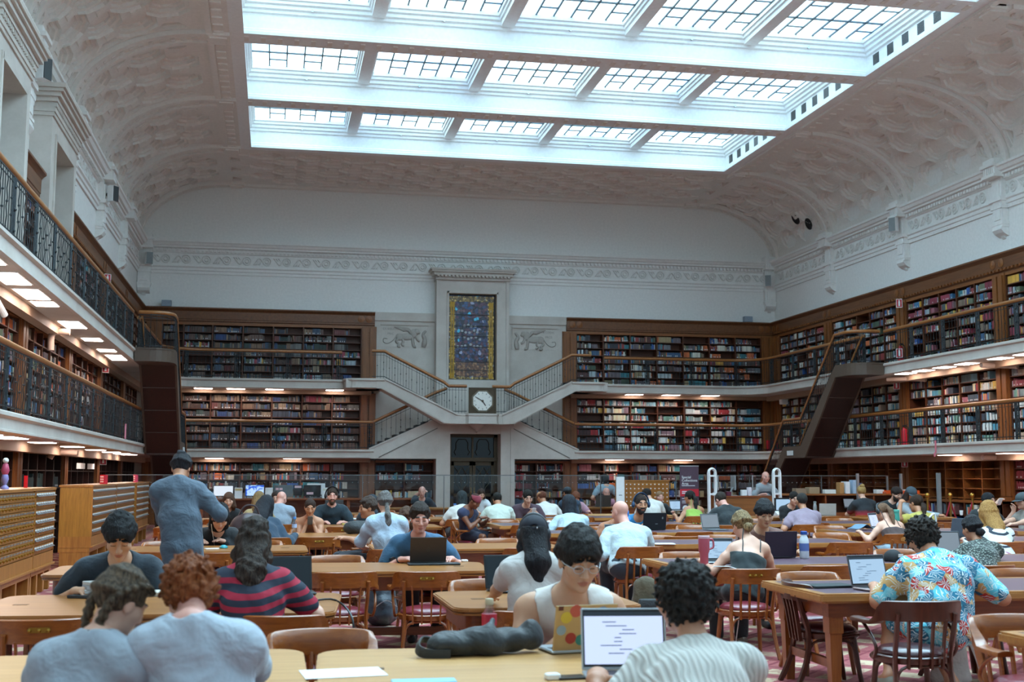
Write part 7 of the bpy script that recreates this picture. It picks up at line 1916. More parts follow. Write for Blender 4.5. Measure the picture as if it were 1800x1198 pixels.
# ---- far rows
person('woman with brown hair behind a pinkish laptop', (402, 879), 27, 20.6, (402, 21.0), 180, 14, 0, 0, 'light', ('long', '#4a3226', '#6d4c3a', .26), ('long', cloth('black cotton', '#17191c')), female=True)
person('bearded man with dark tee and headphones behind a grey laptop', (584, 871), 28, 20.9, (584, 21.2), 180, 12, 0, 0, 'pink', ('tight', '#33261d'), ('tee', cloth('deep teal tee', '#1b2c36')), beard='#4a3424', bulk=1.12, extras=(('phones', '#1c1d20'),))
person('bald man in a grey short-sleeved shirt bending over his table', (495, 876), 26, 20.4, (492, 20.1), 0, 30, -30, 0, 'pink', ('bald', '#8a8078'), ('shirt', cloth('grey shirt', '#8b97a4', folds=.7)), bulk=1.15)
person('dark-haired person just behind the bald grey-shirted man', (484, 874), 20, 22.8, (484, 23.0), 180, 20, 0, 0, 'light', ('short', '#2a1c16'), ('tee', cloth('dark tee', '#2a2a2e')))
person('blonde person with a tan backpack at the back left', (455, 878), 28, 19.8, (452, 19.6), 0, 14, 0, 0, 'light', ('long', '#6a5334', '#a98a5c', .22), ('tee', cloth('tan top', '#a08a60')), female=True)
person('person with a navy cap of dark hair behind the woman in cream', (654, 882), 24, 18.6, (654, 18.4), 0, 6, 0, 0, 'tan', ('bob', '#1d262e', '#34424c'), ('tee', cloth('navy tee', '#1d2a35')))
person('person with dark hair in a white tee left of the red headscarf', (812, 875), 24, 22.6, (808, 22.3), 0, 10, -10, 0, 'tan', ('bob', '#1b2022', '#3c4648'), ('tee', cloth('white cotton', '#c9c6c0')))
person('woman looking down before the bronze doors', (846, 868), 18, 26.2, (848, 26.5), 180, 24, 10, 0, 'light', ('long', '#2a1d18', '#4a342a', .22), ('tee', cloth('pale top', '#b8bcc0')), female=True)
person('person in a white jacket, back to us, left of the plum tee', (874, 878), 24, 22.7, (876, 22.4), 0, 30, 0, 0, 'tan', ('short', '#15120f'), ('long', cloth('white jacket', '#bcc4b8', folds=.9)), bulk=1.15)
person('person in a white tee with an orange and cream headscarf', (952, 874), 22, 24.6, (966, 24.3), 0, 24, 24, 0, 'tan', ('tight', '#5a3020'), ('tee', cloth('white cotton', '#c9c6c0')), extras=(('band', '#b4835a'),), bulk=1.1)
person('person in navy with a dark cap behind the bob-haired woman', (997, 866), 20, 24.8, (1008, 24.6), 0, 12, 10, 0, 'tan', ('tight', '#15120f'), ('long', cloth('navy knit', '#23374a')), extras=(('cap', '#252d33'),))
person('red-haired person bent over beside the navy cap wearer', (1012, 874), 20, 26.2, (1015, 26.4), 180, 36, 0, 0, 'pink', ('messy', '#5a3020', '#8a5034'), ('tee', cloth('pink tee', '#b58a98')))
person('white-shirted person with dark hair bending left of the glasses wearer', (1137, 870), 22, 24.6, (1146, 24.4), 0, 34, 20, 0, 'light', ('messy', '#1c1614'), ('tee', cloth('white cotton', '#c9c6c0')))
person('woman with glasses and pulled-back hair behind a mauve laptop', (1160, 873), 20, 25.6, (1160, 25.9), 180, 8, 0, 0, 'pink', ('tight', '#7a5c44', '#9a7a5c'), ('tee', cloth('black tee', '#1d2427')), female=True, extras=(('glasses',),))
person('woman with long dark hair in a lime green top', (1212, 874), 24, 23.6, (1218, 23.5), 12, 6, 16, 0, 'tan', ('ponytail', '#15130f', '#2e2a28', .38), ('cami', cloth('lime cotton', '#8fb04a')), female=True)
person('blond-topknotted person in a black and red dip-dyed top', (1514, 864), 22, 23.2, (1518, 23.0), 0, 4, -10, 0, 'light', ('topknot', '#8a6a3c', '#c8a468'), ('tee', ombre()), bulk=1.1)
person('bearded man in a black tee resting his chin on his hand', (1576, 868), 24, 23.3, (1572, 23.6), 180, 20, 14, 0, 'light', ('messy', '#231a16'), ('tee', cloth('black tee', '#1d2427')), beard='#2a1f1a', hands=[(.16, .3, Tt(.03)), (-.02, .2, Tt(.26))], bulk=1.1)
person('person in a grey cap and pale sleeves right of the bearded man', (1602, 868), 24, 22.6, (1614, 22.9), 196, 24, -10, 0, 'tan', ('long', '#2a1d18', '#4a342a', .2), ('long', cloth('pale grey top', '#a3adb4')), extras=(('cap', '#3d4a52'),))
person('bald man behind the glass barrier with hand to his face', (742, 864), 20, 31.8, (741, 32.0), 180, 14, -10, 0, 'pink', ('bald', '#8a8078'), ('tee', cloth('navy tee', '#1d2a35')), hands=[(.0, .26, Tt(.40)), (-.16, .3, Tt(.06))])
person('white-bearded bald man in a pink shirt behind the glass barrier', (1066, 866), 22, 31.8, (1068, 32.0), 180, 12, 0, 0, 'pink', ('bald', '#a8a09a'), ('rolled', cloth('pink shirt', '#b98296')), beard='#a39a94')
person('standing person in pale blue behind the man in pink', (1063, 842), 20, 35.0, (1063, 35.0), 0, 4, 0, 0, 'light', ('bob', '#17191c'), ('tee', cloth('pale blue tee', '#8fa6b4')), ('pants', '#2a2c34'), stand=True, hands=[(.24, .1, .82), (-.24, .1, .82)])
person('staff member with a pink scalp behind the service counter', (1346, 838), 20, 28.5, (1346, 28.6), 180, 10, 0, 0, 'pink', ('bald', '#a8a09a'), ('tee', cloth('grey staff tee', '#8a9196')), stand=True, hands=[(.2, .3, 1.1), (-.2, .3, 1.1)])
# ------------------------------------------------------------------ what lies on and beside the tables
TZ = TT+FZ
SCR = {'white': emit('lit white page', '#b9c9ee', .42), 'blue': emit('lit pale blue page', '#9cbcd8', .36), 'dark': plain('dark screen', '#1a2228', .25), 'grey': emit('dim grey page', '#8f9eac', .22)}
def snap(p, near=.03, far=.03, side=.03):
    """slide a point along its own line of sight until it lies on the table it belongs to"""
    best = None
    for x0, x1, y0, y1, r_, t in TABLES:
        e = .05 if r_ else 0
        y = min(max(p.y, y0+near+e), y1-far-e); x = p.x*y/p.y; x2 = min(max(x, x0+side+e), x1-side-e); d = abs(y-p.y)*.5+abs(x2-x)*1.5
        if best is None or d < best[0]: best = (d, x2, y)
    return Vector((best[1], best[2], TZ)) if best[0] < 1.5 else p
def laptop(label, px, py, rz, screen='dark', body='#8f9498', lid=None, w=.32, tilt=14, z=None, deco=None, Y=None):
    p = onZ(px, py, TZ) if Y is None else onY(px, py, Y); p = snap(p, .26 if abs(rz) < 90 else .02, .26 if abs(rz) > 90 else .02, .16) if Y is None else p; t = thing('laptop', label, 'laptop', (p.x, p.y, TZ), R(rz), 'laptops')
    b = plain('laptop '+body, body, .4, .4); ld = plain('laptop '+(lid or body), lid or body, .4, .35); w2, d = w/2, w*.70
    MB().bbox(-w2, w2, -d, 0, .004, .018, .008).build('base', b, t); MB().box(-w2*.88, w2*.88, -d*.52, -d*.1, .018, .0195).build('keyboard', M['black'], t); MB().box(-w2*.3, w2*.3, -d*.95, -d*.62, .018, .0192).build('trackpad', plain('trackpad', '#6c7074', .5), t)
    o = MB().bbox(-w2, w2, -.004, .004, 0, d, .004).build('lid', ld, t); o.location = (0, 0, .018); o.rotation_euler = (R(-tilt), 0, 0)
    MB().box(-w2+.008, w2-.008, -.0055, -.004, .012, d-.008).build('screen', M['black'], o); MB().box(-w2+.014, w2-.014, -.0065, -.0055, .022, d-.016).build('display', SCR[screen], o)
    if screen in ('white', 'blue'):
        m = MB(); r = random.Random(px)
        m.box(-w2+.014, w2-.014, -.0072, -.0065, d-.034, d-.016)
        o2 = m.build('menu_bar', plain('menu bar', '#39424c', .5), o); m = MB()
        for k in range(9): a = r.uniform(-w2*.6, .0); m.box(a, a+r.uniform(.02, .09), -.0072, -.0065, d-.06-k*.016, d-.056-k*.016)
        m.build('page_text', plain('page text', '#6d7c92', .6), o)
    if deco: deco(o, w2, d)
    return t
def stickers(o, w2, d):
    for x, z, r_, c in ((-.10, .16, .028, '#c8b040'), (-.055, .19, .03, '#b8544a'), (-.12, .1, .024, '#8aa0b0'), (-.07, .06, .027, '#a03430'), (-.02, .05, .026, '#2f8078'), (.03, .12, .03, '#c09050'), (.08, .18, .028, '#7a8fb0'), (.1, .07, .03, '#b0903a')):
        MB().prism([(-x+r_*math.cos(a), z+r_*math.sin(a)) for a in np.linspace(0, 2*PI, 15)[:-1]], 'y', .004, .0055).build('sticker', plain('sticker '+c, c, .5), o, fix=True)
    MB().box(.118, .142, .004, .0055, .195, .215).build('sticker', plain('sticker dark', '#5a2a24', .5), o)
def disc(o, w2, d): MB().prism([(.018*math.cos(a), d*.5+.02*math.sin(a)) for a in np.linspace(0, 2*PI, 13)[:-1]], 'y', .004, .005).build('lid_emblem', plain('lid emblem', '#3c342e', .35), o, fix=True)
def bar(o, w2, d): MB().box(-.05, -.01, .004, .005, d*.3, d*.34).box(-.13, -.11, .004, .005, d*.62, d*.75).build('lid_mark', M['grey'], o)
laptop('silver laptop with a bright white page at the front table', 1098, 1184, -8, 'white', '#aeb6ba', w=.36, tilt=10)
laptop('tan laptop covered in round stickers on the front table', 1025, 1136, 188, 'white', '#a9b0b4', '#b59a70', w=.31, deco=stickers)
laptop('rose-based laptop with a pale page beside the tropical shirt', 1530, 1034, 10, 'blue', '#b09a98', '#6a6468', w=.33)
laptop('dark laptop with its back to us before the man in blue', 752, 990, 180, 'dark', '#3b3634', '#443a34', w=.34, deco=disc)
laptop('open dark plum laptop with its back to us before the bowl-haired man', 1372, 974, 186, 'dark', '#3a333c', '#352a38', w=.36, tilt=6)
laptop('laptop with a pale page beside the pink tumbler', 1262, 988, -10, 'blue', '#85898c', w=.31)
laptop('laptop with a pale blue page left of the bald man in linen', 1046, 962, 6, 'blue', '#85898c', w=.32)
laptop('black laptop with a pale mark on its lid before the bearded man with headphones', 1150, 931, 178, 'dark', '#222528', '#23272a', w=.36, deco=bar)
laptop('laptop with a grey page in front of the bending black tee', 1250, 931, 16, 'grey', '#7d8184', w=.33)
laptop('mauve-lidded laptop before the woman with glasses', 1163, 897, 178, 'dark', '#66585f', '#6e5c64', w=.36)
laptop('pale laptop with a lit screen beside the mauve-lidded one', 1189, 897, 14, 'blue', '#a5abb0', w=.34)
laptop('silver laptop seen from behind right of the mauve tee', 1455, 903, 160, 'dark', '#b4b8ba', '#b9bcbe', w=.34)
laptop('grey laptop seen from behind, before the bearded man in dark teal', 587, 902, 180, 'dark', '#4e5355', '#565c60', w=.40)
laptop('pinkish laptop seen from behind at the back left', 392, 902, 176, 'dark', '#8a6e68', '#92746c', w=.34)
laptop('black laptop with a dark screen before the striped polo', 506, 1040, 6, 'dark', '#2a2d30', w=.34)
laptop('black laptop with a dark screen left of the person in cap and headphones', 893, 1036, 8, 'dark', '#2a2d30', w=.34)
laptop('laptop with a grey screen left of the open-knit sweater', 1664, 970, -6, 'grey', '#60666a', w=.33)
laptop('laptop seen from behind between the yellow top and the striped jumper', 1690, 945, 186, 'dark', '#59666e', '#667680', w=.36)
laptop('laptop with a lit screen before the blond-topknotted person', 1494, 893, 12, 'grey', '#9aa0a4', w=.34)
laptop('laptop with white page left of the brown camisole', 1539, 926, 40, 'white', '#a0a6aa', w=.33)
laptop('dark laptop before the man in pink behind the glass', 1060, 885, 180, 'dark', '#4a4c50', w=.42, Y=31.0)
mr = thing('monitor', 'black-framed monitor showing a grey page before the service counter', 'monitor', (onY(1379, 890, 24.0).x, 24.0, TZ), R(4), 'public monitors')
MB().bbox(-.23, .23, -.02, .02, .08, .36, .006).build('case', M['black'], mr); MB().box(-.2, .14, -.024, -.02, .11, .33).build('screen', SCR['blue'], mr); MB().box(-.03, .03, 0, .03, 0, .1).box(-.1, .1, -.08, .08, 0, .012).build('stand', M['black'], mr)
sc3 = thing('book_scanner', 'white tilted book scanner below the black-framed monitor', 'scanner', (onZ(1380, 905, TZ).x, onZ(1380, 905, TZ).y, TZ), R(4))
MB().add([(-.28, -.22, 0), (.28, -.22, 0), (.24, .2, .14), (-.24, .2, .14), (-.28, -.22, .03), (.28, -.22, .03), (.24, .2, .17), (-.24, .2, .17), (-.24, .2, 0), (.24, .2, 0)], [(4, 5, 6, 7), (0, 1, 5, 4), (1, 9, 2, 6, 5), (0, 4, 7, 3, 8), (8, 3, 7, 6, 2, 9)]).build('housing', M['white'], sc3); MB().add([(-.17, -.02, .105), (.17, -.02, .105), (.15, .15, .158), (-.15, .15, .158)], [(0, 1, 2, 3)]).build('glass_plate', M['grey'], sc3)
def bottle(label, px, py, h, r, mat, capm, kind='bottle', lab=None, neck=.5, z=None):
    p = snap(onZ(px, py, TZ), .06, .06, .06); t = thing('bottle', label, 'bottle', (p.x, p.y, TZ), 0, 'bottles on the tables')
    MB().lathe([(r*.85, 0), (r, .012), (r, h*.62), (r*.93, h*.70), (r*neck, h*.84), (r*neck, h*.9)], 20).build('body', mat, t, smooth=40)
    MB().lathe([(r*neck*1.12, h*.88), (r*neck*1.15, h*.9), (r*neck*1.15, h*.985), (r*neck, h)], 16).build('cap', capm, t, smooth=40)
    if lab: MB().lathe([(r*1.015, h*lab[0]), (r*1.015, h*lab[1])], 20).build('label_band', lab[2], t, smooth=60)
    return t
bottle('clear bottle with blue cap and pale label beside the strapless top', 517, 940, .25, .034, M['bottle'], plain('blue cap', '#3a78c0', .4), lab=(.4, .6, plain('pale blue label', '#9fb4d8', .5)))
bottle('teal flask with dark lid on the red headscarf’s table', 876, 908, .30, .042, plain('teal enamel', '#1e6a78', .35), M['black'], neck=.55)
bottle('white bottle with blue lid at the back, left of centre', 776, 903, .22, .045, plain('frosted white', '#c9d4de', .3), plain('blue cap', '#3a78c0', .4), neck=.85)
bottle('white plastic milk bottle with blue cap and coloured label', 1414, 981, .27, .048, plain('milk plastic', '#d8dee4', .3), plain('blue cap dark', '#1d4ea0', .4), lab=(.28, .56, plain('milk label', '#5a6ea8', .5)), neck=.6)
bottle('silver steel bottle right of the mauve tee', 1433, 904, .29, .04, M['steel'], M['grey'], neck=.7)
bottle('green-teal flask behind the tropical shirt', 1577, 937, .33, .046, plain('green teal', '#3f9484', .4), plain('teal lid', '#57a898', .4), neck=.85)
bottle('clear soft-drink bottle with a red label standing by the black bag', 860, 1117, .24, .036, M['bottle'], plain('pale cap', '#b8a98c', .5), lab=(.48, .70, plain('red label', '#c01c34', .45)))
p = onZ(1238, 994, TZ); tb = thing('tumbler', 'tall pink tumbler with handle and pale lid on the leather table', 'tumbler', (p.x, p.y, TZ))
PK = plain('pink enamel', '#b4576a', .4); MB().lathe([(.034, 0), (.037, .01), (.04, .11), (.05, .135), (.052, .25)], 20).build('body', PK, tb, smooth=40); MB().lathe([(.053, .25), (.054, .27), (.048, .275)], 20).lathe([(.001, .272), (.048, .275)], 20).build('lid', plain('pale pink', '#d0b2bc', .4), tb, smooth=40)
MB().tube(smooth_path([(.05, 0, .24), (.085, 0, .235), (.09, 0, .17), (.05, 0, .15)]), .009, 8).build('handle', PK, tb, smooth=60)
p = onZ(1690, 905, TZ); item('paper_cup', 'small white paper cup with blue print by the brass posts', 'cup', MB().lathe([(.03, 0), (.04, .1), (.037, .1), (.028, .004)], 14), M['white'], (p.x, p.y, TZ), smooth=40)
# papers, phones, mice
def flat(name, label, cat, px, py, w, d, h, mat, rz=0, group=None, b=.004):
    p = snap(onZ(px, py, TZ), .06, .06, .06); return item(name, label, cat, MB().bbox(-w/2, w/2, -d/2, d/2, 0, h, b) if h > .004 else MB().box(-w/2, w/2, -d/2, d/2, 0, h), mat, (p.x, p.y, TZ+.001), R(rz), group)
flat('paper_sheet', 'white sheet of paper lying on the pale front table', 'paper', 590, 1183, .34, .23, .0015, M['paper'], 6)
flat('phone', 'dark phone at the bottom edge of the front table', 'phone', 1003, 1192, .12, .075, .01, plain('dark phone', '#2e2a26', .3), 4)
flat('earbud_case', 'small white case left of the dark phone on the front table', 'case', 971, 1194, .06, .05, .025, M['white'], 3, None, .008)
flat('folder', 'pale blue folder at the bottom edge, left of the white case', 'folder', 745, 1198, .26, .1, .006, plain('pale blue card', '#8fb8c4', .6), -2)
flat('earbud_case', 'white earbud case on the table of the man in blue', 'case', 820, 986, .065, .05, .022, M['white'], 0, None, .009)
flat('laptop_sleeve', 'black sleeve under and right of the dark laptop', 'sleeve', 762, 992, .48, .2, .016, M['black'], -2)
flat('closed_laptop', 'closed dark green laptop left of the rose-based one', 'laptop', 1456, 1031, .34, .22, .018, plain('dark green case', '#1f2c2e', .45), 6)
flat('notebook', 'black closed notebook beside the navy-tee student', 'notebook', 150, 1050, .2, .13, .02, plain('black cover', '#24272b', .5), -18)
for i in range(4): o = flat('book', 'book %s up in the small stack before the navy tee' % ORD[i+1], 'book', 172+i*1.5, 1040, .2, .15, .025, plain('stack book %d' % (i % 2), ('#a8adb4', '#c4c6c6')[i % 2], .7), 10+i*6, 'stacked books before the navy tee'); o.location.z = TZ+.001+i*.026
flat('open_book', 'open book under the ginger-haired student’s head, by the navy tee', 'book', 275, 1046, .28, .2, .03, plain('page block', '#c7c0b4', .8), -8)
flat('notebook', 'open white notebook right of the bald man in linen', 'notebook', 1168, 962, .24, .17, .012, M['paper'], -8)
flat('paper_pile', 'white papers on the table left of the black handbag', 'paper', 598, 915, .42, .2, .02, M['paper'], 3)
flat('sticky_notes', 'yellow and pink note pad right of the white papers', 'notes', 613, 921, .22, .12, .02, plain('yellow notes', '#c4b45a', .7), 3)
flat('phone', 'white phone held by the reader in black at the left', 'phone', 372, 965, .15, .08, .012, M['white'], 20)
flat('paper_sheet', 'paper before the man in the plum tee', 'paper', 938, 898, .35, .2, .003, M['paper'], 8)
flat('papers', 'patterned papers before the red headscarf', 'paper', 850, 906, .5, .2, .006, plain('patterned paper', '#8f98a8', .7), 4)
p = onZ(1515, 931, TZ); mg = item('magazine', 'curled open magazine left of the brown camisole', 'magazine', MB().tube(smooth_path([(-.18, 0, .01), (-.1, 0, .03), (0, 0, .075), (.1, 0, .02), (.2, 0, .012)], 4), .1, 4, sx=.06, sy=1.3, up=(0, 1, 0)), plain('magazine cover', '#5d7c94', .5), (p.x, p.y, TZ+.012), R(12))
def mouse(label, px, py, mat, w=.055):
    p = snap(onZ(px, py, TZ), .06, .06, .06); o = sdf_obj('computer_mouse', Sdf().ell((0, 0, .006), (w/2*1.1, w*.95, .032)).half((0, 0, .002), (0, 0, -1)), mat, None, .005); o.location = (p.x, p.y, TZ); tag(o, label, 'mouse')
mouse('teal mouse-shaped gadget before the reader in black', 393, 963, plain('teal rubber', '#1c8a94', .4), .085)
mouse('black mouse right of the tropical shirt', 1731, 1034, M['black'], .08)
mouse('small white and blue mouse by the black cap wearer', 965, 914, M['white'], .08)
p = onZ(697, 988, TZ); sg = thing('sunglasses', 'dark sunglasses left of the dark laptop', 'glasses', (p.x, p.y, TZ), R(20))
MB().tube([(-.035+.026*math.cos(t), 0, .03+.022*math.sin(t)) for t in np.linspace(0, 2*PI, 11)[:-1]], .005, 5, closed=True).tube([(.035+.026*math.cos(t), 0, .03+.022*math.sin(t)) for t in np.linspace(0, 2*PI, 11)[:-1]], .005, 5, closed=True).tube([(-.06, 0, .04), (-.06, .12, .01)], .004, 5).tube([(.06, 0, .04), (.06, .12, .01)], .004, 5).build('frame', M['black'], sg)
for x in (-.035, .035): MB().prism([(x+.024*math.cos(t), .03+.02*math.sin(t)) for t in np.linspace(0, 2*PI, 11)[:-1]], 'y', -.002, .002).build('lens', plain('dark lens', '#15171a', .15), sg, fix=True)
def table_cap(label, px, py, col, rz):
    p = snap(onZ(px, py, TZ), .12, .12, .12); t = thing('baseball_cap', label, 'cap', (p.x, p.y, TZ), R(rz)); m = plain('cap '+col, col, .8)
    sdf_obj('crown', Sdf().ell((0, 0, .02), (.088, .10, .095)).half((0, 0, .004), (0, 0, -1)), m, t, .008)
    MB().prism([(.085*math.cos(a), -.06+.0+.1*math.sin(a)*1.2) for a in np.linspace(PI, 2*PI, 9)], 'z', .004, .012).build('visor', m, t, fix=True); MB().box(-.03, .03, -.1, -.092, .045, .075).build('badge', M['white'], t)
table_cap('black baseball cap lying behind the tropical shirt', 1570, 986, '#191b1f', 20); table_cap('dark cap on the pale table between the two laptops', 1170, 898, '#2c3036', 30)
# ---- bags
def bag(name, label, sdf, mat, loc, rz=0, res=.01, noise=None, parts=()):
    t = thing(name, label, 'bag', loc, R(rz)); sdf_obj('body', sdf, mat, t, res, ((), (), ()), noise or wrinkle(.006, 18, 3))
    for nm, mb, m in parts: mb.build(nm, m, t, smooth=60)
    return t
BLK = cloth('black nylon', '#1f2326', .6, folds=.8)
p = onZ(845, 1150, TZ)
bag('shoulder_bag', 'limp black bag lying across the pale front table', Sdf().cap((-.20, 0, .05), (.02, .0, .06), .055, .06, .05, (Vector((0, 1, 0)), 1.4)).cap((.02, 0, .06), (.24, .02, .065), .058, .05, .05, (Vector((0, 1, 0)), 1.3)).ell((.25, .02, .08), (.05, .05, .07), None, .03).cap((.02, -.05, .1), (.06, .02, .15), .02, .015, .03).half((0, 0, .004), (0, 0, -1)), BLK, (p.x, p.y, TZ), 4, .007, wrinkle(.007, 30, 8),
    (('strap', MB().tube(smooth_path([(-.2, .02, .06), (-.27, .03, .075), (-.3, -.02, .04), (-.26, -.06, .02), (-.16, -.08, .015)]), .022, 6, sx=.3, sy=1.2), BLK),))
p = onZ(672, 1100, FZ)
bag('backpack', 'dark blue backpack on the carpet under the table of the man in blue', Sdf().cap((0, 0, .12), (0, .02, .36), .14, .11, .06, (Vector((1, 0, 0)), 1.25)).cap((0, -.12, .12), (0, -.1, .24), .07, .06, .04, (Vector((1, 0, 0)), 1.5)).half((0, 0, .005), (0, 0, -1)), cloth('navy nylon', '#1d2632', .55, folds=.9), (p.x, p.y+.1, FZ), 10, .01, wrinkle(.006, 24, 5),
    (('handle', MB().tube(smooth_path([(-.05, 0, .46), (0, 0, .52), (.05, 0, .46)]), .012, 6), BLK), ('zip', MB().tube(smooth_path([(-.12, -.17, .2), (0, -.19, .27), (.12, -.17, .2)]), .005, 4), M['steel'])))
p = onZ(1672, 1215, FZ)
bag('tote_bag', 'cream tote bag on the carpet by the dark chair', Sdf().cap((0, 0, .1), (0, 0, .3), .07, .05, .05, (Vector((1, 0, 0)), 2.2)).half((0, 0, .005), (0, 0, -1)), cloth('cream canvas', '#b9b4ae', .9, folds=.9), (p.x, p.y, FZ), -15, .01, None,
    (('strap', MB().tube(smooth_path([(.02, 0, .34), (.1, -.02, .42), (.2, 0, .2), (.22, .02, .05)]), .012, 6, sx=.4), cloth('cream canvas', '#b9b4ae')),))
p = onZ(628, 938, TZ); bag('handbag', 'black handbag on the table right of the strapless top', Sdf().ell((0, 0, .08), (.2, .11, .1)).cap((-.1, 0, .1), (.1, 0, .12), .07, .06, .05).half((0, 0, .004), (0, 0, -1)), BLK, (p.x, p.y, TZ), 4, .014)
p = onY(437, 900, 16.0); bag('leather_bag', 'brown leather bag hanging beside the long-haired reader in navy', Sdf().ell((0, 0, 0), (.24, .12, .22)).cap((-.1, 0, .12), (.12, 0, .14), .05, .05, .05), plain('brown leather', '#3f2b2c', .4), (p.x, p.y, .95), 8, .016, None, (('strap', MB().tube(smooth_path([(-.12, 0, .18), (-.05, 0, .3), (.08, 0, .3), (.14, 0, .18)]), .012, 6), plain('brown leather', '#3f2b2c', .4)),))
p = onZ(862, 968, FZ); bag('sports_bag', 'teal bag on the carpet under the leather table’s left end', Sdf().ell((0, 0, .12), (.24, .14, .13)).half((0, 0, .004), (0, 0, -1)), cloth('teal nylon', '#2b5c68', .6, folds=.9), (p.x, p.y, FZ), 30, .016, None, (('strap', MB().tube(smooth_path([(-.15, 0, .22), (0, -.05, .3), (.15, 0, .22)]), .012, 6), BLK),))
p = onZ(1135, 1085, FZ); bag('backpack', 'olive and black backpack under the chair of the bald man', Sdf().cap((0, 0, .12), (0, .02, .34), .14, .11, .06, (Vector((1, 0, 0)), 1.2)).half((0, 0, .005), (0, 0, -1)), cloth('olive canvas', '#4a3f2a', .8, folds=.9), (p.x, p.y, FZ), -8, .014, None, (('pocket', MB().bbox(-.1, .1, -.2, -.13, .05, .22, .02), BLK),))
tag(MB().tube(smooth_path([(onZ(545, 1058, TZ).x, onZ(545, 1058, TZ).y, TZ+.006), (onZ(590, 1056, TZ).x, onZ(590, 1056, TZ).y, TZ+.006), (onZ(604, 1062, TZ).x+.06, onZ(604, 1062, TZ).y, TZ-.1), (onZ(604, 1062, TZ).x+.04, onZ(604, 1062, TZ).y, TZ-.35), (onZ(604, 1062, TZ).x-.05, onZ(604, 1062, TZ).y+.05, FZ+.02)], 5), .007, 6).build('power_cable', M['black'], smooth=60), 'black cable trailing off the table end right of the striped polo', 'cable')
CORD = plain('white cable', '#cfd3d4', .5)
p = onZ(1285, 998, TZ); tag(MB().tube(smooth_path([(p.x-.12, p.y+.12, TZ+.006), (p.x, p.y-.02, TZ+.008), (p.x+.03, p.y-.14, TZ-.05), (p.x+.02, p.y-.16, TZ-.3), (p.x-.02, p.y-.1, FZ+.02)], 5), .005, 6).build('charging_cable', CORD, smooth=60), 'pale charging cable hanging in front of the blonde woman', 'cable')
p = onZ(1645, 925, TZ); tag(MB().tube(smooth_path([(p.x-.2, p.y, TZ+.01), (p.x-.05, p.y, TZ+.2), (p.x, p.y, TZ+.12), (p.x, p.y-.02, TZ-.3)], 5), .018, 6).build('white_cable', CORD, smooth=60), 'thick white cord hanging beside the yellow top', 'cable')
# marks printed on the navy tee
X = PEOPLE['young man with black hair in a navy printed tee, looking down at the left']; tee = [c for c in C.objects if c.parent == X['root'] and c.name.startswith('tee_shirt')][0]
bpy.context.view_layer.update()
def printed(name, me, mat, dx, dz):
    g = X['N']-X['up']*.12*X['S']; co = [Vector(v.co) for v in me.vertices]; out = []
    for v in co:
        st_ = g+X['rx']*(dx-v.x)+X['up']*(dz+v.y)+X['fw']*.5; ok, lc, nm, fi = tee.ray_cast(st_, -X['fw']); out.append(lc+nm*.004 if ok else st_-X['fw']*.37)
    for v, q in zip(me.vertices, out): v.co = q
    me.materials.clear(); me.materials.append(mat); return link(name, me, X['root'])
sw = MB(); top_ = [(-.055, -.004), (-.048, -.017), (-.034, -.019), (-.015, -.011), (.02, .006), (.058, .023)]; bot_ = [(-.055, -.004), (-.056, -.024), (-.04, -.032), (-.015, -.024), (.02, -.003), (.058, .023)]
sw.add([(x, z, 0) for x, z in top_]+[(x, z, 0) for x, z in bot_], [(i, i+1, 7+i, 6+i) for i in range(5)]); so = sw.build('tick_mark', M['white']); me = so.data; bpy.data.objects.remove(so); printed('tick_mark', me, M['white'], 0, -.01)
YL = plain('yellow print', '#c89a28', .7)
for s_, dx in (('I', .10), ('OS', -.09)):
    o = text('lettering', s_, .075, YL, None, ext=0.0, vertical=False); me = o.data; bpy.data.objects.remove(o); printed('lettering', me, YL, dx, -.115)
# phones in hands
for lb, dz_ in (('woman in a black strapless top looking at her phone', 'grey phone in the hands of the woman in the strapless top'), ('man in a plum tee holding a phone', 'pale phone in the hands of the man in the plum tee'), ('dark-haired person lifting a phone to the face, right side', 'white phone held up to the face at the right')):
    X = PEOPLE[lb]; s_, sh, el, wr = X['arms'][0]; m = X['root'].matrix_basis if False else Matrix.Translation(X['root'].location) @ Matrix.Rotation(X['root'].rotation_euler.z, 4, 'Z')
    q = m @ (wr+(X['arms'][1][3]-wr)*(.5 if 'lifting' not in lb else .1)+Vector((0, .06, .05)))
    o = MB().bbox(-.038, .038, -.075, .075, -.005, .005, .01).build('phone', plain('grey phone', '#6e7276', .3) if 'grey' in dz_ else M['white']); o.location = q; o.rotation_euler = (R(55), 0, X['root'].rotation_euler.z); tag(o, dz_, 'phone')
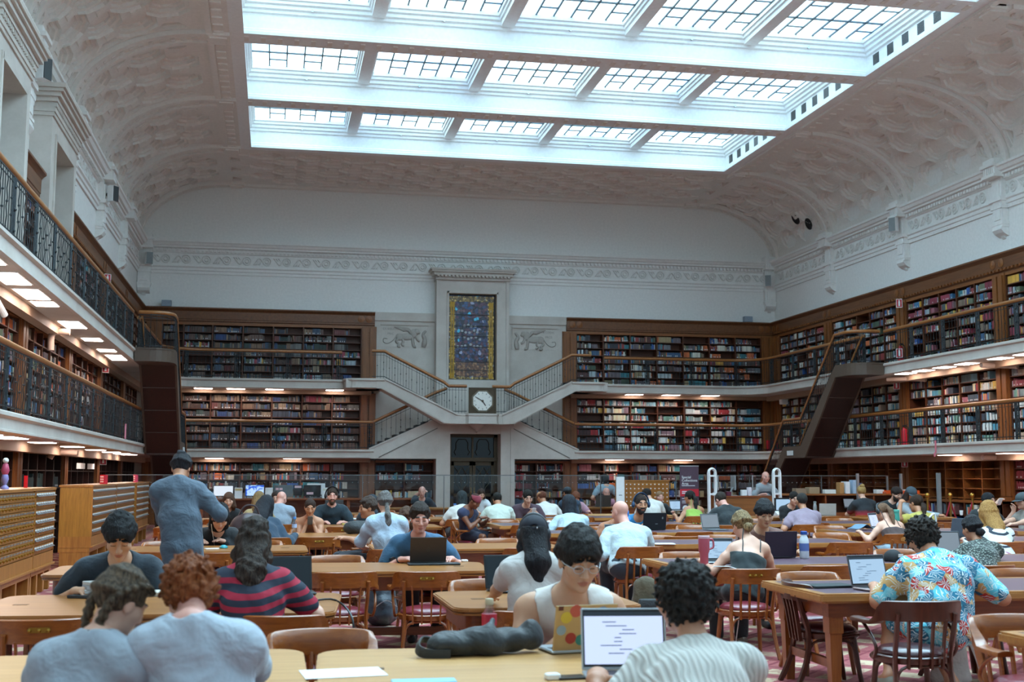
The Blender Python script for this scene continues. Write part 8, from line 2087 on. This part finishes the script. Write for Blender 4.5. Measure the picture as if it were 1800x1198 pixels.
# ---- the remaining chairs: one under every seated reader, and the empty ones of the farther rows
for lb, X in PEOPLE.items():
    l = X['root'].location
    if 'standing' in lb or 'staff' in lb: continue
    if not any(math.hypot(l.x-c[0], l.y-c[1]) < .62 for c in CHAIRS):
        w_ = lb.split(' '); chair((l.x, l.y, FZ), X['root'].rotation_euler.z, 'armchair occupied by the '+' '.join(w_[:11]).rstrip(','), group='occupied armchairs')
SHORT = {6: 'teal mouse table', 7: 'table behind the blue tee', 8: 'strapless woman’s table', 9: 'pinkish laptop’s table', 10: 'bearded man’s table', 11: 'far left wooden table', 12: 'white bottle table', 13: 'table before the glass', 14: 'table beneath the doors',
         18: 'bald man’s table', 19: 'headphoned man’s leather table', 20: 'bob-haired reader’s table', 21: 'teal flask table', 22: 'open-knit sweater’s table', 23: 'brown camisole’s table', 24: 'mauve tee’s table', 25: 'paper cup table', 27: 'table before the counter'}
rnd = random.Random(21)
for i, nm in SHORT.items():
    x0, x1, y0, y1, rot, t = TABLES[i]; n = max(2, int((x1-x0)/.78))
    for side in (0, 1):
        k = 0
        for q in range(n):
            x = x0+(x1-x0)*(q+.5)/n; y = y0-.16 if side == 0 else y1+.2; go = rnd.random() < .72; k += 1
            if not go or any(math.hypot(x-c[0], y-c[1]) < .58 for c in CHAIRS): continue
            sx, sy, _ = proj((x, y, .8))
            if not (0 < sx < 1800): continue
            chair((x, y, FZ), (0 if side == 0 else PI)+R(rnd.uniform(-9, 9)), 'empty armchair, %s place from the left, %s side of the %s' % (ORD[k], 'near' if side == 0 else 'far', nm), plate=rnd.random() < .4 and side == 0)
# legs and bases that reach the floor stop at the carpet
for me in bpy.data.meshes:
    pass
_seen = set()
bpy.context.view_layer.update()
for o in list(C.objects):
    if o.type != 'MESH' or o.name == 'floor' or o.data.name in _seen: continue
    _seen.add(o.data.name); mw = o.matrix_world
    if abs(mw[2][2]-1) > .01: continue
    if mw.translation.z > FZ-.001: continue
    n = len(o.data.vertices); a = np.empty(n*3, np.float32); o.data.vertices.foreach_get('co', a); z = a[2::3]+mw.translation.z
    if z.min() < FZ-.001 and z.max() > FZ: a[2::3] = np.maximum(z, FZ)-mw.translation.z; o.data.vertices.foreach_set('co', a); o.data.update()
